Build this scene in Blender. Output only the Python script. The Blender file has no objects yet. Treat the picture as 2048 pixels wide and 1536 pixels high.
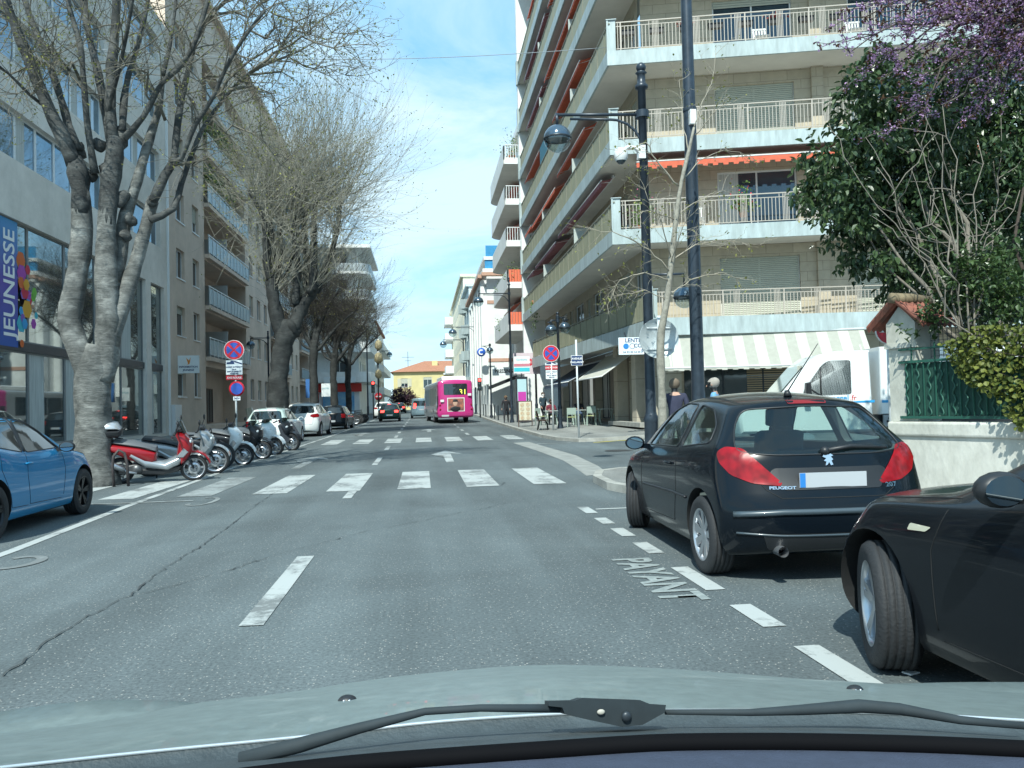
import bpy, bmesh, math, random
from mathutils import Vector, Matrix, noise
from mathutils.bvhtree import BVHTree
R = math.radians
sc = bpy.context.scene
col = sc.collection
# ---------------- camera ----------------
FPX = 1597.0
YAW, PIT, ROLL, CZ = R(6.4), R(1.58), R(1.4), 1.4
_f = Vector((math.sin(YAW)*math.cos(PIT), math.cos(YAW)*math.cos(PIT), math.sin(PIT)))
_r0 = Vector((math.cos(YAW), -math.sin(YAW), 0)); _u0 = _r0.cross(_f)
_r = _r0*math.cos(ROLL) - _u0*math.sin(ROLL); _u = _u0*math.cos(ROLL) + _r0*math.sin(ROLL)
cam = bpy.data.cameras.new('camera'); cam.sensor_width = 36; cam.lens = FPX/2048*36
cam.clip_start = 0.02; cam.clip_end = 3000
co = bpy.data.objects.new('camera', cam); col.objects.link(co)
co.matrix_world = Matrix(((_r.x, _u.x, -_f.x, 0), (_r.y, _u.y, -_f.y, 0), (_r.z, _u.z, -_f.z, CZ), (0, 0, 0, 1)))
sc.camera = co
# ---------------- light ----------------
SUN_EL, SUN_AZ = R(49), R(200)      # sun high, behind the camera and to its left (azimuth clockwise from +y)
sc.view_settings.view_transform = 'Standard'; sc.view_settings.look = 'None'
sc.view_settings.exposure = 0.85; sc.view_settings.gamma = 1
w = bpy.data.worlds.new('World'); sc.world = w; w.use_nodes = True
nt = w.node_tree; nt.nodes.clear()
def N(nt, t, **kw):
    n = nt.nodes.new(t)
    for k, v in kw.items():
        if k.startswith('i_'):
            key = k[2:]
            key = int(key) if key.isdigit() else key.replace('_', ' ')
            n.inputs[key].default_value = v
        else: setattr(n, k, v)
    return n
sky = N(nt, 'ShaderNodeTexSky', sky_type='NISHITA', sun_disc=False, sun_elevation=SUN_EL, sun_rotation=SUN_AZ, altitude=10, air_density=1.0, dust_density=0.1, ozone_density=3.0)
tc = N(nt, 'ShaderNodeTexCoord'); mp = N(nt, 'ShaderNodeMapping')
mp.inputs['Scale'].default_value = (1.2, 1.6, 3.4); mp.inputs['Rotation'].default_value = (0.2, 0.35, 0.5)
nz = N(nt, 'ShaderNodeTexNoise', i_Scale=1.5, i_Detail=8.0, i_Roughness=0.62, i_Distortion=0.7)
rp = N(nt, 'ShaderNodeValToRGB'); rp.color_ramp.elements[0].position = 0.42; rp.color_ramp.elements[1].position = 0.62
rp.color_ramp.elements[0].color = (0.02, 0.02, 0.02, 1); rp.color_ramp.elements[1].color = (0.85, 0.85, 0.85, 1)
mx = N(nt, 'ShaderNodeMixRGB', blend_type='MIX'); mx.inputs[2].default_value = (3.2, 4.1, 4.5, 1)
tint = N(nt, 'ShaderNodeMixRGB', blend_type='MULTIPLY'); tint.inputs[0].default_value = 1; tint.inputs[2].default_value = (0.86, 1.1, 1.08, 1)
bg = N(nt, 'ShaderNodeBackground', i_Strength=0.15); wo = N(nt, 'ShaderNodeOutputWorld')
L = nt.links.new
L(tc.outputs['Generated'], mp.inputs[0]); L(mp.outputs[0], nz.inputs[0]); L(nz.outputs['Fac'], rp.inputs[0]); L(rp.outputs[0], mx.inputs[0])
base = N(nt, 'ShaderNodeMixRGB', blend_type='MIX'); base.inputs[0].default_value = 0.76; base.inputs[2].default_value = (1.2, 2.75, 4.1, 1)
L(sky.outputs[0], tint.inputs[1]); L(tint.outputs[0], base.inputs[1]); L(base.outputs[0], mx.inputs[1]); L(mx.outputs[0], bg.inputs[0]); L(bg.outputs[0], wo.inputs[0])
sl = bpy.data.lights.new('sun', 'SUN'); sl.energy = 3.4; sl.angle = R(0.53); sl.color = (0.97, 1.0, 0.91)
so = bpy.data.objects.new('sun', sl); col.objects.link(so)
sd = Vector((math.sin(SUN_AZ)*math.cos(SUN_EL), math.cos(SUN_AZ)*math.cos(SUN_EL), math.sin(SUN_EL)))
so.rotation_euler = sd.to_track_quat('Z', 'Y').to_euler(); so.location = sd*50

# ---------------- measuring helpers ----------------
def ray(px, py): return _f + _r*((px-1024)/FPX) - _u*((py-768)/FPX)
def at_y(px, py, y): d = ray(px, py); t = y/d.y; return Vector((d.x*t, y, CZ+d.z*t))
def at_x(px, py, x): d = ray(px, py); t = x/d.x; return Vector((x, d.y*t, CZ+d.z*t))
def at_z(px, py, z): d = ray(px, py); t = (z-CZ)/d.z; return Vector((d.x*t, d.y*t, z))
def smooth(a, b, t):
    t = min(1, max(0, (t-a)/(b-a))); return t*t*(3-2*t)
def G(x, y):
    if y < 14: b = 0
    elif y < 26: b = 0.0085*(y-14)**2/24
    else: b = 0.0085*(y-20)
    b = min(b, 1.15)
    return b + 0.045*min(8, max(0, x-5.2))*smooth(15, 28, y)
# ---------------- materials ----------------
_mats = {}
def mat(name, c, rough=0.6, metal=0.0, var=0.0, vs=3.0, bump=0.0, bs=20.0, coat=0.0, spec=0.5, c2=None, emit=None, estr=0, space='obj', stretch=None, alpha=None, detail=6, trans=0.0, dirt=0.0):
    if name in _mats: return _mats[name]
    m = bpy.data.materials.new(name); m.use_nodes = True; nt = m.node_tree
    p = nt.nodes['Principled BSDF']; L = nt.links.new
    c4 = (*c, 1)
    p.inputs['Base Color'].default_value = c4; p.inputs['Roughness'].default_value = rough; p.inputs['Metallic'].default_value = metal
    p.inputs['Specular IOR Level'].default_value = spec; p.inputs['Coat Weight'].default_value = coat; p.inputs['Coat Roughness'].default_value = 0.04
    if trans: p.inputs['Transmission Weight'].default_value = trans
    if emit: p.inputs['Emission Color'].default_value = (*emit, 1); p.inputs['Emission Strength'].default_value = estr
    if var or bump or dirt:
        if space == 'obj': co_ = N(nt, 'ShaderNodeTexCoord').outputs['Object']
        else: co_ = N(nt, 'ShaderNodeNewGeometry').outputs['Position']
        if stretch:
            mp = N(nt, 'ShaderNodeMapping'); mp.inputs['Scale'].default_value = stretch; L(co_, mp.inputs[0]); co_ = mp.outputs[0]
    if var:
        n = N(nt, 'ShaderNodeTexNoise', i_Scale=vs, i_Detail=detail, i_Roughness=0.6); L(co_, n.inputs[0])
        r = N(nt, 'ShaderNodeValToRGB'); r.color_ramp.elements[0].position = 0.3; r.color_ramp.elements[1].position = 0.7
        a = c2 if c2 else tuple(x*(1-var) for x in c)
        r.color_ramp.elements[0].color = (*a, 1); r.color_ramp.elements[1].color = (*[min(1, x*(1+var*0.5)) for x in c], 1)
        L(n.outputs['Fac'], r.inputs[0]); src = r.outputs[0]
        if dirt:
            n2 = N(nt, 'ShaderNodeTexNoise', i_Scale=0.5, i_Detail=8.0, i_Roughness=0.75); L(co_, n2.inputs[0])
            r2 = N(nt, 'ShaderNodeValToRGB'); r2.color_ramp.elements[0].position = 0.38; r2.color_ramp.elements[1].position = 0.62
            r2.color_ramp.elements[0].color = (1-dirt, 1-dirt, 1-dirt*1.1, 1); r2.color_ramp.elements[1].color = (1, 1, 1, 1)
            mm = N(nt, 'ShaderNodeMixRGB', blend_type='MULTIPLY'); mm.inputs[0].default_value = 1
            L(n2.outputs['Fac'], r2.inputs[0]); L(src, mm.inputs[1]); L(r2.outputs[0], mm.inputs[2]); src = mm.outputs[0]
        L(src, p.inputs['Base Color'])
    if bump:
        n = N(nt, 'ShaderNodeTexNoise', i_Scale=bs, i_Detail=4.0); L(co_, n.inputs[0])
        b = N(nt, 'ShaderNodeBump', i_Strength=bump, i_Distance=0.02); L(n.outputs['Fac'], b.inputs['Height']); L(b.outputs[0], p.inputs['Normal'])
    _mats[name] = m; return m
def brick_mat(name, c1, c2, cm, bw, bh, rough=0.75, mortar=0.012, bump=0.3, rot=None, var=0.2):
    if name in _mats: return _mats[name]
    m = bpy.data.materials.new(name); m.use_nodes = True; nt = m.node_tree; L = nt.links.new
    p = nt.nodes['Principled BSDF']; p.inputs['Roughness'].default_value = rough
    g = N(nt, 'ShaderNodeTexCoord'); mp = N(nt, 'ShaderNodeMapping'); mp.inputs['Rotation'].default_value = rot or (R(90), 0, 0)
    L(g.outputs['Object'], mp.inputs[0])
    b = N(nt, 'ShaderNodeTexBrick'); b.inputs['Color1'].default_value = (*c1, 1); b.inputs['Color2'].default_value = (*c2, 1); b.inputs['Mortar'].default_value = (*cm, 1)
    b.inputs['Scale'].default_value = 1; b.inputs['Mortar Size'].default_value = mortar; b.inputs['Brick Width'].default_value = bw; b.inputs['Row Height'].default_value = bh; b.inputs['Bias'].default_value = -0.2
    L(mp.outputs[0], b.inputs[0])
    n = N(nt, 'ShaderNodeTexNoise', i_Scale=2.5, i_Detail=7.0, i_Roughness=0.65); L(mp.outputs[0], n.inputs[0])
    r = N(nt, 'ShaderNodeValToRGB'); r.color_ramp.elements[0].position = 0.3; r.color_ramp.elements[1].position = 0.7
    r.color_ramp.elements[0].color = (1-var,)*3+(1,); r.color_ramp.elements[1].color = (1, 1, 1, 1); L(n.outputs['Fac'], r.inputs[0])
    mm = N(nt, 'ShaderNodeMixRGB', blend_type='MULTIPLY'); mm.inputs[0].default_value = 1; L(b.outputs['Color'], mm.inputs[1]); L(r.outputs[0], mm.inputs[2]); L(mm.outputs[0], p.inputs['Base Color'])
    bp = N(nt, 'ShaderNodeBump', i_Strength=bump, i_Distance=0.01, invert=True); L(b.outputs['Fac'], bp.inputs['Height']); L(bp.outputs[0], p.inputs['Normal'])
    _mats[name] = m; return m
def glass_mat(name, tint=(0.6, 0.75, 0.75), mixf=0.25, rough=0.02):
    """thin see-through pane: part mirror, part tinted transparency"""
    if name in _mats: return _mats[name]
    m = bpy.data.materials.new(name); m.use_nodes = True; nt = m.node_tree; L = nt.links.new; nt.nodes.remove(nt.nodes['Principled BSDF'])
    o = nt.nodes['Material Output']
    t = N(nt, 'ShaderNodeBsdfTransparent'); t.inputs[0].default_value = (*tint, 1)
    g = N(nt, 'ShaderNodeBsdfGlossy', i_Roughness=rough); g.inputs[0].default_value = (0.9, 0.95, 1, 1)
    lw = N(nt, 'ShaderNodeLayerWeight', i_Blend=0.5); pw = N(nt, 'ShaderNodeMath', operation='POWER'); pw.inputs[1].default_value = 4.0; L(lw.outputs['Facing'], pw.inputs[0]); f = N(nt, 'ShaderNodeMath', operation='MULTIPLY'); f.inputs[1].default_value = 0.7; L(pw.outputs[0], f.inputs[0]); a = N(nt, 'ShaderNodeMath', operation='ADD', use_clamp=True); a.inputs[1].default_value = mixf
    x = N(nt, 'ShaderNodeMixShader'); L(f.outputs[0], a.inputs[0]); L(a.outputs[0], x.inputs[0]); L(t.outputs[0], x.inputs[1]); L(g.outputs[0], x.inputs[2]); L(x.outputs[0], o.inputs[0])
    _mats[name] = m; return m

# ---------------- mesh builder ----------------
class MB:
    def __init__(s): s.v = []; s.f = []; s.mi = []; s.m = 0; s.sm = []; s.smooth = False
    def add(s, vs, fs):
        o = len(s.v); s.v += [tuple(v) for v in vs]
        for f in fs: s.f.append(tuple(o+i for i in f)); s.mi.append(s.m); s.sm.append(s.smooth)
        return s
    def box(s, a, b, rz=0, c=None):
        x0, y0, z0 = a; x1, y1, z1 = b
        x0, x1 = min(x0, x1), max(x0, x1); y0, y1 = min(y0, y1), max(y0, y1); z0, z1 = min(z0, z1), max(z0, z1)
        vs = [(x, y, z) for z in (z0, z1) for y in (y0, y1) for x in (x0, x1)]
        if rz:
            cx, cy = c or ((x0+x1)/2, (y0+y1)/2); k, l = math.cos(rz), math.sin(rz)
            vs = [(cx+(x-cx)*k-(y-cy)*l, cy+(x-cx)*l+(y-cy)*k, z) for x, y, z in vs]
        return s.add(vs, [(0, 2, 3, 1), (4, 5, 7, 6), (0, 1, 5, 4), (2, 6, 7, 3), (0, 4, 6, 2), (1, 3, 7, 5)])
    def bar(s, p, q, w, h=None):
        """rectangular bar from p to q"""
        h = h or w; p = Vector(p); q = Vector(q); d = (q-p).normalized()
        up = Vector((0, 0, 1)) if abs(d.z) < 0.95 else Vector((0, 1, 0))
        a = d.cross(up).normalized()*w/2; b = a.cross(d).normalized()*h/2
        vs = [p-a-b, p+a-b, p+a+b, p-a+b, q-a-b, q+a-b, q+a+b, q-a+b]
        return s.add(vs, [(0, 1, 2, 3), (7, 6, 5, 4), (0, 4, 5, 1), (1, 5, 6, 2), (2, 6, 7, 3), (3, 7, 4, 0)])
    def tube(s, pts, rad, n=8, cap=True):
        pts = [Vector(p) for p in pts]; k = len(pts)
        if not isinstance(rad, (list, tuple)): rad = [rad]*k
        vs = []; prev = None
        for i, p in enumerate(pts):
            d = (pts[min(i+1, k-1)]-pts[max(i-1, 0)])
            d = d.normalized() if d.length > 1e-9 else Vector((0, 0, 1))
            if prev is None: a = d.cross(Vector((0.3, 0.9, 0.1)) if abs(d.y) < 0.9 else Vector((1, 0, 0))).normalized()
            else:
                a = (prev-d*prev.dot(d)); a = a.normalized() if a.length > 1e-6 else d.orthogonal().normalized()
            prev = a; b = d.cross(a)
            for j in range(n):
                t = 2*math.pi*j/n; vs.append(p+(a*math.cos(t)+b*math.sin(t))*rad[i])
        fs = [(i*n+j, i*n+(j+1) % n, (i+1)*n+(j+1) % n, (i+1)*n+j) for i in range(k-1) for j in range(n)]
        if cap: fs += [tuple(range(n-1, -1, -1)), tuple((k-1)*n+j for j in range(n))]
        o = s.smooth; s.smooth = True; s.add(vs, fs); s.smooth = o; return s
    def cyl(s, c, r, h, n=20, r2=None): return s.tube([c, (c[0], c[1], c[2]+h)], [r, r if r2 is None else r2], n)
    def lathe(s, prof, c=(0, 0, 0), ax='z', n=24, smooth=True, a0=0, a1=2*math.pi):
        """prof: (r, h) along axis"""
        vs = []; full = abs(a1-a0-2*math.pi) < 1e-6; m = n if full else n+1
        for r, h in prof:
            for j in range(m):
                t = a0+(a1-a0)*j/n; x, y = r*math.cos(t), r*math.sin(t)
                q = (x, y, h) if ax == 'z' else ((x, h, y) if ax == 'y' else (h, x, y))
                vs.append((c[0]+q[0], c[1]+q[1], c[2]+q[2]))
        fs = []
        for i in range(len(prof)-1):
            for j in range(n if full else n):
                j2 = (j+1) % m if full else j+1
                fs.append((i*m+j, i*m+j2, (i+1)*m+j2, (i+1)*m+j))
        o = s.smooth; s.smooth = smooth; s.add(vs, fs); s.smooth = o; return s
    def ball(s, c, r, n=16, sc=(1, 1, 1), a0=-math.pi/2, a1=math.pi/2):
        k = max(6, n//2); vs = []
        for i in range(k+1):
            t = a0+(a1-a0)*i/k
            for j in range(n):
                u = 2*math.pi*j/n; vs.append((c[0]+sc[0]*r*math.cos(t)*math.cos(u), c[1]+sc[1]*r*math.cos(t)*math.sin(u), c[2]+sc[2]*r*math.sin(t)))
        fs = [(i*n+j, i*n+(j+1) % n, (i+1)*n+(j+1) % n, (i+1)*n+j) for i in range(k) for j in range(n)]
        o = s.smooth; s.smooth = True; s.add(vs, fs); s.smooth = o; return s
    def prism(s, poly, z0, z1):
        """plan polygon (ccw) extruded up"""
        n = len(poly); vs = [(p[0], p[1], z0) for p in poly]+[(p[0], p[1], z1) for p in poly]
        return s.add(vs, [tuple(range(n-1, -1, -1)), tuple(range(n, 2*n))]+[(i, (i+1) % n, n+(i+1) % n, n+i) for i in range(n)])
    def pillow(s, poly, w, inset=0.02, y=0.0, mid=None):
        """side outline (x,z) given width w about y, edges rounded by shrinking the outer layers"""
        n = len(poly); cx = sum(p[0] for p in poly)/n; cz = sum(p[1] for p in poly)/n
        def ring(off, yy):
            out = []
            for i in range(n):
                a = Vector(poly[i-1]); b = Vector(poly[i]); c = Vector(poly[(i+1) % n])
                e1 = (b-a); e2 = (c-b)
                n1 = Vector((e1.y, -e1.x)); n2 = Vector((e2.y, -e2.x))
                nn = (n1.normalized() if n1.length else n1)+(n2.normalized() if n2.length else n2)
                nn = nn.normalized() if nn.length > 1e-6 else Vector((0, 0))
                out.append((b.x-nn.x*off, yy, b.y-nn.y*off))
            return out
        area = sum(poly[i][0]*poly[(i+1) % n][1]-poly[(i+1) % n][0]*poly[i][1] for i in range(n))
        sg = 1 if area > 0 else -1
        rows = [ring(inset*sg, y-w/2), ring(inset*0.35*sg, y-w/2+inset*0.6), ring(0, y-w/2+inset*1.6), ring(0, y+w/2-inset*1.6), ring(inset*0.35*sg, y+w/2-inset*0.6), ring(inset*sg, y+w/2)]
        vs = [p for r_ in rows for p in r_]; fs = []
        for k in range(5):
            for i in range(n): fs.append((k*n+i, k*n+(i+1) % n, (k+1)*n+(i+1) % n, (k+1)*n+i))
        fs += [tuple(range(n-1, -1, -1)), tuple(5*n+i for i in range(n))]
        return s.add(vs, fs)
    def quad(s, a, b, c, d): return s.add([a, b, c, d], [(0, 1, 2, 3)])
    def build(s, name, mats, parent=None, loc=None, rz=None, autosmooth=None):
        me = bpy.data.meshes.new(name); me.from_pydata(s.v, [], s.f)
        if not isinstance(mats, (list, tuple)): mats = [mats]
        for m in mats: me.materials.append(m)
        if len(mats) > 1: me.polygons.foreach_set('material_index', s.mi)
        me.polygons.foreach_set('use_smooth', s.sm if not autosmooth else [True]*len(s.f))
        bm = bmesh.new(); bm.from_mesh(me); bmesh.ops.recalc_face_normals(bm, faces=bm.faces)
        if autosmooth:
            for e in bm.edges:
                if len(e.link_faces) == 2 and e.calc_face_angle(0) > R(autosmooth): e.smooth = False
        bm.to_mesh(me); bm.free(); me.update()
        o = bpy.data.objects.new(name, me); col.objects.link(o)
        if parent: o.parent = parent
        if loc: o.location = loc
        if rz is not None: o.rotation_euler.z = rz
        return o
def tag(o, label=None, cat=None, group=None, kind=None):
    if label: o['label'] = label
    if cat: o['category'] = cat
    if group: o['group'] = group
    if kind: o['kind'] = kind
    return o
def thing(name, label, cat, loc=(0, 0, 0), rz=0, group=None):
    o = bpy.data.objects.new(name, None); col.objects.link(o); o.location = loc; o.rotation_euler.z = rz
    o.empty_display_size = 0.2
    return tag(o, label, cat, group)
KIDS = {}
def kids(o): return [c for c in col.objects if c.parent == o]
def dup(root, loc, rz, label=None, group=None, rots=None):
    """a copy of a thing with copies of its parts and sub-parts"""
    r_ = root.copy(); col.objects.link(r_); r_.location = loc; r_.rotation_euler.z = rz
    if label: r_['label'] = label
    if group: r_['group'] = group
    for ch in kids(root):
        c = ch.copy(); col.objects.link(c); c.parent = r_
        for g in kids(ch):
            d = g.copy(); col.objects.link(d); d.parent = c
    return r_
def text_part(name, body, size, m, parent, loc, rot, ext=0.002, align='CENTER', sx=1.0, bold=0.0):
    cu = bpy.data.curves.new(name, 'FONT'); cu.body = body; cu.size = size; cu.extrude = ext; cu.align_x = align; cu.align_y = 'CENTER'; cu.resolution_u = 3; cu.offset = bold
    t = bpy.data.objects.new(name+'_tmp', cu); col.objects.link(t)
    bpy.context.view_layer.update()
    me = bpy.data.meshes.new_from_object(t.evaluated_get(bpy.context.evaluated_depsgraph_get())); me.name = name
    bpy.data.objects.remove(t); bpy.data.curves.remove(cu)
    me.materials.clear(); me.materials.append(m)
    o = bpy.data.objects.new(name, me); col.objects.link(o); o.parent = parent; o.location = loc; o.rotation_euler = rot; o.scale = (sx, 1, 1)
    return o
def bake_modifiers(o):
    dg = bpy.context.evaluated_depsgraph_get(); dg.update()
    me = bpy.data.meshes.new_from_object(o.evaluated_get(dg)); old = o.data; o.modifiers.clear(); o.data = me; bpy.data.meshes.remove(old)
class Fr:
    """a facade frame: u along the wall, v outward, z up"""
    def __init__(s, o, d): s.o = Vector((o[0], o[1])); s.d = Vector((d[0], d[1])).normalized(); s.n = Vector((s.d.y, -s.d.x))
    def p(s, u, v, z): q = s.o+s.d*u+s.n*v; return (q.x, q.y, z)
    def box(s, mb, u0, u1, v0, v1, z0, z1):
        vs = [s.p(u, v, z) for z in (z0, z1) for v in (v0, v1) for u in (u0, u1)]
        mb.add(vs, [(0, 2, 3, 1), (4, 5, 7, 6), (0, 1, 5, 4), (2, 6, 7, 3), (0, 4, 6, 2), (1, 3, 7, 5)])
    def wall(s, mb, u0, u1, z0, z1, holes, back=0, thick=0.0):
        """sheet with rectangular openings (a,b,c,d,depth) and their reveals"""
        us = sorted({u0, u1, *[h[0] for h in holes], *[h[1] for h in holes]}); zs = sorted({z0, z1, *[h[2] for h in holes], *[h[3] for h in holes]})
        us = [u for u in us if u0-1e-6 <= u <= u1+1e-6]; zs = [z for z in zs if z0-1e-6 <= z <= z1+1e-6]
        for i in range(len(us)-1):
            for j in range(len(zs)-1):
                um = (us[i]+us[i+1])/2; zm = (zs[j]+zs[j+1])/2
                if any(h[0] < um < h[1] and h[2] < zm < h[3] for h in holes): continue
                mb.quad(s.p(us[i], 0, zs[j]), s.p(us[i+1], 0, zs[j]), s.p(us[i+1], 0, zs[j+1]), s.p(us[i], 0, zs[j+1]))
        for a, b, c, d, dep in holes:
            P = lambda u, v, z: s.p(u, v, z)
            mb.quad(P(a, 0, c), P(b, 0, c), P(b, -dep, c), P(a, -dep, c)); mb.quad(P(a, 0, d), P(b, 0, d), P(b, -dep, d), P(a, -dep, d))
            mb.quad(P(a, 0, c), P(a, 0, d), P(a, -dep, d), P(a, -dep, c)); mb.quad(P(b, 0, c), P(b, 0, d), P(b, -dep, d), P(b, -dep, c))
            mb.quad(P(a, -dep, c), P(b, -dep, c), P(b, -dep, d), P(a, -dep, d))
M = {}
M['white_paint'] = mat('white_wall', (0.78, 0.8, 0.79), 0.7, var=0.12, vs=1.2, dirt=0.1)
M['frame_white'] = mat('frame_white', (0.7, 0.72, 0.72), 0.4)
M['dark_metal'] = mat('dark_metal', (0.035, 0.045, 0.055), 0.4, 0.3, var=0.3, vs=8)
M['black'] = mat('black_plastic', (0.015, 0.017, 0.02), 0.45)
M['rubber'] = mat('tyre_rubber', (0.022, 0.024, 0.027), 0.75, bump=0.3, bs=60)
M['alu'] = mat('alloy', (0.55, 0.57, 0.6), 0.3, 0.85)
M['chrome'] = mat('chrome', (0.8, 0.82, 0.85), 0.12, 1.0)
M['pane'] = mat('dark_window_pane', (0.03, 0.05, 0.06), 0.06, 0, spec=1.0, var=0.6, vs=0.35)
M['pane2'] = mat('blue_window_pane', (0.05, 0.09, 0.12), 0.04, 0.35, spec=1.0, var=0.5, vs=0.3)
M['mirror_pane'] = mat('reflecting_pane', (0.30, 0.34, 0.34), 0.025, 0.85, var=0.35, vs=0.5)
M['pane3'] = mat('sky_pane', (0.20, 0.30, 0.38), 0.03, 0.7, var=0.4, vs=0.5)
M['curtain'] = mat('net_curtain', (0.5, 0.52, 0.5), 0.9, var=0.3, vs=3, stretch=(6, 6, 0.3))
M['red_lens'] = mat('red_lens', (0.26, 0.004, 0.008), 0.2, coat=0.35, spec=0.3, var=0.45, vs=12, bump=0.0, bs=90, detail=1)
M['lamp_on'] = mat('lit_red_lamp', (0.8, 0.02, 0.02), 0.2, emit=(1, 0.05, 0.04), estr=3.5)
M['clear_lens'] = mat('clear_lens', (0.75, 0.78, 0.78), 0.1, 0.3, coat=0.5)
# ================= ground, road, pavements =================
def gpt(px, py, h=0.0):
    z = h
    for _ in range(60):
        p = at_z(px, py, z)
        if p.y < 0 or p.y > 400: break
        z = 0.5*z+0.5*(G(p.x, p.y)+h)
    return at_z(px, py, z)
asph = bpy.data.materials.new('worn_asphalt'); asph.use_nodes = True
def _asph(m, base, speck, name):
    nt = m.node_tree; p = nt.nodes['Principled BSDF']; L = nt.links.new
    g = N(nt, 'ShaderNodeNewGeometry').outputs['Position']
    n1 = N(nt, 'ShaderNodeTexNoise', i_Scale=0.35, i_Detail=8.0, i_Roughness=0.65, i_Distortion=0.4); L(g, n1.inputs[0])
    mp = N(nt, 'ShaderNodeMapping'); mp.inputs['Scale'].default_value = (1.6, 0.12, 1); L(g, mp.inputs[0])
    n1b = N(nt, 'ShaderNodeTexNoise', i_Scale=0.8, i_Detail=5.0); L(mp.outputs[0], n1b.inputs[0])
    n2 = N(nt, 'ShaderNodeTexNoise', i_Scale=46.0, i_Detail=4.0, i_Roughness=0.7); L(g, n2.inputs[0])
    v = N(nt, 'ShaderNodeTexVoronoi', i_Scale=75.0); L(g, v.inputs['Vector'])
    r1 = N(nt, 'ShaderNodeValToRGB'); r1.color_ramp.elements[0].position = 0.3; r1.color_ramp.elements[1].position = 0.72
    r1.color_ramp.elements[0].color = (*[c*0.66 for c in base], 1); r1.color_ramp.elements[1].color = (*[c*1.12 for c in base], 1); L(n1.outputs['Fac'], r1.inputs[0])
    r1b = N(nt, 'ShaderNodeValToRGB'); r1b.color_ramp.elements[0].position = 0.35; r1b.color_ramp.elements[1].position = 0.65
    r1b.color_ramp.elements[0].color = (0.74, 0.74, 0.74, 1); r1b.color_ramp.elements[1].color = (1.05, 1.05, 1.05, 1); L(n1b.outputs['Fac'], r1b.inputs[0])
    r2 = N(nt, 'ShaderNodeValToRGB'); r2.color_ramp.elements[0].position = 0.33; r2.color_ramp.elements[1].position = 0.68
    r2.color_ramp.elements[0].color = (0.58, 0.58, 0.59, 1); r2.color_ramp.elements[1].color = (1.27, 1.27, 1.25, 1); L(n2.outputs['Fac'], r2.inputs[0])
    a = N(nt, 'ShaderNodeMixRGB', blend_type='MULTIPLY'); a.inputs[0].default_value = 1; L(r1.outputs[0], a.inputs[1]); L(r1b.outputs[0], a.inputs[2])
    b = N(nt, 'ShaderNodeMixRGB', blend_type='MULTIPLY'); b.inputs[0].default_value = 1; L(a.outputs[0], b.inputs[1]); L(r2.outputs[0], b.inputs[2])
    # pale aggregate stones
    sr = N(nt, 'ShaderNodeSeparateColor'); L(v.outputs['Color'], sr.inputs[0])
    gt_ = N(nt, 'ShaderNodeMath', operation='GREATER_THAN'); gt_.inputs[1].default_value = 0.93; L(sr.outputs[0], gt_.inputs[0])
    lt = N(nt, 'ShaderNodeMath', operation='LESS_THAN'); lt.inputs[1].default_value = 0.38; L(v.outputs['Distance'], lt.inputs[0])
    mu = N(nt, 'ShaderNodeMath', operation='MULTIPLY'); L(gt_.outputs[0], mu.inputs[0]); L(lt.outputs[0], mu.inputs[1])
    c = N(nt, 'ShaderNodeMixRGB'); c.inputs[2].default_value = (*speck, 1); L(mu.outputs[0], c.inputs[0]); L(b.outputs[0], c.inputs[1]); L(c.outputs[0], p.inputs['Base Color'])
    bp = N(nt, 'ShaderNodeBump', i_Strength=0.55, i_Distance=0.006); L(n2.outputs['Fac'], bp.inputs['Height']); L(bp.outputs[0], p.inputs['Normal'])
    p.inputs['Roughness'].default_value = 0.85
_asph(asph, (0.126, 0.155, 0.164), (0.32, 0.32, 0.3), 'a')
paving = bpy.data.materials.new('pavement_asphalt'); paving.use_nodes = True; _asph(paving, (0.3, 0.31, 0.295), (0.42, 0.42, 0.4), 'b')
kerbm = mat('kerb_stone', (0.36, 0.36, 0.33), 0.8, var=0.35, vs=2.5, bump=0.3, space='pos')
paintm = bpy.data.materials.new('road_paint'); paintm.use_nodes = True
def _paint(m, c, wear):
    nt = m.node_tree; p = nt.nodes['Principled BSDF']; L = nt.links.new; g = N(nt, 'ShaderNodeNewGeometry').outputs['Position']
    n = N(nt, 'ShaderNodeTexNoise', i_Scale=9.0, i_Detail=9.0, i_Roughness=0.75); L(g, n.inputs[0])
    n2 = N(nt, 'ShaderNodeTexNoise', i_Scale=1.2, i_Detail=4.0); L(g, n2.inputs[0])
    ad = N(nt, 'ShaderNodeMath', operation='ADD'); L(n.outputs['Fac'], ad.inputs[0]); L(n2.outputs['Fac'], ad.inputs[1])
    r = N(nt, 'ShaderNodeValToRGB'); r.color_ramp.elements[0].position = wear; r.color_ramp.elements[1].position = wear+0.09
    hf = N(nt, 'ShaderNodeMath', operation='MULTIPLY'); hf.inputs[1].default_value = 0.5; L(ad.outputs[0], hf.inputs[0])
    r.color_ramp.elements[0].color = (0.16, 0.175, 0.175, 1); r.color_ramp.elements[1].color = (*c, 1); L(hf.outputs[0], r.inputs[0]); L(r.outputs[0], p.inputs['Base Color'])
    p.inputs['Roughness'].default_value = 0.7
_paint(paintm, (0.39, 0.42, 0.415), 0.42)
paintw = bpy.data.materials.new('worn_road_paint'); paintw.use_nodes = True; _paint(paintw, (0.28, 0.31, 0.31), 0.465)
painty = bpy.data.materials.new('yellow_road_paint'); painty.use_nodes = True; _paint(painty, (0.6, 0.5, 0.03), 0.38)

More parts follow.
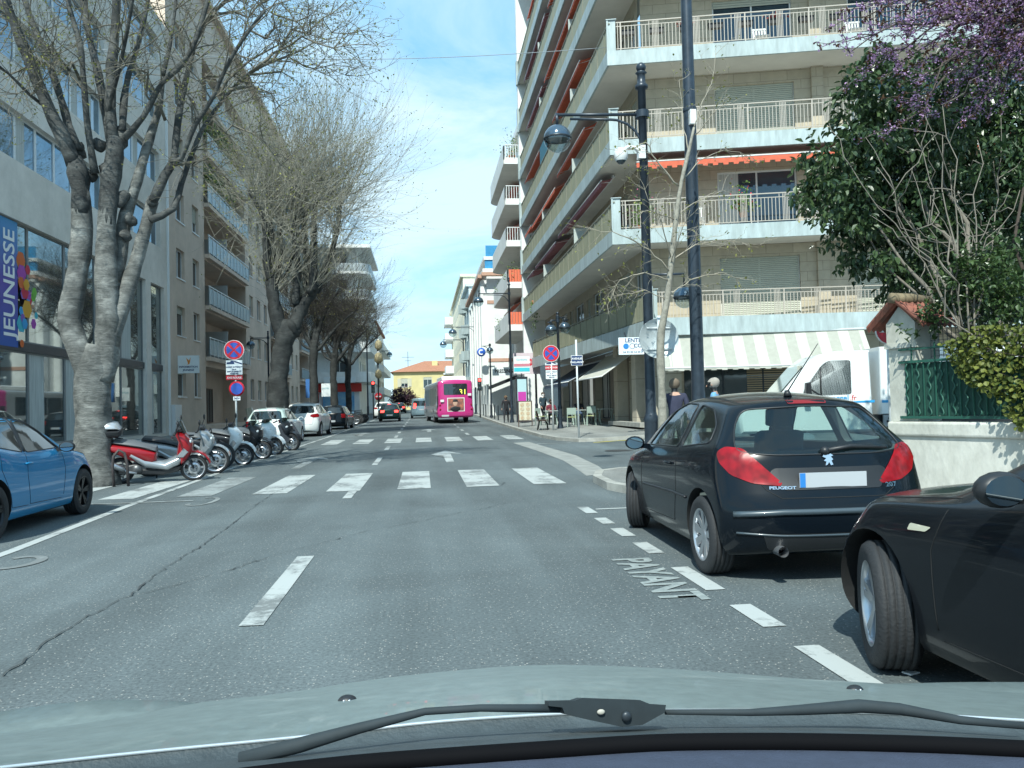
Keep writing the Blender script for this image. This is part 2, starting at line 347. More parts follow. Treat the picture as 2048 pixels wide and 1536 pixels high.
def sheet(name, x0, x1, y0, y1, m, h, dx=2.0, dy=2.0, xs=None, ys=None):
    mb = MB(); xs = xs or [x0+(x1-x0)*i/max(1, round((x1-x0)/dx)) for i in range(max(1, round((x1-x0)/dx))+1)]
    ys = ys or [y0+(y1-y0)*i/max(1, round((y1-y0)/dy)) for i in range(max(1, round((y1-y0)/dy))+1)]
    vs = [(x, y, G(x, y)+h) for y in ys for x in xs]; n = len(xs)
    mb.add(vs, [(j*n+i, j*n+i+1, (j+1)*n+i+1, (j+1)*n+i) for j in range(len(ys)-1) for i in range(n-1)])
    mb.smooth = True
    o = mb.build(name, m); return tag(o, kind='structure')
gx_ = [-900, -300, -100, -60, -30, -14, -7.2, -3, 0, 3, 5.2, 6.2, 8, 10, 13.2, 18, 30, 60, 100, 300, 900]
gy_ = [-60, -20, 0, 8, 12, 14, 16, 18, 20, 22, 24, 26, 28, 30, 34, 40, 50, 60, 80, 100, 130, 155, 156, 200, 400, 900, 1600]
sheet('ground', 0, 0, 0, 0, mat('earth', (0.16, 0.15, 0.13), 0.9, var=0.4, vs=0.4, space='pos'), -0.01, xs=gx_, ys=gy_)
sheet('road', -7.2, 28, -30, 150, asph, 0.0, 1.2, 2.0)
def flat_poly(name, poly, m, h, kind='structure', top=None, skirt=0.0):
    """a polygon laid on the ground, triangulated finely enough to follow it; skirt = kerb height"""
    bm = bmesh.new(); vs = []
    out = []
    n = len(poly)
    for i in range(n):
        a = Vector(poly[i]); b = Vector(poly[(i+1) % n]); k = max(1, int((b-a).length/1.5))
        for j in range(k): out.append(a.lerp(b, j/k))
    tv = [bm.verts.new((p.x, p.y, 0)) for p in out]; f = bm.faces.new(tv)
    if skirt:
        r = bmesh.ops.extrude_face_region(bm, geom=[f]); nv = [v for v in r['geom'] if isinstance(v, bmesh.types.BMVert)]
        for v in nv: v.co.z = 1
        if f.is_valid: pass
    bmesh.ops.triangulate(bm, faces=bm.faces)
    big = [p for p in out]
    # split inner area along a grid so it follows the slope
    xs = [p.x for p in big]; ys = [p.y for p in big]
    y = math.ceil(min(ys)); 
    while y < max(ys):
        bmesh.ops.bisect_plane(bm, geom=bm.verts[:]+bm.edges[:]+bm.faces[:], plane_co=(0, y, 0), plane_no=(0, 1, 0)); y += 2.0 if y < 40 else 8
    x = 5.2
    while x < max(xs):
        if x > min(xs): bmesh.ops.bisect_plane(bm, geom=bm.verts[:]+bm.edges[:]+bm.faces[:], plane_co=(x, 0, 0), plane_no=(1, 0, 0))
        x += 2.0
    for v in bm.verts: v.co.z = G(v.co.x, v.co.y)+(h if (not skirt or v.co.z > 0.5) else h-skirt)
    bmesh.ops.recalc_face_normals(bm, faces=bm.faces)
    me = bpy.data.meshes.new(name); bm.to_mesh(me); bm.free(); me.materials.append(m)
    o = bpy.data.objects.new(name, me); col.objects.link(o)
    if kind: tag(o, kind=kind)
    return o
def offset_line(pts, d):
    """shift a polyline sideways by d (to its left)"""
    out = []
    for i, p in enumerate(pts):
        a = Vector(pts[max(0, i-1)]); b = Vector(pts[min(len(pts)-1, i+1)]); t = (b-a).normalized(); out.append((p[0]-t.y*d, p[1]+t.x*d))
    return out
KH = 0.12
# left pavement (kerb x = -7.2)
flat_poly('pavement', [(-7.35, -30), (-7.35, 150), (-30, 150), (-30, -30)], paving, KH, skirt=0.16)
flat_poly('kerb', [(-7.2, -30), (-7.2, 150), (-7.347, 150), (-7.347, -30)], kerbm, KH+0.004, skirt=0.17)
# near right pavement beside the garden wall, bulging at the corner
nk = [(4.15, -30), (4.15, 9.6), (4.0, 10.6), (3.2, 11.7), (2.95, 12.8), (3.0, 14.1), (3.3, 15.2), (3.9, 15.7), (5.0, 15.75), (30, 14.2)]
nki = offset_line(nk, -0.16)
flat_poly('pavement', [(30, -30)]+[p for p in nki[:1]]+nki[1:], paving, KH, skirt=0.16)
flat_poly('kerb', nk+offset_line(nk, -0.157)[::-1], kerbm, KH+0.004, skirt=0.17)
# far right pavement round the corner building
fk = [(30, 23.6), (14, 26.1), (9.0, 26.9), (6.3, 27.1), (5.4, 27.6), (4.9, 29.4), (4.7, 32), (4.65, 39), (4.7, 49), (5.1, 72), (5.2, 150)]
fki = offset_line(fk, -0.2)
flat_poly('pavement', fki+[(30, 150)], paving, KH, skirt=0.16)
flat_poly('kerb', fk+offset_line(fk, -0.197)[::-1], kerbm, KH+0.004, skirt=0.17)
# pale concrete gutter sweeping over the mouth of the side street
ga = [gpt(*p) for p in [(1026, 886), (1078, 903), (1126, 921), (1152, 937), (1173, 952)]]
gb = [gpt(*p) for p in [(1216, 947), (1196, 932), (1152, 911), (1117, 901), (1058, 884)]]
flat_poly('gutter', [(p.x, p.y) for p in ga+gb], mat('gutter_concrete', (0.27, 0.28, 0.265), 0.8, var=0.25, vs=3, bump=0.3, space='pos'), 0.005)
# ---- markings: thin sheets 5 mm above the road ----
def mark(name, poly, m=paintm, h=0.006): return flat_poly(name, poly, m, h)
def rect(x0, x1, y0, y1): return [(x0, y0), (x1, y0), (x1, y1), (x0, y1)]
for k in range(8):
    c = 2.22-1.19*k-0.02*k*k*0.3; wd = 0.29
    mark('crosswalk_stripe', rect(c-wd, c+wd, 14.05, 17.75), paintm if k not in (5,) else paintw)
for k in range(7):
    c = 3.6-1.2*k; mark('crosswalk_stripe', rect(c-0.31, c+0.31, 31.0, 34.6))
y = 5.45
for a, b in [(5.43, 7.9), (12.9, 14.0), (20.2, 22.9), (26.6, 28.9), (35.6, 37.6), (40.5, 42.5), (45.5, 47.5), (50.5, 52.5), (55.5, 57.5), (60.5, 62.5), (65.5, 67.5), (70.5, 72.5), (76, 78), (82, 84)]:
    mark('lane_dash', rect(-1.23, -1.07, a, b) if a < 10 else rect(-1.3, -1.16, a, b))
for a, b in [(36.5, 38.5), (41.5, 43.3), (46.5, 48.3), (51, 52.5)]: mark('lane_dash', rect(1.95, 2.1, a, b))
mark('bay_line', [(-4.32, 2), (-4.18, 2), (-4.27, 9), (-4.5, 13), (-4.72, 20), (-4.55, 28), (-4.35, 40), (-4.25, 75), (-4.37, 75), (-4.47, 40), (-4.67, 28), (-4.84, 20), (-4.62, 13), (-4.4, 9)])
for a, b in [(10.1, 10.75), (9.15, 9.65), (8.25, 8.8), (7.25, 7.85), (5.75, 6.6), (4.75, 5.3), (3.55, 4.35), (2.2, 3.0)]: mark('bay_dash', rect(2.05, 2.2, a, b))
mark('bay_line', rect(2.25, 4.1, 10.42, 10.5))
# lane arrows
def arrow(x, y0, y1, wh=0.45, m=paintm):
    mark('lane_arrow', [(x-0.1, y0), (x+0.1, y0), (x+0.12, y1-1.5), (x+wh, y1-1.75), (x, y1), (x-wh, y1-1.75), (x-0.12, y1-1.5)], m)
arrow(0.66, 20.3, 25.3); arrow(-3.1, 19.8, 24.6, m=paintw); arrow(0.3, 41, 45.5); arrow(-3.0, 38, 42, m=paintw)
# markings of the side street crossing and the yellow kerb line
for k in range(5): mark('crosswalk_stripe', rect(6.9+0.05*k, 9.9-0.2*k, 25.9-1.1*k, 26.35-1.1*k))
mark('yellow_line', rect(5.75, 7.1, 26.75, 26.9), painty)
mark('stop_line', rect(3.9, 5.6, 27.4, 27.65), paintw)
# hooked ends of the parking bay marks on the left (worn)
def ring_mark(cx, cy, rx, ry, wd, a0, a1, m=paintw):
    o = []; i_ = []
    for k in range(17):
        t = R(a0+(a1-a0)*k/16); o.append((cx+rx*math.cos(t), cy+ry*math.sin(t))); i_.append((cx+(rx-wd)*math.cos(t), cy+(ry-wd)*math.sin(t)))
    mark('bay_mark', o+i_[::-1], m, 0.0075)
ring_mark(-3.95, 8.25, 0.26, 0.36, 0.1, -120, 130); ring_mark(-3.5, 13.2, 0.22, 0.6, 0.08, -150, 120); mark('bay_mark', rect(-5.6, -3.7, 13.32, 13.44), paintw, 0.0075)
# lettering by the bay on the right
tp = thing('painted_word', 'worn white word PAYANT painted on the asphalt beside the dashed bay line', 'road lettering', (1.80, 6.28, 0.0065))
to = text_part('letters', 'PAYANT', 0.46, mat('faded_lettering', (0.27, 0.30, 0.295), 0.8, var=0.3, vs=14, space='pos', c2=(0.17, 0.2, 0.2)), tp, (0, 0, 0), (0, 0, R(-90)), 0.0, sx=0.9, bold=0.014)
# cracks
crk = mat('crack', (0.045, 0.052, 0.054), 0.9)
def crack(pts, wd=0.014, seed=1):
    rnd = random.Random(seed); P = [gpt(*p) for p in pts]; path = []
    for i in range(len(P)-1):
        k = max(2, int((P[i+1]-P[i]).length/0.07))
        for j in range(k):
            q = P[i].lerp(P[i+1], j/k); path.append(Vector((q.x+rnd.gauss(0, 0.011), q.y+rnd.gauss(0, 0.02), 0)))
    mb = MB(); k = len(path)
    ws = [max(0.001, wd*0.62*abs(rnd.gauss(0.5, 0.45))) for _ in path]
    for i in range(k-1):
        t = (path[i+1]-path[i]).normalized(); n = Vector((-t.y, t.x, 0)); a, b = path[i], path[i+1]
        z = lambda v: (v.x, v.y, G(v.x, v.y)+0.009)
        mb.quad(z(a-n*ws[i]), z(a+n*ws[i]), z(b+n*ws[i+1]), z(b-n*ws[i+1]))
    tag(mb.build('asphalt_crack', crk), kind='structure')
crack([(0, 1357), (60, 1312), (120, 1268), (190, 1228), (262, 1190), (300, 1158), (360, 1118), (400, 1095), (450, 1060), (500, 1020), (545, 988), (620, 955)], 0.012, 3)
crack([(270, 1190), (340, 1174), (430, 1150), (560, 1108), (640, 1088), (720, 1066), (830, 1045), (900, 1030), (965, 1019), (1050, 998), (1120, 985)], 0.009, 5)
crack([(955, 975), (1000, 973), (1010, 966), (940, 950), (925, 944)], 0.012, 8)
# manhole on the side street and tar patches
mb = MB(); mb.lathe([(0, 0.008), (0.4, 0.008), (0.42, 0.004)], (5.6, 22.6, G(5.6, 22.6)+0.004)); tag(mb.build('manhole_cover', mat('manhole_iron', (0.06, 0.06, 0.06), 0.6, 0.4)), 'round dark iron manhole cover in the side street', 'manhole cover')
# ================= right side: corner block with long balconies =================
stone = brick_mat('travertine_tiles', (0.46, 0.4, 0.3), (0.52, 0.45, 0.345), (0.27, 0.23, 0.175), 0.95, 0.36, rot=(R(90), 0, 0), var=0.22, mortar=0.008)
stoneW = brick_mat('travertine_tiles_west', (0.46, 0.4, 0.3), (0.52, 0.45, 0.345), (0.27, 0.23, 0.175), 0.95, 0.36, rot=(R(90), 0, R(90)), var=0.22, mortar=0.008)
fascia_m = mat('fascia_paint', (0.43, 0.51, 0.52), 0.55, var=0.22, vs=2.2, dirt=0.22, space='pos', stretch=(2.6, 2.6, 0.5))
soffit_m = mat('soffit_plaster', (0.62, 0.6, 0.55), 0.85, var=0.1, vs=1.0, space='pos')
olive = mat('olive_balcony_panel', (0.27, 0.27, 0.19), 0.5, var=0.25, vs=3.0, space='pos', stretch=(1, 6, 0.5))
rail_b = mat('beige_rail', (0.42, 0.38, 0.33), 0.5, 0.1)
shut_m = mat('roller_shutter', (0.42, 0.43, 0.36), 0.6, var=0.08, vs=4)
orange = mat('orange_awning', (0.62, 0.13, 0.07), 0.85, var=0.2, vs=5, space='pos')
maroon = mat('faded_maroon_awning', (0.33, 0.13, 0.15), 0.85, var=0.25, vs=5, space='pos')
B1 = thing('apartment_building', 'corner apartment block with wide white-edged balconies, olive side panels and red awnings', 'building', (0, 0, 0))
SA = R(13); FS = Fr((8.55, 29.35), (math.cos(SA), -math.sin(SA)))       # south wall plane
FSo = Fr((6.9, 28.0), (math.cos(SA), -math.sin(SA)))                      # south balcony edge
FW = Fr((8.45, 54.0), (0, -1))                                           # west wall, u runs towards the camera
FWo = Fr((6.9, 54.0), (0, -1))
LV = [4.4, 7.65, 10.9, 14.17, 17.45, 20.7, 24.0, 27.2]
def mirror_frames(): pass
SL = 19.0
def window(parent, fr, a, b, c, d, dep, style='glass', fm=None, pm=None, seed=0, mull=1, sill=True, v0=0.0):
    """window part set back by dep: frame bars, panes, sometimes curtain or shutter"""
    mb = MB(); fm = fm or M['frame_white']; pm = pm or M['pane']
    v = -dep+v0; t = 0.06; P = fr.box
    mb.m = 0
    P(mb, a, b, v, v+0.05, c, c+t); P(mb, a, b, v, v+0.05, d-t, d); P(mb, a, a+t, v, v+0.052, c+t, d-t); P(mb, b-t, b, v, v+0.052, c+t, d-t)
    for k in range(mull): u = a+(b-a)*(k+1)/(mull+1); P(mb, u-t/2, u+t/2, v, v+0.053, c+t, d-t)
    mb.m = 1; mb.quad(fr.p(a, v+0.02, c), fr.p(b, v+0.02, c), fr.p(b, v+0.02, d), fr.p(a, v+0.02, d))
    rnd = random.Random(seed*7+int(a*13)+int(c*31))
    sh = {'glass': rnd.choice([0, 0, 0.12, 0.3]), 'shut': 1.0, 'half': rnd.choice([0.25, 0.5, 0.6])}[style] if style in ('glass', 'shut', 'half') else 0
    if sh:
        mb.m = 2; zb = d-(d-c-0.02)*sh; n = max(2, int((d-zb)/0.07))
        for k in range(n):
            z1 = d-(d-zb)*k/n; z0 = d-(d-zb)*(k+1)/n
            mb.quad(fr.p(a+0.03, v+0.07, z0+0.006), fr.p(b-0.03, v+0.07, z0+0.006), fr.p(b-0.03, v+0.082, (z0+z1)/2), fr.p(a+0.03, v+0.082, (z0+z1)/2))
            mb.quad(fr.p(a+0.03, v+0.082, (z0+z1)/2), fr.p(b-0.03, v+0.082, (z0+z1)/2), fr.p(b-0.03, v+0.066, z1), fr.p(a+0.03, v+0.066, z1))
    elif rnd.random() < 0.5:
        mb.m = 3; w_ = (b-a)*rnd.uniform(0.2, 0.45)
        mb.quad(fr.p(a+t, v+0.023, c+t), fr.p(a+t+w_, v+0.023, c+t), fr.p(a+t+w_, v+0.023, d-t), fr.p(a+t, v+0.023, d-t))
    if sill: mb.m = 0; P(mb, a-0.05, b+0.05, -dep+0.0, 0.05, c-0.06, c-0.002)
    return mb.build('window', [fm, pm, shut_m, M['curtain']], parent)
def awning_valance(parent, fr, a, b, z, reach, m, stripes=None, name='awning', drop=0.0, v0=0.0, val=0.22):
    """sloping cloth from z at the wall out to reach, with scalloped edge; a,b along the wall"""
    mb = MB(); n = max(6, int((b-a)/0.18)); rows = 6; mats = [m, stripes] if stripes else [m]
    pt = []
    for j in range(rows+1):
        s_ = j/rows
        for i in range(n+1): pt.append(fr.p(a+(b-a)*i/n, v0+reach*s_, z-drop*s_-0.05*math.sin(math.pi*s_)))
    for j in range(rows):
        for i in range(n):
            mb.m = (i//2) % 2 if stripes else 0
            q = j*(n+1)+i; mb.add([pt[q], pt[q+1], pt[q+n+2], pt[q+n+1]], [(0, 1, 2, 3)])
    if val:
        for i in range(n):
            h_ = val*(1.0 if i % 2 else 0.72); mb.m = (i//2) % 2 if stripes else 0
            u0 = a+(b-a)*i/n; u1 = a+(b-a)*(i+1)/n
            mb.quad(fr.p(u0, v0+reach+0.012, z-drop), fr.p(u1, v0+reach+0.012, z-drop), fr.p(u1, v0+reach+0.02, z-drop-h_), fr.p(u0, v0+reach+0.02, z-drop-h_))
    o = mb.build(name, mats, parent)
    ab = MB(); ab.tube([fr.p(a, v0+reach, z-drop+0.01), fr.p(b, v0+reach, z-drop+0.01)], 0.03, 8); ab.tube([fr.p(a, v0, z+0.03), fr.p(b, v0, z+0.03)], 0.05, 8)
    for u in (a+0.3, b-0.3): ab.bar(fr.p(u, v0, z-0.12), fr.p(u, v0+reach, z-drop), 0.03)
    ab.build('awning_arm', M['frame_white'], o); return o
# walls
wb = MB(); holes = []; gz0 = 0.1
southw = []
for k in range(len(LV)-1):
    z = LV[k]
    for a, b, st in [(2.7, 5.6, 'shut' if k in (0, 2) else 'glass'), (7.6, 10.9, 'shut' if k in (0,) else 'glass'), (13, 16, 'glass')]:
        if k == 1 and a < 3: st = 'glass'
        holes.append((a, b, z+0.05, z+2.35, 0.16)); southw.append((a, b, z+0.05, z+2.35, st))
FS.wall(wb, 0, SL, LV[0], 30.2, holes); wo_ = wb.build('wall', stone, B1)
for i, (a, b, c, d, st) in enumerate(southw): window(B1, FS, a, b, c, d, 0.16, st, seed=i, mull=1, sill=False, pm=M['pane2'] if st == 'glass' else None)
wb = MB(); holes = []; ww = []
for k in range(len(LV)-1):
    z = LV[k]
    for j in range(5):
        a = 1.4+j*4.7; st = 'glass' if (j+k) % 4 else 'shut'
        holes.append((a, a+2.3, z+0.05, z+2.35, 0.14)); ww.append((a, a+2.3, z+0.05, z+2.35, st))
        holes.append((a+3.1, a+4.0, z+0.95, z+2.3, 0.14)); ww.append((a+3.1, a+4.0, z+0.95, z+2.3, 'half'))
FW.wall(wb, 0, 24.65, LV[0], 30.2, holes); wb.build('wall', stoneW, B1)
for i, (a, b, c, d, st) in enumerate(ww): window(B1, FW, a, b, c, d, 0.14, st, seed=i, sill=False)
# roof slab
endS = FSo.p(SL, 0, 0); endB = (endS[0]+3, endS[1]+26)
mb = MB(); mb.prism([(6.9, 54), (6.9, 28), (endS[0], endS[1]), (endB[0], 54)], 30.2, 30.7); mb.build('roof', fascia_m, B1)
# stone pilasters on the south wall
mb = MB()
for u in (6.2, 11.9, 17.2): FS.box(mb, u, u+0.42, 0.003, 0.14, LV[0], 30.2)
mb.build('pilaster', stone, B1)
# balconies
for k, z in enumerate(LV[:-1]):
    yN = 54 if k else 50.0; xW = 6.9
    cor = (6.9, 28.0) if k else (8.15, 27.55)
    es = FSo.p(SL, 0, 0) if k else (27.2, 24.4, 0)
    a_ = (6.92, yN)
    ins = 0.08
    mb = MB()
    poly = [(a_[0]+ins, a_[1]), (cor[0]+ins, cor[1]+ins), (es[0], es[1]+ins), (es[0]+0.6, es[1]+2.6), (9.0, 30.6), (9.4, yN)]
    mb.prism(poly, z-0.44, z-0.06); mb.build('balcony_slab', soffit_m, B1)
    mb = MB()
    for p, q in ((a_, cor), (cor, es[:2])):
        f = Fr(p, (q[0]-p[0], q[1]-p[1])); ln = (Vector(q)-Vector(p)).length
        f.box(mb, 0 if p is a_ else 0.0, ln, -ins, 0.0, z-0.53 if k else z-0.62, z)
    # underside lip
    mb.build('balcony_edge', fascia_m, B1)
    fs_ = Fr(cor, (es[0]-cor[0], es[1]-cor[1])); ls = (Vector(es[:2])-Vector(cor)).length
    fw_ = Fr(a_, (cor[0]-a_[0], cor[1]-a_[1])); lw = (Vector(cor)-Vector(a_)).length
    set_s = 0.05 if k else 0.9
    mb = MB(); fs_.box(mb, 0.0, 0.32, -0.14-set_s+0.05, -0.05-set_s+0.05, z, z+1.14); fs_.box(mb, 0.0, 0.06, -0.5, -0.02, z, z+1.139); fs_.box(mb, -0.02, 0.36, -0.17-set_s+0.05, 0.0-set_s+0.05, z+1.141, z+1.17)
    mb.build('corner_post', fascia_m, B1)
    mb = MB(); v = -0.06-set_s+0.05; r_ = 0.011
    fs_.box(mb, 0.34, ls, v-0.02, v+0.02, z+1.02, z+1.055); fs_.box(mb, 0.34, ls, v-0.014, v+0.014, z+0.88, z+0.905); fs_.box(mb, 0.34, ls, v-0.014, v+0.014, z+0.06, z+0.085)
    u = 0.4; c = 0
    while u < ls:
        m_ = c % 14
        step = 0.05 if m_ in (10, 11, 12, 13) else 0.125
        top = z+1.02 if m_ >= 9 or m_ == 0 else z+0.88
        fs_.box(mb, u-r_, u+r_, v-r_, v+r_, z+0.085, top); u += step; c += 1
    for u in [i*2.2+0.5 for i in range(int(ls/2.2))]: fs_.box(mb, u-0.02, u+0.02, v-0.021, v+0.021, z, z+1.02)
    mb.build('railing', rail_b, B1)
    # west side: ribbed solid panels under a rail
    mb = MB(); n = int(lw/0.16)
    for i in range(n):
        u0 = 0.05+(lw-0.1)*i/n; u1 = 0.05+(lw-0.1)*(i+1)/n; um = (u0+u1)/2
        for a, b, da, db in ((u0, um, -0.10, -0.085), (um, u1, -0.085, -0.10)):
            mb.quad(fw_.p(a, da, z+0.05), fw_.p(b, db, z+0.05), fw_.p(b, db, z+0.93), fw_.p(a, da, z+0.93))
    mb.build('balcony_panel', olive, B1)
    mb = MB(); fw_.box(mb, 0.0, lw, -0.13, -0.06, z+0.985, z+1.03)
    for i in range(int(lw/1.2)+1): fw_.box(mb, i*1.2, i*1.2+0.04, -0.11, -0.07, z, z+0.985)
    mb.build('handrail', mat('olive_rail', (0.2, 0.2, 0.15), 0.5), B1)
    # divider walls of frosted glass between flats
    if k:
        for u in (8.4, 17.8): mb = MB(); fw_.box(mb, u, u+0.05, -1.5, -0.2, z, z+1.9); mb.build('balcony_divider', mat('frosted_divider', (0.45, 0.5, 0.48), 0.3), B1)
# far end white party wall and white end posts
mb = MB(); mb.box((6.95, 54.02, 0.3), (14, 54.5, 31)); mb.build('party_wall', M['white_paint'], B1)
for z in LV[1:-1]: mb = MB(); mb.box((6.86, 53.95, z-0.5), (7.1, 54.25, z+1.15)); mb.build('end_post', fascia_m, B1)
# awnings (west side, in shade of each slab; red and maroon); u measured from the far end
for k, segs in {1: [(1.0, 4.2, maroon, 1.0, 0.35), (5.0, 12.6, maroon, 0.9, 0.3), (13.4, 23.5, maroon, 0.5, 0.15)], 2: [(0.4, 3.6, orange, 1.1, 0.6), (3.8, 12.8, orange, 1.15, 0.75), (13.6, 20.6, orange, 0.6, 0.3)], 3: [(1.0, 7.8, orange, 0.7, 0.4), (12.6, 20.0, orange, 0.9, 0.4)],
                4: [(2.4, 9.4, maroon, 0.8, 0.5), (10.2, 23.0, orange, 0.9, 0.5)], 5: [(2.0, 11.0, maroon, 0.7, 0.4), (12.0, 22.4, orange, 0.9, 0.5)], 6: [(4, 12, orange, 0.8, 0.45)]}.items():
    for a, b, m_, rc, dr in segs:
        if k+1 < len(LV): awning_valance(B1, FWo, a, b, LV[k+1]-0.6, rc, m_, v0=-rc-0.25, drop=dr)
awning_valance(B1, FSo, 0.95, 9.6, LV[3]-0.6-3.27+0.02, 0.9, orange, v0=-1.1, drop=0.22, val=0.26)
awning_valance(B1, FSo, 12, 17, LV[2]-0.58, 1.0, orange, v0=-1.15, drop=0.3)
# fixed sun blind with blue stripes, third floor
mb = MB(); FWo.box(mb, 8.6, 11.2, -0.16, -0.14, LV[3]+1.04, LV[3]+2.1); mb.build('blue_blind', mat('teal_blind', (0.04, 0.17, 0.24), 0.7, var=0.3, vs=2, stretch=(1, 20, 1)), B1)
# ----- ground floor -----
F0 = Fr((9.0, 29.6), (math.cos(R(11)), -math.sin(R(11))))
def gy_(x, y): return G(x, y)+KH
wb = MB(); zt = LV[0]-0.45
hol = [(0.9, 6.9, 0.9, 3.0, 0.35), (9.3, 15.0, 0.5, 3.15, 0.3)]
F0.wall(wb, 0, 18.5, 0.2, zt, hol); wb.build('wall', stone, B1)
PSM = brick_mat('pale_stone', (0.5, 0.47, 0.38), (0.47, 0.43, 0.35), (0.25, 0.22, 0.18), 1.6, 0.62)
for q in ((7.0, 8.6, 0.004, 0.35, 0.2, zt), (0.0, 0.8, 0.003, 0.12, 0.2, zt)): sf = MB(); F0.box(sf, *q); sf.build('stone_pillar', PSM, B1)
window(B1, F0, 0.9, 6.9, 0.9, 3.0, 0.3, 'none', mull=3, pm=M['pane'], fm=M['dark_metal'], sill=False)
mb = MB(); 
for i in range(22): F0.box(mb, 3.3, 5.9, -0.27, -0.25, 1.0+i*0.085, 1.05+i*0.085)
mb.build('venetian_blind', mat('tan_blind', (0.35, 0.27, 0.16), 0.7), B1)
mb = MB()
for i in range(36): F0.box(mb, 9.3, 15.0, -0.25+0.01*(i % 2), -0.2, 0.5+i*0.074, 0.565+i*0.074)
mb.build('roller_door', mat('cream_door', (0.5, 0.47, 0.4), 0.6), B1)
stripeA = mat('awning_grey', (0.35, 0.355, 0.31), 0.9, var=0.1, vs=6); stripeB = mat('awning_cream', (0.47, 0.47, 0.415), 0.9, var=0.1, vs=6)
awning_valance(B1, F0, -0.2, 6.9, 3.78, 1.0, stripeA, stripeB, 'striped_awning', drop=1.22, v0=1.95, val=0.1)
# west shopfronts: pillars, glass, fascia
xg = 9.3
FG = Fr((xg, 53.5), (0, -1)); wl = 53.5-29.7
wb = MB(); hol = []; shops = [(1.0, 4.4), (5.4, 10.4), (11.0, 14.5), (15.2, 17.2), (18.2, 20.3), (21.6, 22.9)]
for a, b in shops: hol.append((a, b, 0.62, 3.3, 0.5))
FG.wall(wb, 0, wl, 0.2, zt, hol); wb.build('wall', brick_mat('pale_stone_west', (0.5, 0.46, 0.37), (0.46, 0.42, 0.34), (0.25, 0.22, 0.18), 1.6, 0.62, rot=(R(90), 0, R(90))), B1)
for i, (a, b) in enumerate(shops): window(B1, FG, a, b, 0.62, 3.3, 0.45, 'none', mull=2 if b-a > 3 else 1, fm=M['dark_metal'], sill=False, seed=i, pm=M['pane'] if i != 4 else mat('pale_curtained_glass', (0.33, 0.4, 0.37), 0.25))
for u in (17.3, 20.45, 23.0): mb = MB(); FG.box(mb, u, u+0.7, 0.003, 0.5, 0.2, zt); mb.build('stone_pillar', brick_mat('pale_stone_west', (0,)*3, (0,)*3, (0,)*3, 1, 1), B1)
mb = MB(); FG.box(mb, 17.9, 23.2, 0.5, 0.95, 0.45, 0.62); mb.build('step', kerbm, B1)
awning_valance(B1, FG, 14.6, 20.6, 3.75, 1.6, stripeB, None, 'cream_awning', drop=1.2, v0=0.2, val=0.0)
awning_valance(B1, FG, 6.0, 13.9, 3.6, 1.9, mat('navy_awning', (0.035, 0.06, 0.1), 0.8), None, 'navy_awning', drop=1.05, v0=0.1, val=0.25)
# optician's sign board on the corner
def board(name, label, cat, parent_loc, rz, w_, h_, th, m, lines, post=None):
    """flat sign in its own frame: x along the board, facing local -y"""
    t = thing(name, label, cat, parent_loc, rz)
    mb = MB(); mb.box((-w_/2, -th/2, -h_/2), (w_/2, th/2, h_/2)); mb.build('board', m, t)
    for (s, size, x, z, m2, *rest) in lines:
        text_part('lettering', s, size, m2, t, (x, -th/2-0.004, z), (R(90), 0, 0), 0.002, bold=rest[0] if rest else 0.003)
    return t
navy = mat('navy_ink', (0.02, 0.05, 0.14), 0.6); redp = mat('red_ink', (0.6, 0.03, 0.04), 0.5); whitep = mat('white_board', (0.72, 0.78, 0.8), 0.5, var=0.06, vs=3)
whitei = mat('white_ink', (0.8, 0.8, 0.8), 0.5); blue = mat('sign_blue', (0.03, 0.09, 0.42), 0.4); tealp = mat('teal_ink', (0.03, 0.32, 0.4), 0.5)
s_ = at_y(1290, 690, 27.3)
ts = board('shop_sign', 'white optician board reading LENTILLES CONTACT below the lowest balcony edge', 'sign', (7.72, 27.25, 3.40), R(-4), 1.75, 0.6, 0.08, whitep,
      [('LENTILLES', 0.2, -0.2, 0.19, navy, 0.004), ('CONTACT', 0.19, 0.12, 0.0, navy, 0.004), ('FOULON', 0.19, 0.3, -0.2, navy, 0.004), ('04 93 00 54 00', 0.1, -0.42, -0.22, navy, 0.001)])
mb = MB(); mb.lathe([(0, -0.047), (0.1, -0.047)], (-0.62, 0, -0.01), 'y', 20); mb.build('eye_mark', mat('eye_blue', (0.03, 0.2, 0.5), 0.4), ts)
mb = MB(); mb.lathe([(0.085, -0.046), (0.1, -0.046)], (-0.4, 0, -0.01), 'y', 20); mb.build('lens_mark', navy, ts)
for x in (-0.6, 0.6): mb = MB(); mb.bar((x, 0, 0.3), (x, 0.3, 0.5), 0.04); mb.build('bracket', M['dark_metal'], ts)
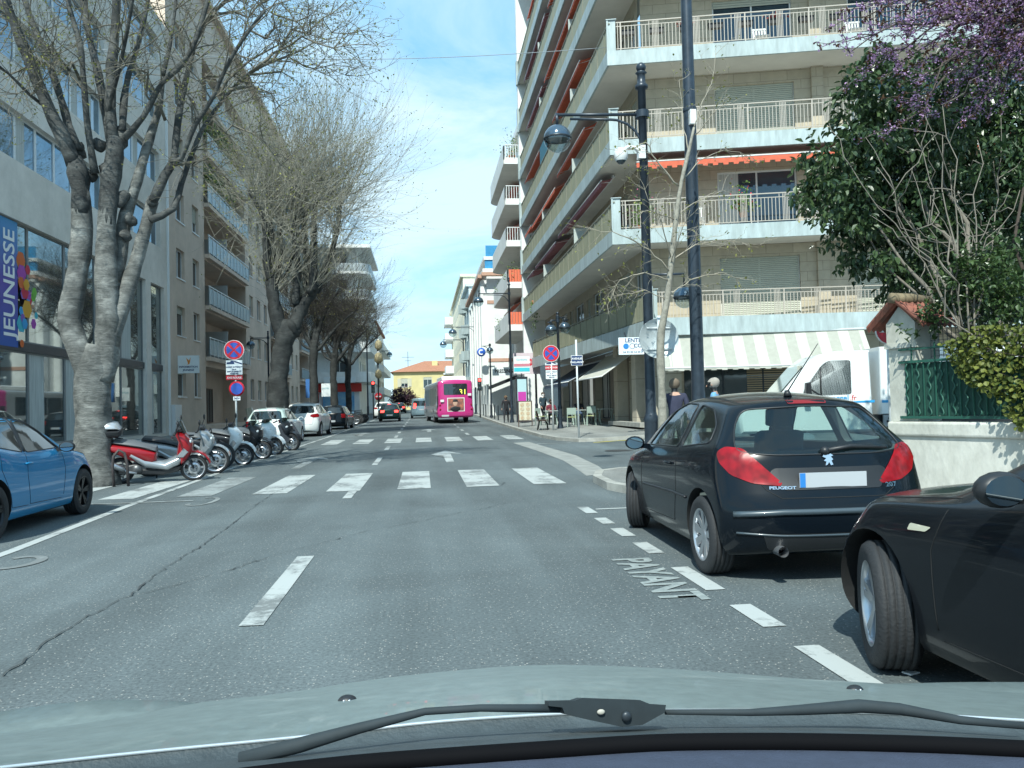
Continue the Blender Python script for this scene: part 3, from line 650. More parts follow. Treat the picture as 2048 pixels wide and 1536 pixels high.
# plants on the balconies and pots
leafm = mat('balcony_leaf', (0.07, 0.14, 0.03), 0.5, var=0.5, vs=6, space='pos', c2=(0.13, 0.19, 0.05))
def leaf_cloud(mb, n, fn, size, rnd, long=1.6, droop=0.0):
    for _ in range(n):
        c = Vector(fn()); d = Vector((rnd.gauss(0, 1), rnd.gauss(0, 1), rnd.gauss(0, 1)-droop)).normalized(); s = size*rnd.uniform(0.6, 1.3)
        e = d.cross(Vector((rnd.gauss(0, 1), rnd.gauss(0, 1), rnd.gauss(0, 1)))).normalized()*s*0.5; d = d*s*long
        mb.add([c, c+d*0.5+e, c+d, c+d*0.5-e], [(0, 1, 2, 3)])
def potted(x, y, z, r, h, label, flower=None, seed=1, hang=False):
    t = thing('potted_plant', label, 'plant', (x, y, z)); rnd = random.Random(seed)
    mb = MB(); mb.lathe([(0.0, 0), (r*0.6, 0), (r*0.8, r*1.1), (r*0.7, r*1.1)], n=12); mb.build('pot', mat('terracotta', (0.35, 0.14, 0.08), 0.8), t)
    mb = MB()
    if hang: leaf_cloud(mb, 260, lambda: (rnd.gauss(0, r*0.5), rnd.gauss(0, r*0.5), r*1.1-abs(rnd.gauss(0, h))), 0.07, rnd)
    else: leaf_cloud(mb, 260, lambda: (rnd.gauss(0, r), rnd.gauss(0, r), r*1.1+abs(rnd.gauss(0, h*0.5))), 0.08, rnd)
    mb.build('foliage', leafm, t)
    if flower:
        mb = MB(); leaf_cloud(mb, 60, lambda: (rnd.gauss(0, r*1.1), rnd.gauss(0, r*1.1), r*1.2+abs(rnd.gauss(0, h*0.6))), 0.05, rnd, 1.0); mb.build('flowers', flower, t)
    return t
potted(7.1, 49.5, 7.0+0.7, 0.25, 0.8, 'trailing green plant hanging over the far olive panel of the second-floor balcony', seed=2, hang=True)
potted(7.6, 51, LV[2], 0.3, 1.2, 'leafy plant at the far end of the third-floor balcony behind the olive panel', seed=3)
q = FSo.p(1.1, -0.5, 0); potted(q[0], q[1], LV[1], 0.2, 1.0, 'bushy plant with pink flowers behind the railing next to the balcony corner', mat('pink_petal', (0.6, 0.1, 0.25), 0.6), 4)
q = FSo.p(4.7, -0.5, 0); potted(q[0], q[1], LV[1]+0.35, 0.18, 0.8, 'pot with red geraniums behind the first railing left of the tall pole', mat('red_petal', (0.7, 0.03, 0.04), 0.6), 5)
q = FSo.p(8.6, -0.5, 0); potted(q[0], q[1], LV[1], 0.22, 0.6, 'low yellow-green shrub in a pot before the blue sliding window', None, 6)
for i in range(9):
    q = FSo.p(0.75+i*1.05, -0.25, 0); t = thing('planter_box', ['leftmost', 'second', 'third', 'fourth', 'fifth', 'sixth', 'seventh', 'eighth', 'rightmost'][i]+' dark planter box hung inside the topmost visible railing', 'planter', (q[0], q[1], LV[3]+0.62), R(-13), 'planter boxes on the top visible balcony')
    mb = MB(); mb.pillow([(-0.24, 0), (0.24, 0), (0.27, 0.2), (-0.27, 0.2)], 0.18, 0.01); mb.build('box', M['black'], t)
    if i in (2, 5): mb = MB(); rr = random.Random(i); leaf_cloud(mb, 90, lambda: (rr.gauss(0, 0.14), rr.gauss(0, 0.05), 0.2+abs(rr.gauss(0, 0.1))), 0.06, rr); mb.build('foliage', mat('red_shrub', (0.3, 0.06, 0.05), 0.7), t)
# balcony furniture seen through the bars
def lounge(x, y, z, rz, label):
    t = thing('patio_chair', label, 'chair', (x, y, z), rz); m_ = mat('white_plastic', (0.65, 0.67, 0.67), 0.4)
    for sx in (-0.24, 0.24):
        for sy in (-0.22, 0.24): mb = MB(); mb.bar((sx, sy, 0), (sx*0.9, sy*0.9, 0.42), 0.04); mb.build('leg', m_, t)
    mb = MB(); mb.pillow([(-0.25, 0.41), (0.25, 0.41), (0.25, 0.45), (-0.25, 0.45)], 0.5, 0.01); mb.build('seat', m_, t)
    mb = MB()
    for i in range(5): mb.bar((-0.2+i*0.1, 0.24, 0.45), (-0.2+i*0.1, 0.36, 0.88), 0.06, 0.02)
    mb.bar((-0.26, 0.36, 0.9), (0.26, 0.36, 0.9), 0.06); mb.build('backrest', m_, t)
for u, l in ((3.1, 'white slatted patio chair on the balcony under the orange awning, left of the tall pole'), (7.3, 'white slatted patio chair on the balcony under the orange awning, before the sliding window'), (5.6, 'pale patio chair behind the top visible railing, left of the wide dark window'), (8.9, 'pale patio chair behind the top visible railing, below the planter boxes on the right')):
    q = FSo.p(u, -0.85, 0); lounge(q[0], q[1], LV[3] if 'top visible' in l else LV[1], R(-13), l)
# ================= right side beyond the corner block =================
cream = mat('cream_render', (0.8, 0.76, 0.6), 0.8, var=0.12, vs=0.8, space='pos', dirt=0.12)
pinkish = mat('salmon_band', (0.5, 0.3, 0.22), 0.8, var=0.1, vs=2)
orail = mat('orange_balcony_panel', (0.7, 0.16, 0.08), 0.5)
def strip_each(parent, name, m, boxes, fr=None, **kw):
    for b in boxes:
        mb = MB()
        if fr: fr.box(mb, *b)
        else: mb.box(*b)
        mb.build(name, m, parent)
B2 = thing('apartment_building', 'white apartment building with rounded solid balconies and orange end railings next to the corner block', 'building')
mb = MB(); F2 = Fr((8.0, 69.0), (0, -1)); hol = []
lv2 = [7.0, 10.0, 12.95, 15.9, 18.8]
for z in [3.9]+lv2:
    for a in (1.5, 5.5, 9.8): hol.append((a, a+2.2, z+0.5, z+2.6, 0.15))
F2.wall(mb, 0, 14.4, 0.4, 22.5, hol); mb.build('wall', M['white_paint'], B2)
mb = MB(); mb.box((8.02, 54.7, 0.4), (16, 68.9, 22.4)); mb.box((7.6, 54.6, 22.42), (16, 69.4, 22.9)); mb.build('roof', M['white_paint'], B2)
for i, h in enumerate(hol): window(B2, F2, h[0], h[1], h[2], h[3], 0.12, 'glass', seed=i, sill=False)
def round_balcony(parent, x_in, x_out, y0, y1, z, m, h=1.0, slab=0.3, solid=True, radius=1.4):
    pts = [(x_in, y0), (x_out, y0)]
    n = 10
    for i in range(n+1):
        t = math.pi/2*i/n; pts.append((x_out+(radius)*(1-math.cos(t)), y1-radius+radius*math.sin(t)))
    pts.append((x_in, y1))
    mb = MB(); mb.prism(pts, z, z+slab); mb.build('balcony_slab', soffit_m, parent)
    out = pts[1:-1]; mb = MB(); mb.smooth = False
    for i in range(1 if solid == 'end' else 0, len(out)-1):
        a, b = out[i], out[i+1]; mb.quad((a[0]-0.01, a[1], z-0.02), (b[0]-0.01, b[1], z-0.02), (b[0]-0.01, b[1], z+slab+h), (a[0]-0.01, a[1], z+slab+h)); mb.quad((a[0]+0.1, a[1], z+slab+0.01), (b[0]+0.1, b[1], z+slab+0.01), (b[0]+0.1, b[1], z+slab+h), (a[0]+0.1, a[1], z+slab+h)); mb.quad((a[0]-0.01, a[1], z+slab+h), (b[0]-0.01, b[1], z+slab+h), (b[0]+0.1, b[1], z+slab+h), (a[0]+0.1, a[1], z+slab+h))
    mb.build('parapet', m, parent)
for i, z in enumerate(lv2):
    round_balcony(B2, 8.0, 6.1-0.02*i, 55.6, 67.6, z-0.3, M['white_paint'])
    mb = MB(); mb.box((6.08, 55.5, z-0.32), (8, 55.58, z+0.12)); mb.build('balcony_edge', M['white_paint'], B2)
    mb = MB()
    if i < 2:
        for k in range(9): mb.box((6.2+0.2*k, 55.54-0.02*(k % 2), z+0.13), (6.37+0.2*k, 55.58, z+1.0))
        mb.build('end_panel', orail, B2)
    else:
        for k in range(10): mb.box((6.15+0.18*k, 55.52, z+0.12), (6.19+0.18*k, 55.56, z+1.0))
        mb.box((6.12, 55.5, z+1.0), (8, 55.58, z+1.05)); mb.build('end_railing', M['frame_white'], B2)
    awning_valance(B2, F2, 2.0, 9.0, z+2.55, 0.9, orange, v0=0.1, drop=0.5, val=0.1) if i in (0, 2, 3) else None
q = potted(6.6, 56.2, 10.0, 0.35, 1.0, 'leafy plant above the upper orange railing of the white building', seed=12)
potted(6.5, 63, 10.0, 0.3, 0.9, 'plant showing over the white parapet beyond the upper orange railing', None, 13)
potted(6.5, 62, 6.95, 0.3, 0.9, 'plant showing over the white parapet beyond the lower orange railing', None, 14)
potted(6.7, 56.3, 18.9, 0.35, 1.4, 'tall flowering plant on the topmost rounded balcony', mat('orange_petal', (0.6, 0.2, 0.05), 0.6), 15)
# shopfront under it
mb = MB(); mb.box((9.2, 54.7, 0.4), (9.3, 69, 6.6)); mb.build('shop_wall', mat('grey_shop', (0.14, 0.15, 0.16), 0.6), B2)
def bldg(label, x_face, x_back, y0, y1, z1, m, floors, z0, fh, wins, side, win_h=(0.8, 2.2), name='apartment_building', roofm=None, dep=0.15, balc=None, southwins=None, z_base=0.3, bm=None):
    """plain street block: street facade at x_face (side=+1 right of the street), end wall at y0"""
    t = thing(name, label, 'building')
    fr = Fr((x_face, y1), (0, -1)) if side > 0 else Fr((x_face, y0), (0, 1))
    Lh = y1-y0; hol = []
    for k in range(floors):
        for a, b in wins: hol.append((a, b, z0+k*fh+win_h[0], z0+k*fh+win_h[1], dep))
    mb = MB(); fr.wall(mb, 0, Lh, z_base, z1, hol)
    fs = Fr((x_face, y0), (1, 0)) if side > 0 else Fr((x_back, y0), (1, 0))
    wd = abs(x_back-x_face); sh = []
    if southwins:
        for k in range(floors):
            for a, b in southwins: sh.append((a, b, z0+k*fh+win_h[0], z0+k*fh+win_h[1], dep))
    fs.wall(mb, 0, wd, z_base, z1, sh)
    mb.quad((x_back, y0, z_base), (x_back, y1, z_base), (x_back, y1, z1), (x_back, y0, z1)); mb.quad((x_face, y1, z_base), (x_back, y1, z_base), (x_back, y1, z1), (x_face, y1, z1))
    mb.build('wall', m, t)
    for i, h in enumerate(hol): window(t, fr, *h[:4], dep-0.03, random.Random(i+int(y0)).choice(['glass', 'glass', 'half', 'shut']), seed=i, sill=False)
    for i, h in enumerate(sh): window(t, fs, *h[:4], dep-0.03, 'glass', seed=i+50, sill=False)
    mb = MB(); a, b = sorted((x_face-side*0.35, x_back)); mb.box((a, y0-0.2, z1+0.002), (b, y1+0.1, z1+0.35)); mb.build('roof', roofm or m, t)
    return t, fr, fs
t3, f3, g3 = bldg('white street house with salmon bands, tall narrow windows and a blue roof terrace', 5.9, 14, 71, 92, 13.4, M['white_paint'], 4, 1.6, 2.85, [(1.5, 2.3), (4.5, 5.3), (8, 8.8), (11.5, 12.3), (15, 15.8), (18.6, 19.4)], 1, (0.9, 2.6), name='town_house', southwins=[(4.5, 5.5)])
for z in (5.4, 10.6): mb = MB(); g3.box(mb, 0.0, 8, 0.003, 0.05, z, z+0.3); mb.build('band', pinkish, t3)
mb = MB(); g3.box(mb, -0.5, 8, 0.36, 0.9, 13.0, 13.3); mb.box((5.1, 70.8, 12.9), (5.55, 92, 13.2)); mb.build('cornice', pinkish, t3)
for u in (2.9, 6.6, 10.2, 13.6, 17.2, 20.4): mb = MB(); f3.box(mb, u-0.55, u+0.35, 0.003, 0.55, 3.4, 12.2); mb.build('bay', M['white_paint'], t3)
bluep = mat('blue_awning_cloth', (0.03, 0.25, 0.5), 0.6, var=0.15, vs=3)
mb = MB(); mb.box((5.7, 71.2, 14.6), (12, 84, 14.9)); mb.build('terrace_roof', M['white_paint'], t3)
mb = MB(); mb.box((5.8, 71.3, 13.77), (9, 71.4, 14.59)); mb.build('terrace_blind', bluep, t3)
for k in range(4): mb = MB(); mb.box((5.9+k*1.6, 71.3, 14.92), (7.35+k*1.6, 71.36, 15.9)); mb.build('blue_screen', bluep, t3)
mb = MB(); mb.prism([(5.4, 71.5), (5.9, 71.3), (5.9, 83), (5.4, 82)], 12.3, 12.8); mb.build('terrace_edge', M['white_paint'], t3)
# blue-white block with angular balconies behind
t3b, f3b, g3b = bldg('narrow pale blue block with pointed balconies between the salmon-banded house and the cream block', 5.6, 13, 93, 104, 15.5, mat('pale_blue_render', (0.5, 0.6, 0.62), 0.7), 4, 2.5, 3.1, [(1, 2.4), (5, 6.4), (8, 9.4)], 1)
for k in range(4):
    for j in range(2): mb = MB(); y = 94.5+j*5; z = 3.9+k*3.1; mb.prism([(5.58, y), (4.7, y+1.2), (5.58, y+3.6)], z, z+1.1); mb.build('balcony', fascia_m, t3b)
t4, f4, g4 = bldg('tall cream apartment block with rows of small windows down the right side of the street', 5.6, 14, 105, 150, 18.6, cream, 6, 2.2, 2.75, [(a, a+0.9) for a in range(2, 43, 4)], 1)
for k in range(5):
    mb = MB(); mb.box((4.2, 142, 4.6+k*2.9), (5.59, 149.5, 5.9+k*2.9)); mb.build('balcony', M['white_paint'], t4)
# ================= left side =================
greyr = mat('pale_grey_render', (0.76, 0.71, 0.65), 0.85, var=0.12, vs=0.7, bump=0.25, bs=60, space='pos', dirt=0.18)
A = thing('office_building', 'pale grey youth-centre building with ribbon windows and a tall glazed front', 'building')
FA = Fr((-13, 8), (0, 1))                   # u = y - 8, outward is +x
HA = 21.7; hol = []
bands = [(9.8, 11.45), (12.95, 14.6), (16.1, 17.75), (19.2, 20.6)]
for c, d in bands: hol += [(7, 26.8, c, d, 0.3), (28.9, 33.8, c, d, 0.3)]
hol += [(6.6, 31.6, 0.45, 7.85, 0.25), (32.3, 34.3, 0.45, 7.85, 0.25)]
mb = MB(); FA.wall(mb, 6, 35, 0.1, HA, hol)
E_ = Fr((-34, 43), (1, 0)); mb.quad((-13, 43, 0.1), (-34, 43, 0.1), (-34, 43, HA), (-13, 43, HA)); mb.build('wall', greyr, A)
mb = MB(); mb.quad((-13, 14, 0.1), (-34, 14, 0.1), (-34, 14, HA), (-13, 14, HA)); mb.box((-34, 14.004, HA-0.02), (-13.004, 42.99, HA)); mb.build('roof', greyr, A)
for i, (c, d) in enumerate(bands):
    for a, b, n in ((7, 26.8, 14), (28.9, 33.8, 3)):
        for k in range(n):
            w_ = (b-a)/n; window(A, FA, a+k*w_+0.002, a+(k+1)*w_-0.002, c+0.002, d-0.002, 0.24, 'none', mull=0, seed=i*20+k, pm=M['pane3'], sill=False)
for a, b, n in ((6.6, 31.6, 9), (32.3, 34.3, 1)):
    for k in range(n):
        w_ = (b-a)/n; window(A, FA, a+k*w_+0.002, a+(k+1)*w_-0.002, 3.9, 7.84, 0.22, 'none', mull=0, pm=M['mirror_pane'], fm=mat('grey_mullion', (0.2, 0.21, 0.21), 0.5), sill=False, seed=3)
        window(A, FA, a+k*w_+0.002, a+(k+1)*w_-0.002, 0.46, 3.6, 0.22, 'none', mull=0, pm=M['mirror_pane'], fm=mat('grey_mullion', (0, 0, 0)), sill=False, seed=3)
mb = MB(); FA.box(mb, 6.6, 31.6, -0.25, -0.1, 3.602, 3.898); mb.build('transom', M['dark_metal'], A)
mb = MB(); FA.box(mb, 32.3, 34.3, -0.25, -0.1, 3.602, 3.898); mb.build('transom', M['dark_metal'], A)
mb = MB(); FA.box(mb, 34.8, 34.9, 0.0, 0.1, 0.2, HA-4); mb.build('downpipe', M['frame_white'], A)
# poster on the glass
po = thing('window_poster', 'tall blue poster with white lettering JEUNESSE and coloured hexagons on the glazed front', 'poster', (-13.12, 26.9, 5.75))
mb = MB(); mb.box((0, -1.6, -2.05), (0.03, 0.75, 2.05))
grad = bpy.data.materials.new('poster_print'); grad.use_nodes = True
_n = grad.node_tree; _p = _n.nodes['Principled BSDF']; _t = N(_n, 'ShaderNodeTexCoord'); _s = N(_n, 'ShaderNodeSeparateXYZ'); _m = N(_n, 'ShaderNodeMapRange', i_1=-2.0, i_2=2.0)
_r2 = N(_n, 'ShaderNodeValToRGB'); _r2.color_ramp.elements[0].color = (0.01, 0.08, 0.35, 1); _r2.color_ramp.elements[1].color = (0.05, 0.25, 0.5, 1); _e = _r2.color_ramp.elements.new(0.5); _e.color = (0.1, 0.06, 0.35, 1)
_n.links.new(_t.outputs['Object'], _s.inputs[0]); _n.links.new(_s.outputs[2], _m.inputs[0]); _n.links.new(_m.outputs[0], _r2.inputs[0]); _n.links.new(_r2.outputs[0], _p.inputs['Base Color'])
mb.build('sheet', grad, po)
text_part('lettering', 'JEUNESSE', 0.98, whitei, po, (0.04, 0.22, -0.02), (R(90), R(-90), R(90)), 0.003, sx=0.86, bold=0.012)
rnd = random.Random(4)
hexc = [(0.5, 0.02, 0.05), (0.03, 0.3, 0.6), (0.6, 0.3, 0.02), (0.15, 0.4, 0.05), (0.35, 0.05, 0.35), (0.6, 0.12, 0.02), (0.2, 0.1, 0.4), (0.05, 0.4, 0.5)]
for i in range(22):
    z = rnd.gauss(-0.4, 0.75); y = 1.35+rnd.gauss(0, 0.38)-abs(z+0.4)*0.12; r_ = rnd.uniform(0.12, 0.34)
    z = max(-1.9, min(1.8, z)); y = max(0.95, min(2.1, y))
    mb = MB(); mb.add([(0.032+i*0.0012, y+r_*math.cos(k*math.pi/3), z+r_*math.sin(k*math.pi/3)) for k in range(6)], [tuple(range(6))]); mb.build('hexagon', mat('hex%d' % (i % 8), hexc[i % 8], 0.6), po)
# cream-pink apartment block
salmon = mat('salmon_render', (0.66, 0.535, 0.44), 0.85, var=0.1, vs=0.6, bump=0.15, bs=50, space='pos', dirt=0.16)
Bc = thing('apartment_building', 'salmon-beige apartment block with recessed blue-panelled balconies', 'building')
FB = Fr((-13, 43.02), (0, 1)); HB = 26.8; fl = [4.9+3.13*k for k in range(7)]
wins = [(1.4, 2.9), (4.5, 5.8), (19.6, 20.9), (22.4, 23.7), (25.2, 26.5), (38.6, 39.9), (41.5, 42.8)]; recs = [(7.0, 18.3), (28.0, 37.4), (44.2, 51.0)]
hol = []; wl_ = []
for z in fl[:-1]:
    for a, b in wins: hol.append((a, b, z+0.75, z+2.35, 0.28)); wl_.append((a, b, z+0.75, z+2.35))
    for a, b in recs: hol.append((a, b, z-0.05, z+2.72, 1.7))
for a, b in wins: hol.append((a, b, 2.35, 3.95, 0.28)); wl_.append((a, b, 2.35, 3.95))
for a, b in recs: hol.append((a, b, 0.7, 4.25, 1.7))
mb = MB(); FB.wall(mb, 0, 52.5, 0.2, HB, hol); mb.quad((-13, 43.02, HA), (-26, 43.02, HA), (-26, 43.02, HB), (-13, 43.02, HB)); mb.quad((-13, 95.52, 0), (-26, 95.52, 0), (-26, 95.52, HB), (-13, 95.52, HB)); mb.build('wall', salmon, Bc)
mb = MB(); mb.box((-26, 42.95, HB+0.002), (-12.6, 95.6, HB+0.3)); mb.build('roof', salmon, Bc)
for i, h in enumerate(wl_): window(Bc, FB, *h, 0.22, 'half' if i % 3 == 0 else 'glass', mull=1 if i % 2 else 0, seed=i, pm=M['pane'], sill=True)
bpan = mat('blue_balcony_panel', (0.2, 0.3, 0.35), 0.35, var=0.2, vs=4, space='pos', stretch=(1, 5, 0.4))
for ri, (a, b) in enumerate(recs):
    for z in fl[:-1]:
        mb = MB(); FB.box(mb, a+0.02, b-0.02, 0.004, 0.3, z-0.3, z-0.06); mb.build('balcony_edge', salmon, Bc)
        mb = MB(); n = int((b-a)/0.9)
        FB.box(mb, a+0.03, b-0.03, 0.22, 0.26, z+0.06, z+0.98); mb.build('balcony_panel', bpan, Bc)
        mb = MB(); FB.box(mb, a+0.03, b-0.03, 0.2, 0.27, z+1.08, z+1.13)
        for k in range(n+1): u = a+0.06+(b-a-0.12)*k/n; FB.box(mb, u-0.02, u+0.02, 0.262, 0.29, z-0.05, z+1.08)
        mb.build('handrail', M['frame_white'], Bc)
        for (u0, u1) in ((a+0.6, a+3.2), (b-3.4, b-0.8)): window(Bc, FB, u0, u1, z+0.05, z+2.2, 1.6, 'none', mull=1, sill=False, pm=M['pane'])
        if (b-a) > 9: mb = MB(); FB.box(mb, (a+b)/2-0.04, (a+b)/2+0.04, -1.7, 0.0, z, z+2.0); mb.build('balcony_divider', mat('pale_divider', (0.4, 0.42, 0.42), 0.5), Bc)
    for u0 in (a+0.8, a+3.6, a+6.2): window(Bc, FB, u0, u0+1.5, 0.75, 3.1, 1.6, 'none', mull=1, fm=mat('brown_door_frame', (0.12, 0.07, 0.05), 0.6), sill=False)
# ivy trailing from two of the balconies
rnd = random.Random(9); FBp = FB.p
for zi, l in ((3, 'ivy hanging over the third-floor balcony of the salmon block, next to its first window column'), (4, 'ivy hanging along the fourth-floor balcony of the salmon block, partly behind the big bare tree')):
    o = MB(); leaf_cloud(o, 1500, lambda: FBp(rnd.uniform(7.1, 14.5), rnd.uniform(-0.7, 0.35), fl[zi]+2.5-abs(rnd.gauss(0, 0.6))), 0.11, rnd); tag(o.build('balcony_ivy', leafm), l, 'ivy', 'ivy on the salmon block balconies')
# small services panel / signs by the building
bd = board('wall_sign', 'small white sign with orange emblem and navy lettering fixed to the salmon block', 'sign', (-12.4, 44.3, 4.05), R(0), 1.1, 0.95, 0.08, whitep, [('INFORMATION', 0.14, 0, -0.14, navy, 0.003), ('JEUNESSE', 0.14, 0, -0.31, navy, 0.003)])
mb = MB(); mb.add([(-0.12, -0.046, 0.36), (-0.02, -0.046, 0.05), (0.03, -0.046, 0.2), (0.13, -0.046, 0.38), (0.06, -0.046, 0.02), (-0.05, -0.046, -0.02)], [(0, 1, 2), (2, 3, 4), (1, 2, 4, 5)]); mb.build('emblem', mat('emblem_orange', (0.7, 0.25, 0.03), 0.5), bd)
mb = MB(); mb.box((-13.1, 43.1, 0.2), (-12.75, 44.2, 1.9)); tag(mb.build('meter_cabinet', M['frame_white']), 'pale grey meter cabinet at the foot of the salmon block', 'cabinet')
# corner block with curved balconies, red shop below
C = thing('apartment_building', 'white corner block with curved balconies above a red shop, behind the dark bare trees', 'building')
FCs = Fr((-20, 98), (1, 0)); FCe = Fr((-7.6, 98), (0, 1)); hc = []; zc = [5.0, 8.6, 11.8, 14.9, 18.0]
for z in zc:
    for a in (1.5, 5, 9): hc.append((a, a+2.2, z+0.3, z+2.4, 0.15))
mb = MB(); FCs.wall(mb, 0, 12.4, 0.4, 20.6, hc); h2 = [(a, a+1.8, z+0.3, z+2.4, 0.15) for z in zc for a in (1.5, 6, 9.5)]; FCe.wall(mb, 0, 13, 0.4, 20.6, h2); mb.build('wall', M['white_paint'], C)
for i, h in enumerate(hc): window(C, FCs, *h[:4], 0.12, 'glass', seed=i, sill=False)
for i, h in enumerate(h2): window(C, FCe, *h[:4], 0.12, 'glass', seed=i, sill=False)
for z in zc:
    pts = [(-20, 98), (-20, 96.4)]+[(-7.6+1.6*math.sin(t)-0.0, 97.9-1.5*math.cos(t)) for t in [math.pi/2*k/8 for k in range(9)]]+[(-6.0, 110.5), (-7.6, 110.5)]
    mb = MB(); mb.prism(pts, z-0.3, z); mb.build('balcony_slab', M['white_paint'], C)
    mb = MB(); out = pts[1:-1]
    for i in range(len(out)-1): a, b = out[i], out[i+1]; mb.quad((a[0], a[1], z+0.002), (b[0], b[1], z+0.002), (b[0], b[1], z+0.95), (a[0], a[1], z+0.95))
    mb.build('parapet', M['white_paint'] if z < 9 else mat('dim_panel', (0.35, 0.4, 0.42), 0.5), C)
mb = MB(); mb.box((-20, 95.5, 20.62), (-5.8, 112, 21.0)); mb.build('roof', M['white_paint'], C)
mb = MB(); mb.box((-19, 97.6, 3.6), (-7.3, 97.95, 4.6)); mb.build('red_fascia', mat('shop_red', (0.6, 0.04, 0.03), 0.5), C)
mb = MB(); mb.box((-17, 97.7, 0.9), (-12.4, 97.97, 3.5)); mb.build('red_shopfront', mat('shop_red', (0, 0, 0)), C)
mb = MB(); mb.box((-11.9, 97.7, 0.9), (-8.2, 97.97, 3.9)); mb.build('blue_shop_window', mat('blue_poster', (0.04, 0.2, 0.42), 0.3, var=0.8, vs=1.2, c2=(0.3, 0.5, 0.6)), C)
mb = MB(); mb.box((-11.6, 96.2, 4.65), (-7.9, 96.3, 5.35)); mb.build('shop_board', whitep, C)
D4, f4d, g4d = bldg('white block with long shaded windows and red-brown roof edge beyond the curved corner block', -6.6, -16, 114, 140, 13.6, M['white_paint'], 3, 3.6, 3.2, [(1, 8), (10, 17), (18.5, 25)], -1, (0.9, 2.3), roofm=mat('brown_roof', (0.25, 0.1, 0.07), 0.8))
for k in range(3): mb = MB(); mb.box((-6.59, 115, 3.5+3.2*k), (-5.4, 139, 4.5+3.2*k)); mb.build('balcony', M['white_paint'], D4)
D5, _, _ = bldg('low white building with plain walls left of the yellow house', -9.0, -24, 160, 172, 10.0, M['white_paint'], 2, 3, 3, [(2, 4), (7, 9)], -1, southwins=[(3, 5), (9, 11)])
# yellow house closing the street
Y = thing('house', 'pale yellow house with a low red tiled roof closing the end of the street', 'house')
yel = mat('pale_yellow_render', (0.6, 0.52, 0.26), 0.8, var=0.1, vs=0.7)
FY = Fr((-6.0, 168), (1, 0)); hy = [(1.6, 3.0, 5.9, 7.7, 0.15), (6.2, 8.0, 5.6, 7.9, 0.15), (12.0, 13.6, 5.9, 7.9, 0.15), (1.6, 3.0, 2.6, 4.4, 0.15), (6.3, 7.9, 2.4, 4.4, 0.15), (12, 13.6, 2.4, 4.4, 0.15)]
mb = MB(); FY.wall(mb, 0, 19, 0.8, 9.1, hy); mb.quad((-6, 168, 0.8), (-6, 180, 0.8), (-6, 180, 9.1), (-6, 168, 9.1)); mb.quad((13, 168, 0.8), (13, 180, 0.8), (13, 180, 9.1), (13, 168, 9.1)); mb.build('wall', yel, Y)
for i, h in enumerate(hy): window(Y, FY, *h[:4], 0.12, 'half', seed=i)
for a in (0.85, 3.05): mb = MB(); FY.box(mb, a, a+0.7, 0.01, 0.06, 5.9, 7.7); mb.build('shutter', mat('pale_shutter', (0.5, 0.48, 0.36), 0.6), Y)
rt = mat('red_roof_tiles', (0.38, 0.17, 0.1), 0.85, var=0.35, vs=1.5, stretch=(8, 1, 1), space='pos')
mb = MB(); mb.add([(-6.6, 167.4, 9.05), (13.6, 167.4, 9.05), (13.6, 181, 9.05), (-6.6, 181, 9.05), (0.5, 174, 11.6), (7.5, 174, 11.6)], [(0, 1, 5, 4), (1, 2, 5), (2, 3, 4, 5), (3, 0, 4), (3, 2, 1, 0)]); mb.build('roof', rt, Y)
mb = MB(); mb.box((2.1, 171, 10.1), (3.3, 172, 11.5)); mb.build('chimney', yel, Y)
mb = MB(); mb.box((4.4, 166.9, 8.3), (9.4, 167.9, 8.6)); mb.build('canopy', M['white_paint'], Y)
# tv aerial beyond the yellow house
ae = MB(); ae.bar((-3.2, 185, 9), (-3.2, 185, 14.5), 0.1); ae.bar((-4.6, 185, 13.2), (-1.8, 185, 13.2), 0.07); ae.bar((-3.9, 185, 12.4), (-2.5, 185, 12.4), 0.07); tag(ae.build('tv_aerial', M['dark_metal']), 'thin television aerial rising behind the left end of the tiled roof', 'aerial')
# hill beyond
mb = MB(); pts = []
for j in range(7):
    for i in range(41):
        x = -260+i*13; pts.append((x, 480+j*30, -2+22*math.sin(math.pi*j/6)*(0.55+0.3*math.sin(i*0.5)+0.15*math.sin(i*1.7))))
mb.smooth = True; mb.add(pts, [(j*41+i, j*41+i+1, (j+1)*41+i+1, (j+1)*41+i) for j in range(6) for i in range(40)]); tag(mb.build('hill', mat('far_hill', (0.16, 0.2, 0.2), 0.9, var=0.3, vs=0.05, space='pos')), kind='structure')
# ================= garden corner on the right =================
plaster = mat('old_white_plaster', (0.62, 0.62, 0.565), 0.85, var=0.2, vs=3.5, bump=0.35, bs=14, space='pos', dirt=0.3, stretch=(1, 1, 0.6))
# the wall runs from the pillar back past the camera: from (6.35,10.3) towards (8.3,5)
W0 = Vector((6.40, 10.42)); WD = Vector((0.35, -1)).normalized()
FGd = Fr(W0, (WD.x, WD.y))
if FGd.n.x > 0: FGd.n = -FGd.n
gw = thing('garden_wall', 'low whitewashed wall with a rounded coping under the green garden fence', 'wall')
mb = MB(); FGd.box(mb, 0.03, 14, -0.34, 0.0, 0.0, 0.86); mb.build('wall', plaster, gw)
mb = MB(); FGd.box(mb, 0.0, 14, -0.39, 0.04, 0.862, 1.06); o = mb.build('coping', plaster, gw)
bv = o.modifiers.new('b', 'BEVEL'); bv.width = 0.035; bv.segments = 3
pi = thing('gate_pillar', 'white plaster pillar with a small red tiled gable roof at the corner of the garden', 'pillar')
mb = MB(); FGd.box(mb, 0.02, 0.44, -0.5, -0.03, 1.064, 2.06); mb.build('shaft', plaster, pi)
mb = MB(); FGd.box(mb, -0.03, 0.47, -0.53, 0.0, 2.06, 2.13); FGd.box(mb, 0.0, 0.45, -0.5, -0.02, 2.13, 2.4)
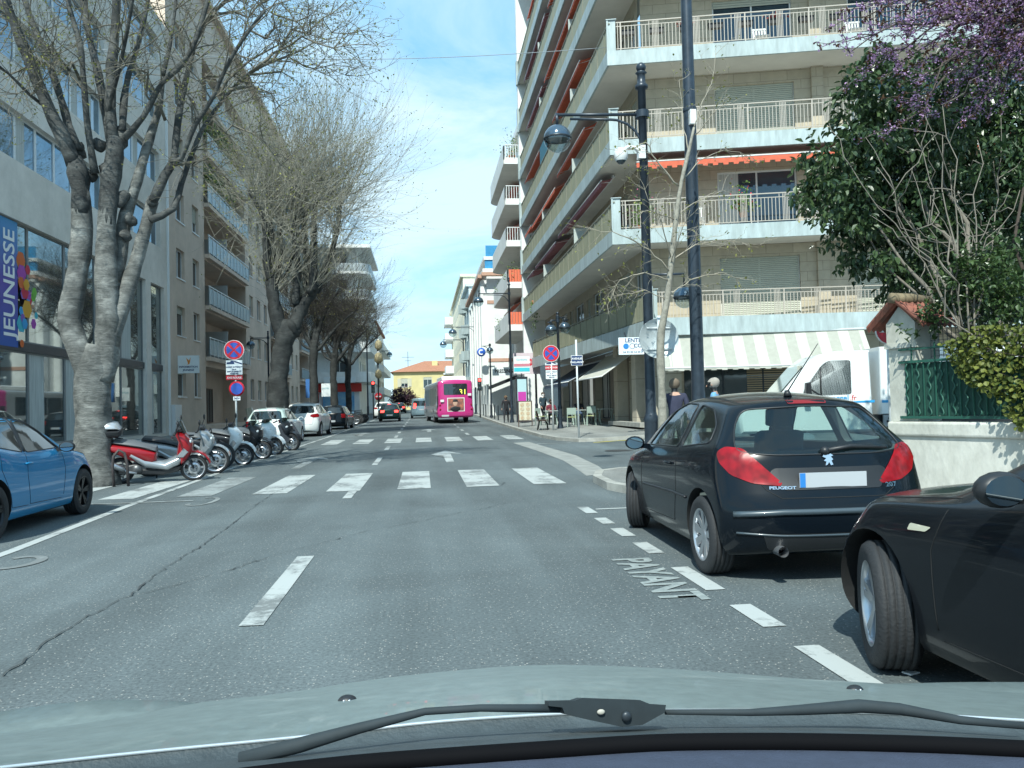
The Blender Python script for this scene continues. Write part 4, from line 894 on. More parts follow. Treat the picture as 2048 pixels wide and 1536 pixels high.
mb.add([FGd.p(*q) for q in [(0.0, -0.02, 2.4), (0.45, -0.02, 2.4), (0.22, -0.02, 2.64), (0.0, -0.5, 2.4), (0.45, -0.5, 2.4), (0.22, -0.5, 2.64)]], [(0, 1, 2), (5, 4, 3), (0, 2, 5, 3), (1, 4, 5, 2)]); mb.build('head', plaster, pi)
tile = mat('terracotta_tile', (0.28, 0.09, 0.06), 0.8, var=0.4, vs=6, space='pos', c2=(0.12, 0.06, 0.045)); til2 = mat('mossy_tile', (0.2, 0.16, 0.1), 0.9, var=0.5, vs=9, space='pos')
for sgn in (-1, 1):
    mb = MB(); n = 16; vs = []
    for j in (0, 1):
        for i in range(n+1):
            v = 0.12-0.76*i/n; wv = 0.03*math.cos(i*math.pi*0.9)
            uu = 0.22+sgn*(0.01 if j == 0 else 0.43); zz = (2.72 if j == 0 else 2.36)+wv
            vs.append(FGd.p(uu, v, zz)); 
    vs2 = [(x, y, z-0.03) for x, y, z in vs]; k = n+1
    mb.add(vs+vs2, [(i, i+1, k+i+1, k+i) for i in range(n)]+[(2*k+i, 3*k+i, 3*k+i+1, 2*k+i+1) for i in range(n)]+[(k+i, k+i+1, 3*k+i+1, 3*k+i) for i in range(n)]+[(0, k, 3*k, 2*k), (n, 2*k+n, 3*k+n, k+n)]); mb.build('roof_tiles', tile, pi)
mb = MB(); mb.tube([FGd.p(0.22, 0.13, 2.74), FGd.p(0.22, -0.25, 2.735), FGd.p(0.22, -0.62, 2.72)], [0.07, 0.08, 0.075], 12); mb.build('ridge_tile', til2, pi)
# fence: green sheet behind twisted bars
fe = thing('garden_fence', 'dark green metal fence with wavy bars over a green screen on the low white wall', 'fence')
gm = mat('fence_green', (0.02, 0.095, 0.07), 0.5, var=0.2, vs=5, space='pos'); gm2 = mat('screen_green', (0.012, 0.06, 0.045), 0.75, var=0.25, vs=3, stretch=(30, 30, 1), space='pos')
mb = MB(); FGd.box(mb, 0.27, 13, -0.035, -0.025, 1.14, 1.84); mb.build('screen', gm2, fe)
mb = MB(); FGd.box(mb, 0.2, 13, -0.02, 0.015, 1.10, 1.135); FGd.box(mb, 0.2, 13, -0.02, 0.015, 1.845, 1.88); FGd.box(mb, 0.2, 13, -0.015, 0.01, 2.02, 2.045); mb.build('rail', gm, fe)
k = 0; u = 0.31
while u < 7:
    mb = MB()
    if k % 2: mb.bar(FGd.p(u, -0.003, 1.135), FGd.p(u, -0.003, 2.1 if k % 4 == 1 else 1.845), 0.014)
    else: mb.tube([FGd.p(u+0.02*math.sin(q*1.57*1.0), 0.0+0.01*math.cos(q*1.57), 1.135+q*0.0417) for q in range(18)], 0.011, 6)
    mb.build('bar', gm, fe); u += 0.085; k += 1
mb = MB(); mb.tube([FGd.p(0.33, -0.07, 1.08), FGd.p(0.33, -0.07, 2.55)], 0.03, 8); mb.build('post', M['dark_metal'], fe)
# wire mesh behind
mb = MB()
for i in range(50): u = 0.6+i*0.06; FGd.box(mb, u, u+0.006, -0.12, -0.114, 1.9, 2.55)
for i in range(10): FGd.box(mb, 0.6, 3.6, -0.126, -0.12, 1.92+i*0.07, 1.926+i*0.07)
mb.build('wire_mesh', M['dark_metal'], fe)
# ---- vegetation ----
def leaf_mat(name, c1, c2, rough=0.35, spec=0.5, trans=0.25):
    if name in _mats: return _mats[name]
    m = bpy.data.materials.new(name); m.use_nodes = True; nt = m.node_tree; p = nt.nodes['Principled BSDF']; L = nt.links.new
    g = N(nt, 'ShaderNodeNewGeometry'); r = N(nt, 'ShaderNodeValToRGB'); r.color_ramp.elements[0].color = (*c1, 1); r.color_ramp.elements[1].color = (*c2, 1)
    L(g.outputs['Random Per Island'], r.inputs[0]); L(r.outputs[0], p.inputs['Base Color']); p.inputs['Roughness'].default_value = rough; p.inputs['Specular IOR Level'].default_value = spec
    t = N(nt, 'ShaderNodeBsdfTranslucent'); L(r.outputs[0], t.inputs[0]); x = N(nt, 'ShaderNodeMixShader'); x.inputs[0].default_value = trans
    L(p.outputs[0], x.inputs[1]); L(t.outputs[0], x.inputs[2]); L(x.outputs[0], nt.nodes['Material Output'].inputs[0]); _mats[name] = m; return m
lm_dark = leaf_mat('glossy_evergreen_leaf', (0.024, 0.056, 0.026), (0.085, 0.135, 0.05), 0.34, 0.6)
lm_hedge = leaf_mat('hedge_leaf', (0.015, 0.04, 0.018), (0.05, 0.10, 0.03), 0.45)
lm_ivy = leaf_mat('yellow_green_ivy_leaf', (0.05, 0.08, 0.018), (0.21, 0.235, 0.05), 0.5, 0.4, 0.35)
lm_pink = leaf_mat('lilac_blossom', (0.33, 0.18, 0.36), (0.62, 0.43, 0.67), 0.7, 0.2, 0.3)
bark_p = mat('pale_twig', (0.2, 0.18, 0.15), 0.9, var=0.3, vs=12)
def leaf(mb, c, d, up, s, wr=0.55, fold=0.18):
    """one leaf: six-point blade folded along its midrib"""
    d = d.normalized(); e = d.cross(up); e = e.normalized() if e.length > 1e-4 else d.orthogonal().normalized(); n = e.cross(d)
    w_ = s*wr/2; b = c
    p = [b, b+d*s*0.35+e*w_+n*fold*s, b+d*s*0.75+e*w_*0.7+n*fold*s*0.8, b+d*s, b+d*s*0.75-e*w_*0.7+n*fold*s*0.8, b+d*s*0.35-e*w_+n*fold*s, b+d*s*0.55]
    mb.add(p, [(0, 1, 2, 6), (6, 2, 3), (6, 3, 4), (0, 6, 4, 5)])
def crown_cluster(mb, blobs, n, size, rnd, droop=0.5, shell=0.55, cl=14, out=None):
    """leaves in small sprays scattered through ellipsoids; blobs: (centre, radii)"""
    tot = sum(b[1][0]*b[1][1]*b[1][2] for b in blobs)
    for (c, r) in blobs:
        k = int(n*r[0]*r[1]*r[2]/tot/cl)
        for _ in range(k):
            d = Vector((rnd.gauss(0, 1), rnd.gauss(0, 1), rnd.gauss(0, 1))).normalized(); q = rnd.uniform(shell, 1.0)**0.6*rnd.uniform(0.86, 1.1)
            p = Vector((c[0]+d.x*r[0]*q, c[1]+d.y*r[1]*q, c[2]+d.z*r[2]*q))
            ax = (d*0.7+Vector((rnd.gauss(0, 0.5), rnd.gauss(0, 0.5), rnd.gauss(0, 0.5)-droop*0.5))).normalized()
            for i in range(cl):
                o = p+ax*(size*2.6*(i/cl-0.5))+Vector((rnd.gauss(0, 1), rnd.gauss(0, 1), rnd.gauss(0, 1)))*size*0.45
                ld = (ax*0.6+Vector((rnd.gauss(0, 0.7), rnd.gauss(0, 0.7), rnd.gauss(0, 0.6)-droop))).normalized()
                leaf(mb, o, ld, Vector((rnd.gauss(0, 0.5), rnd.gauss(0, 0.5), 1)), size*rnd.uniform(0.7, 1.25))
                if out is not None: out.append(o)
rnd = random.Random(21)
# broad-leaved evergreen leaning over the street (depth ~10-12 m)
et = thing('evergreen_tree', 'dense glossy evergreen tree bulging out over the pillar towards the street', 'tree')
def AB(px, py, y, rx, ry, rz): p = at_y(px, py, y); return ((p.x, p.y, p.z), (rx, ry, rz))
mb = MB()
blobs = [AB(1690, 330, 11.4, 0.62, 0.8, 0.62), AB(1665, 395, 11.2, 0.5, 0.7, 0.35), AB(1740, 215, 11.8, 0.55, 0.8, 0.75), AB(1745, 130, 12.0, 0.3, 0.5, 0.3), AB(1800, 300, 11.6, 0.8, 0.9, 0.9), AB(1765, 420, 11.5, 0.75, 0.8, 0.45), AB(1790, 500, 11.5, 0.6, 0.7, 0.45), AB(1850, 470, 11.8, 0.6, 0.8, 0.7), AB(1745, 520, 11.3, 0.38, 0.5, 0.25), AB(1880, 200, 12.2, 0.8, 0.9, 0.9), AB(1950, 340, 12.8, 1.2, 0.9, 1.4), AB(2020, 180, 12.8, 1.2, 0.9, 1.2), AB(2060, 450, 12.6, 1.0, 0.9, 1.3), AB(1820, 560, 11.6, 0.55, 0.5, 0.3), AB(1700, 460, 11.4, 0.45, 0.6, 0.3), AB(1760, 360, 11.9, 0.9, 0.7, 0.8), AB(1900, 560, 11.9, 0.8, 0.6, 0.5), AB(1860, 380, 12.2, 1.0, 0.6, 0.9), AB(1980, 560, 11.8, 0.8, 0.6, 0.8)]
crown_cluster(mb, blobs, 30000, 0.12, rnd, droop=0.75)
mb.build('crown', lm_dark, et)
base = Vector((8.3, 10.2, 0.9)); mb = MB()
def limb(mb, pts, r0, r1, n=7): mb.tube(pts, [r0+(r1-r0)*i/(len(pts)-1) for i in range(len(pts))], n)
def wig(a, b, k, amp, rnd):
    a = Vector(a); b = Vector(b); return [a.lerp(b, i/k)+(Vector((rnd.gauss(0, amp), rnd.gauss(0, amp), rnd.gauss(0, amp))) if 0 < i < k else Vector()) for i in range(k+1)]
for (tx, ty, ty_, r) in [(1760, 330, 11.3, 0.05), (1700, 390, 11.2, 0.035), (1800, 260, 11.5, 0.045), (1740, 480, 11.3, 0.03), (1850, 200, 11.7, 0.04)]:
    limb(mb, wig(base, at_y(tx, ty, ty_), 7, 0.06, rnd), r*1.4, 0.012)
mb.build('trunk', bark_p, et)
# pale bare stems of the shrub in front
sh = thing('bare_shrub', 'pale many-stemmed shrub with bare branches rising behind the green fence', 'shrub')
mb = MB(); b0 = at_y(1930, 600, 9.2)
for (px, py, r) in [(1830, 275, 0.028), (1755, 335, 0.024), (1885, 270, 0.03), (1885, 210, 0.026), (1955, 280, 0.03), (1700, 330, 0.02), (1790, 400, 0.022), (1900, 340, 0.03), (1965, 400, 0.02), (2000, 330, 0.025), (1860, 420, 0.018), (2040, 380, 0.02)]:
    p = at_y(px, py, 9.4+rnd.uniform(-0.3, 0.5)); path = wig(b0+Vector((rnd.uniform(-0.15, 0.15), rnd.uniform(-0.1, 0.1), rnd.uniform(-0.8, 0))), p, 8, 0.045, rnd); limb(mb, path, r*0.5, 0.004)
    for j in range(4):
        s0 = path[rnd.randint(3, 8)]; e = s0+Vector((rnd.gauss(-0.15, 0.3), rnd.gauss(0, 0.25), rnd.gauss(0.25, 0.3))); limb(mb, wig(s0, e, 4, 0.03, rnd), 0.008, 0.003, 4)
mb.build('branches', bark_p, sh)
# lilac-pink flowering tree (Judas tree) above
jt = thing('blossom_tree', 'flowering tree with lilac-pink blossom on dark arching branches at the top right', 'tree')
mb = MB(); fb = MB(); b0 = Vector((11.2, 9.6, 0.9)); limb(mb, wig(b0, at_y(2120, 60, 10.2), 7, 0.1, rnd), 0.16, 0.09, 9)
hub = at_y(2120, 60, 10.2); lb = MB()
tips = [(1700, 35), (1740, 75), (1790, 20), (1850, 10), (1800, 130), (1740, 140), (1850, 150), (1700, 105), (1900, 60), (1950, 20), (1870, 230), (1790, 255), (1920, 120), (1960, 180), (2010, 130), (2020, 30), (1830, 200), (1900, 10), (2040, 110), (1760, 0), (1840, -60), (1940, -70), (1980, 230), (1820, 70)]
for (px, py) in tips:
    y = 10.0+rnd.uniform(-0.5, 0.9); p = at_y(px, py, y); path = wig(hub, p, 10, 0.07, rnd)
    for i, q in enumerate(path): q.z += 0.35*math.sin(math.pi*i/10)
    limb(mb, path, 0.035, 0.006, 6)
    for j in range(16):
        s0 = path[rnd.randint(3, 10)]; d = (p-hub).normalized()*0.35+Vector((rnd.gauss(0, 0.16), rnd.gauss(0, 0.2), rnd.gauss(-0.02, 0.2))); tw = wig(s0, s0+d, 4, 0.02, rnd); limb(mb, tw, 0.008, 0.003, 4)
        if rnd.random() < 0.9:
            for _ in range(rnd.randint(12, 46)):
                c = tw[rnd.randint(0, 4)]+Vector((rnd.gauss(0, 0.03), rnd.gauss(0, 0.03), rnd.gauss(0, 0.03))); leaf(fb, c, Vector((rnd.gauss(0, 1), rnd.gauss(0, 1), rnd.gauss(0, 1))), Vector((0, 0, 1)), 0.03*rnd.uniform(0.7, 1.3), 0.9)
        for _ in range(5): c = tw[4]; leaf(lb, c, Vector((rnd.gauss(0, 1), rnd.gauss(0, 1), rnd.gauss(-0.3, 1))), Vector((0, 0, 1)), 0.06, 0.5)
mb.build('branches', mat('dark_bark', (0.07, 0.055, 0.045), 0.9, var=0.4, vs=8), jt); fb.build('blossom', lm_pink, jt); lb.build('seed_pods', leaf_mat('brown_pod', (0.06, 0.03, 0.02), (0.14, 0.07, 0.03), 0.7), jt)
# tall hedge behind the fence, and yellow-green ivy on it
hg = MB(); blobs = []
for i in range(14):
    u = 1.2+i*0.75; p = FGd.p(u, -1.0-0.15*(i % 2), 0); blobs.append(((p[0], p[1], 2.2+0.25*(i % 3)), (0.75, 0.6, 1.2))); blobs.append(((p[0]+0.3, p[1], 4.0+0.4*(i % 2)+0.1*i), (0.85, 0.6, 1.3)))
crown_cluster(hg, blobs, 20000, 0.1, rnd, droop=0.3, shell=0.6)
hd = thing('hedge', 'tall dark green hedge behind the green fence at the right edge', 'hedge'); hg.build('foliage', lm_hedge, hd)
mb = MB()
for b in blobs[::2]: limb(mb, wig((b[0][0], b[0][1], 0.2), (b[0][0]+0.2, b[0][1], 4.2), 5, 0.08, rnd), 0.05, 0.015)
mb.build('stems', mat('dark_bark', (0, 0, 0)), hd)
iv = MB(); ivb = MB(); 
def ivy_pt():
    while True:
        u = 0.95+3.2*rnd.random()**1.3; z = rnd.uniform(1.0, 2.25)
        lo = 2.0-(u-0.95)*1.15 if u < 1.55 else 1.31-(u-1.55)*0.75
        if z < max(1.0, lo)+0.1*math.sin(u*9): continue
        if z > 2.2+0.12*math.sin(u*5): continue
        return Vector(FGd.p(u, 0.02+rnd.uniform(-0.02, 0.16)+0.05*math.sin(u*5+z*4), z))
for _ in range(4200):
    c = ivy_pt(); leaf(iv, c, Vector((-0.3+rnd.gauss(0, 0.5), rnd.gauss(-0.3, 0.5), rnd.gauss(-0.6, 0.5))), Vector((FGd.n.x+rnd.gauss(0, 0.45), FGd.n.y+rnd.gauss(0, 0.45), 0.4+rnd.gauss(0, 0.45))), 0.055*rnd.uniform(0.6, 1.35), 0.95, 0.1)
io = thing('ivy', 'yellow-green ivy spilling over the green fence onto the white wall', 'ivy'); iv.build('foliage', lm_ivy, io)
for j in range(14): ivb_ = ivb; limb(ivb, wig(FGd.p(3.4+j*0.1, -0.1, 1.0), ivy_pt(), 8, 0.05, rnd), 0.012, 0.004, 5)
ivb.build('stems', mat('dark_bark', (0, 0, 0)), io)
o = MB(); leaf_cloud(o, 1, lambda: (0, 0, 0), 0.01, rnd)
vb = MB(); crown_cluster(vb, [AB(1815, 665, 9.95, 0.16, 0.15, 0.07), AB(1850, 640, 9.9, 0.2, 0.15, 0.25), AB(1900, 600, 9.6, 0.35, 0.25, 0.35), AB(1960, 560, 9.2, 0.5, 0.3, 0.5), AB(2020, 600, 8.9, 0.4, 0.3, 0.4)], 2600, 0.075, rnd, droop=0.3, shell=0.1)
tag(vb.build('climbing_shrub', leaf_mat('mid_leaf', (0.03, 0.07, 0.02), (0.09, 0.14, 0.05), 0.35, 0.6)), 'small-leaved climber curling round the head of the white pillar', 'climber')
# ================= bare street trees =================
barkA = bpy.data.materials.new('pale_smooth_bark'); barkA.use_nodes = True
def _bark(m, c1, c2, c3, sc_=1.0):
    nt = m.node_tree; p = nt.nodes['Principled BSDF']; L = nt.links.new; g = N(nt, 'ShaderNodeNewGeometry').outputs['Position']
    mp = N(nt, 'ShaderNodeMapping'); mp.inputs['Scale'].default_value = (1.3*sc_, 1.3*sc_, 2.6*sc_); L(g, mp.inputs[0])
    n = N(nt, 'ShaderNodeTexNoise', i_Scale=2.0, i_Detail=8.0, i_Roughness=0.7, i_Distortion=0.6); L(mp.outputs[0], n.inputs[0])
    n2 = N(nt, 'ShaderNodeTexNoise', i_Scale=1.6, i_Detail=4.0); L(g, n2.inputs[0])
    r = N(nt, 'ShaderNodeValToRGB'); e = r.color_ramp.elements; e[0].position = 0.32; e[0].color = (*c1, 1); e[1].position = 0.7; e[1].color = (*c3, 1); k = e.new(0.5); k.color = (*c2, 1)
    L(n.outputs['Fac'], r.inputs[0]); r2 = N(nt, 'ShaderNodeValToRGB'); r2.color_ramp.elements[0].position = 0.35; r2.color_ramp.elements[1].position = 0.65; r2.color_ramp.elements[0].color = (0.55, 0.55, 0.55, 1); r2.color_ramp.elements[1].color = (1.1, 1.1, 1.1, 1); L(n2.outputs['Fac'], r2.inputs[0])
    mm = N(nt, 'ShaderNodeMixRGB', blend_type='MULTIPLY'); mm.inputs[0].default_value = 1; L(r.outputs[0], mm.inputs[1]); L(r2.outputs[0], mm.inputs[2]); L(mm.outputs[0], p.inputs['Base Color'])
    mq = N(nt, 'ShaderNodeMapping'); mq.inputs['Scale'].default_value = (5, 5, 55); L(g, mq.inputs[0]); n3 = N(nt, 'ShaderNodeTexNoise', i_Scale=1.0, i_Detail=5.0, i_Roughness=0.7); L(mq.outputs[0], n3.inputs[0])
    r3 = N(nt, 'ShaderNodeValToRGB'); r3.color_ramp.elements[0].position = 0.36; r3.color_ramp.elements[1].position = 0.5; r3.color_ramp.elements[0].color = (0.5, 0.5, 0.5, 1); r3.color_ramp.elements[1].color = (1, 1, 1, 1); L(n3.outputs['Fac'], r3.inputs[0])
    m3 = N(nt, 'ShaderNodeMixRGB', blend_type='MULTIPLY'); m3.inputs[0].default_value = 0.55; L(mm.outputs[0], m3.inputs[1]); L(r3.outputs[0], m3.inputs[2]); L(m3.outputs[0], p.inputs['Base Color'])
    ad = N(nt, 'ShaderNodeMath', operation='ADD'); L(n.outputs['Fac'], ad.inputs[0]); L(n3.outputs['Fac'], ad.inputs[1])
    b = N(nt, 'ShaderNodeBump', i_Strength=0.9, i_Distance=0.025); L(ad.outputs[0], b.inputs['Height']); L(b.outputs[0], p.inputs['Normal']); p.inputs['Roughness'].default_value = 0.8
_bark(barkA, (0.07, 0.075, 0.07), (0.17, 0.175, 0.165), (0.36, 0.365, 0.34))
barkB = bpy.data.materials.new('dark_bark_street'); barkB.use_nodes = True; _bark(barkB, (0.018, 0.021, 0.023), (0.035, 0.04, 0.04), (0.065, 0.07, 0.068))
barkL = bpy.data.materials.new('dark_limb_bark'); barkL.use_nodes = True; _bark(barkL, (0.03, 0.033, 0.034), (0.07, 0.075, 0.073), (0.17, 0.175, 0.165))
twigm = mat('grey_twig', (0.16, 0.15, 0.12), 0.9, var=0.3, vs=3, space='pos'); twigd = mat('dark_twig', (0.05, 0.045, 0.04), 0.9)
budm = leaf_mat('spring_bud', (0.15, 0.17, 0.04), (0.36, 0.36, 0.12), 0.6, 0.3, 0.35)
def knobby(mb, pts, rads, rnd, n=12, lump=0.12):
    """a limb whose radius swells and shrinks a little"""
    P = []; Rr = []
    for i in range(len(pts)-1):
        a, b = Vector(pts[i]), Vector(pts[i+1]); k = max(2, int((b-a).length/0.22))
        for j in range(k):
            t = j/k; 
            p0 = Vector(pts[max(0, i-1)]); p3 = Vector(pts[min(len(pts)-1, i+2)])
            q = 0.5*((2*a)+(-p0+b)*t+(2*p0-5*a+4*b-p3)*t*t+(-p0+3*a-3*b+p3)*t**3)
            P.append(q); Rr.append((rads[i]+(rads[i+1]-rads[i])*t)*(1+lump*1.2*noise.noise(q*1.7)))
    P.append(Vector(pts[-1])); Rr.append(rads[-1])
    o = len(mb.v); mb.tube(P, Rr, n)
    for i in range(o, len(mb.v)):                      # uneven skin
        v = Vector(mb.v[i]); ri = (i-o)//n; c = P[ri] if ri < len(P) else P[-1]; d = v-c
        f = 1+lump*noise.noise(v*2.6)*2.6+lump*0.9*noise.noise(v*6); mb.v[i] = tuple(c+d*f)
    return P
def burl(mb, c, r, rnd):
    o = len(mb.v); mb.ball(c, r, 14, (1, 1, 1.15))
    for i in range(o, len(mb.v)):
        v = Vector(mb.v[i]); d = v-Vector(c); mb.v[i] = tuple(Vector(c)+d*(1+0.9*noise.noise(v*3.1)+0.5*noise.noise(v*8)))
def twig(mb, bud, s, d, ln, r, rnd, lvl, up=0.15, wob=0.16, kids_=4, spread=0.6, buds=2, n=3, bs=0.035):
    k = 5 if lvl else 4; p = Vector(s); d = Vector(d).normalized(); path = [p.copy()]
    for i in range(k):
        d = (d+Vector((rnd.gauss(0, wob), rnd.gauss(0, wob), rnd.gauss(0, wob)+up*0.5))).normalized(); p = p+d*ln/k; path.append(p.copy())
    mb.tube(path, [r*(1-0.72*i/k) for i in range(k+1)], n, cap=False)
    if lvl:
        for _ in range(kids_):
            j = rnd.randint(1, k); dd = (path[j]-path[j-1]).normalized(); e = Vector((rnd.gauss(0, 1), rnd.gauss(0, 1), rnd.gauss(0, 0.8)))
            twig(mb, bud, path[j], dd+e*spread, ln*rnd.uniform(0.3, 0.6), r*0.5, rnd, lvl-1, up, wob, max(2, kids_-1), spread, buds, n, bs)
    else:
        for _ in range(buds):
            c = path[rnd.randint(2, k)]; leaf(bud, c, Vector((rnd.gauss(0, 1), rnd.gauss(0, 1), rnd.gauss(0, 1))), Vector((0, 0, 1)), bs*rnd.uniform(0.6, 1.4), 0.7)
rnd = random.Random(77)
DT = 16.9
def PX(px, py, dy=0.0): return at_y(px, py, DT+dy)
T1 = thing('street_tree', 'large bare tree with pale smooth forked trunk beside the red and white scooter', 'tree')
mb = MB()
S = 1/94.5  # metres per pixel at this depth
knobby(mb, [Vector((-6.55, DT, -0.1)), PX(188, 930), PX(187, 860), PX(185, 790), PX(190, 730), PX(196, 690)], [0.5, 0.37, 0.345, 0.33, 0.33, 0.23], rnd, 20, 0.07)
knobby(mb, [PX(182, 760), PX(158, 700, -0.05), PX(137, 640, -0.05), PX(147, 580), PX(160, 510), PX(163, 430), PX(161, 380)], [0.25, 0.235, 0.23, 0.21, 0.2, 0.19, 0.17], rnd, 16, 0.09)
knobby(mb, [PX(200, 760), PX(214, 690), PX(214, 610), PX(212, 520), PX(213, 450), PX(216, 410)], [0.27, 0.24, 0.225, 0.2, 0.185, 0.17], rnd, 16, 0.1)
knobby(mb, [PX(216, 690), PX(235, 630, 0.1), PX(258, 570, 0.2), PX(276, 510, 0.3), PX(292, 450, 0.3), PX(306, 402, 0.3)], [0.22, 0.19, 0.16, 0.14, 0.13, 0.12], rnd, 14, 0.1)
knobby(mb, [PX(225, 560, 0.2), PX(245, 490, 0.3), PX(250, 430, 0.3), PX(267, 383, 0.3), PX(283, 333, 0.3), PX(297, 283, 0.3), PX(317, 217, 0.2), PX(326, 150, 0.2)], [0.17, 0.14, 0.15, 0.11, 0.095, 0.085, 0.07, 0.05], rnd, 12, 0.12)
mb.build('trunk', barkA, T1); mb = MB()
knobby(mb, [PX(163, 430), PX(161, 380), PX(158, 345), PX(150, 315)], [0.185, 0.18, 0.19, 0.13], rnd, 14, 0.14); knobby(mb, [PX(213, 450), PX(216, 410), PX(222, 350), PX(228, 310), PX(230, 275)], [0.18, 0.175, 0.19, 0.18, 0.12], rnd, 14, 0.14)
for c, r in [((157, 300), 0.24), ((232, 270), 0.34), ((245, 400), 0.26), ((262, 440), 0.2), ((130, 640), 0.2), ((250, 470), 0.2), ((305, 400), 0.17), ((345, 320), 0.17), ((220, 340), 0.27), ((200, 290), 0.18), ((178, 350), 0.2)]: burl(mb, PX(*c, 0.12), r*0.58, rnd)
LIM = [([(150, 330), (130, 283), (97, 217), (70, 150), (43, 83), (17, 17), (0, -60), (-30, -160)], 0.2, 0.07, -0.6), ([(157, 300), (137, 250), (123, 200), (100, 133), (73, 67), (50, 0), (20, -120)], 0.12, 0.06, 0.5), ([(190, 347), (182, 300), (173, 233), (167, 160), (160, 83), (140, 20), (120, -100)], 0.1, 0.05, -0.3),
       ([(225, 290), (213, 233), (197, 150), (177, 67), (167, 0), (150, -150)], 0.13, 0.07, 0.6), ([(228, 280), (220, 220), (223, 133), (230, 67), (233, 0), (240, -160)], 0.16, 0.09, 0.0), ([(245, 262), (248, 200), (257, 150), (277, 83), (293, 17), (310, -90)], 0.1, 0.05, 0.6),
       ([(250, 275), (287, 233), (323, 167), (353, 140), (383, 100), (407, 33), (430, -60)], 0.095, 0.045, -0.4), ([(306, 402), (330, 350), (347, 317), (357, 233), (370, 167), (390, 83), (413, 0), (430, -120)], 0.12, 0.05, 0.3), ([(300, 440), (347, 417), (363, 367), (387, 300), (410, 250), (460, 183), (510, 140), (580, 110)], 0.1, 0.035, 0.9),
       ([(345, 320), (363, 317), (390, 250), (423, 200), (453, 133), (483, 83), (530, 20)], 0.08, 0.04, -0.7), ([(326, 150), (340, 90), (350, 20), (360, -80)], 0.06, 0.03, 0.2), ([(213, 233), (240, 130), (262, 20), (280, -100)], 0.06, 0.03, -0.9), ([(95, 217), (60, 190), (20, 150), (-30, 110)], 0.05, 0.025, -0.8)]
sp = []
for pts, r0, r1, dd in LIM:
    n_ = len(pts); P = knobby(mb, [PX(x, y, dd*(i/(n_-1))*2) for i, (x, y) in enumerate(pts)], [0.8*(r0+(r1-r0)*(i/(n_-1))**0.7) for i in range(n_)], rnd, 10, 0.09); sp.append((P, dd))
mb.build('limbs', barkL, T1)
tw = MB(); bd_ = MB()
for P, dd in sp:
    k = len(P)
    for i in range(k//3, k, 2):
        for _ in range(2):
            dv = (P[min(i+1, k-1)]-P[i-1]).normalized(); e = Vector((rnd.gauss(0.15, 0.8), rnd.gauss(0, 0.9), rnd.gauss(0.1, 0.5)))
            twig(tw, bd_, P[i], dv*0.7+e, rnd.uniform(0.9, 2.4), 0.016, rnd, 2, up=0.05, wob=0.2, kids_=4, spread=0.7, buds=1, n=3, bs=0.05)
# long arching side branches reaching over the street
for (a, b, dy) in [((440, 190), (620, 70), 0.5), ((460, 180), (690, 150), 1.5), ((400, 60), (640, -20), 0.5), ((500, 145), (700, 90), -0.5), ((480, 85), (660, 30), 0), ((420, 250), (560, 330), 0.2), ((410, 150), (560, 210), 0.5), ((510, 140), (720, 60), 1), ((350, 330), (450, 370), 0), ((330, 240), (250, 130), -1), ((160, 160), (60, 110), -1.2), ((90, 130), (0, 190), -1), ((60, 100), (-20, 60), -0.5), ((380, 90), (520, 0), 0.5), ((430, 20), (600, -80), 0.5)]:
    A_, B_ = PX(*a, 0.3), PX(*b, dy); path = wig(A_, B_, 8, 0.09, rnd)
    for i, q in enumerate(path): q.z += 0.3*math.sin(math.pi*i/8)
    limb(tw, path, 0.035, 0.006, 5)
    for i in range(2, 9):
        for _ in range(4): twig(tw, bd_, path[i], (B_-A_).normalized()*0.6+Vector((rnd.gauss(0, 0.6), rnd.gauss(0, 0.6), rnd.gauss(0, 0.6))), rnd.uniform(0.6, 1.4), 0.01, rnd, 2, up=0.05, wob=0.22, kids_=3, spread=0.7, buds=1, bs=0.05)
tw.build('twigs', twigm, T1); bd_.build('buds', budm, T1)
def pollard(label, base, trunk, limbs, crown_c, crown_r, ntw, tm, bm_, seed, ln=2.2, r=0.02, buds=2, lvl=2, updir=0.9, bs=0.06, group=None, budmat=None, kk=4, low=0.3, inner=0.55):
    rnd = random.Random(seed); t = thing('street_tree', label, 'tree', group=group); mb = MB()
    knobby(mb, trunk[0], trunk[1], rnd, 16, 0.09); ends = []
    for pts, r0, r1 in limbs:
        n_ = len(pts); P = knobby(mb, pts, [r0+(r1-r0)*i/(n_-1) for i in range(n_)], rnd, 9, 0.12); burl(mb, P[0], r0*0.9, rnd); ends.append(P)
    mb.build('trunk', tm, t); tw = MB(); bd = MB(); c = Vector(crown_c)
    for _ in range(ntw):
        P = rnd.choice(ends); i = int(len(P)*rnd.uniform(low, 0.999)); s = P[i]
        tgt = c+Vector((rnd.gauss(0, 1), rnd.gauss(0, 1), rnd.gauss(0.35, 1))).normalized()*1.0
        o = Vector((rnd.gauss(0, 1), rnd.gauss(0, 1), rnd.gauss(0.2, 0.9))).normalized(); tip = c+Vector((o.x*crown_r[0], o.y*crown_r[1], o.z*crown_r[2]))*rnd.uniform(inner, 1.0)
        d = tip-s; L_ = d.length; 
        if L_ < 0.3: continue
        d = d.normalized()+Vector((0, 0, updir*0.3))
        twig(tw, bd, s, d, min(L_*0.85, ln*2), r, rnd, lvl, up=updir*0.25, wob=0.1, kids_=kk, spread=0.38, buds=buds, bs=bs)
    tw.build('twigs', bm_, t); bd.build('buds', budmat or budm, t); return t
def Q(px, py, y): return at_y(px, py, y)
Y2 = 37.5
b2 = Q(555, 815, Y2); b2.z = 0.1
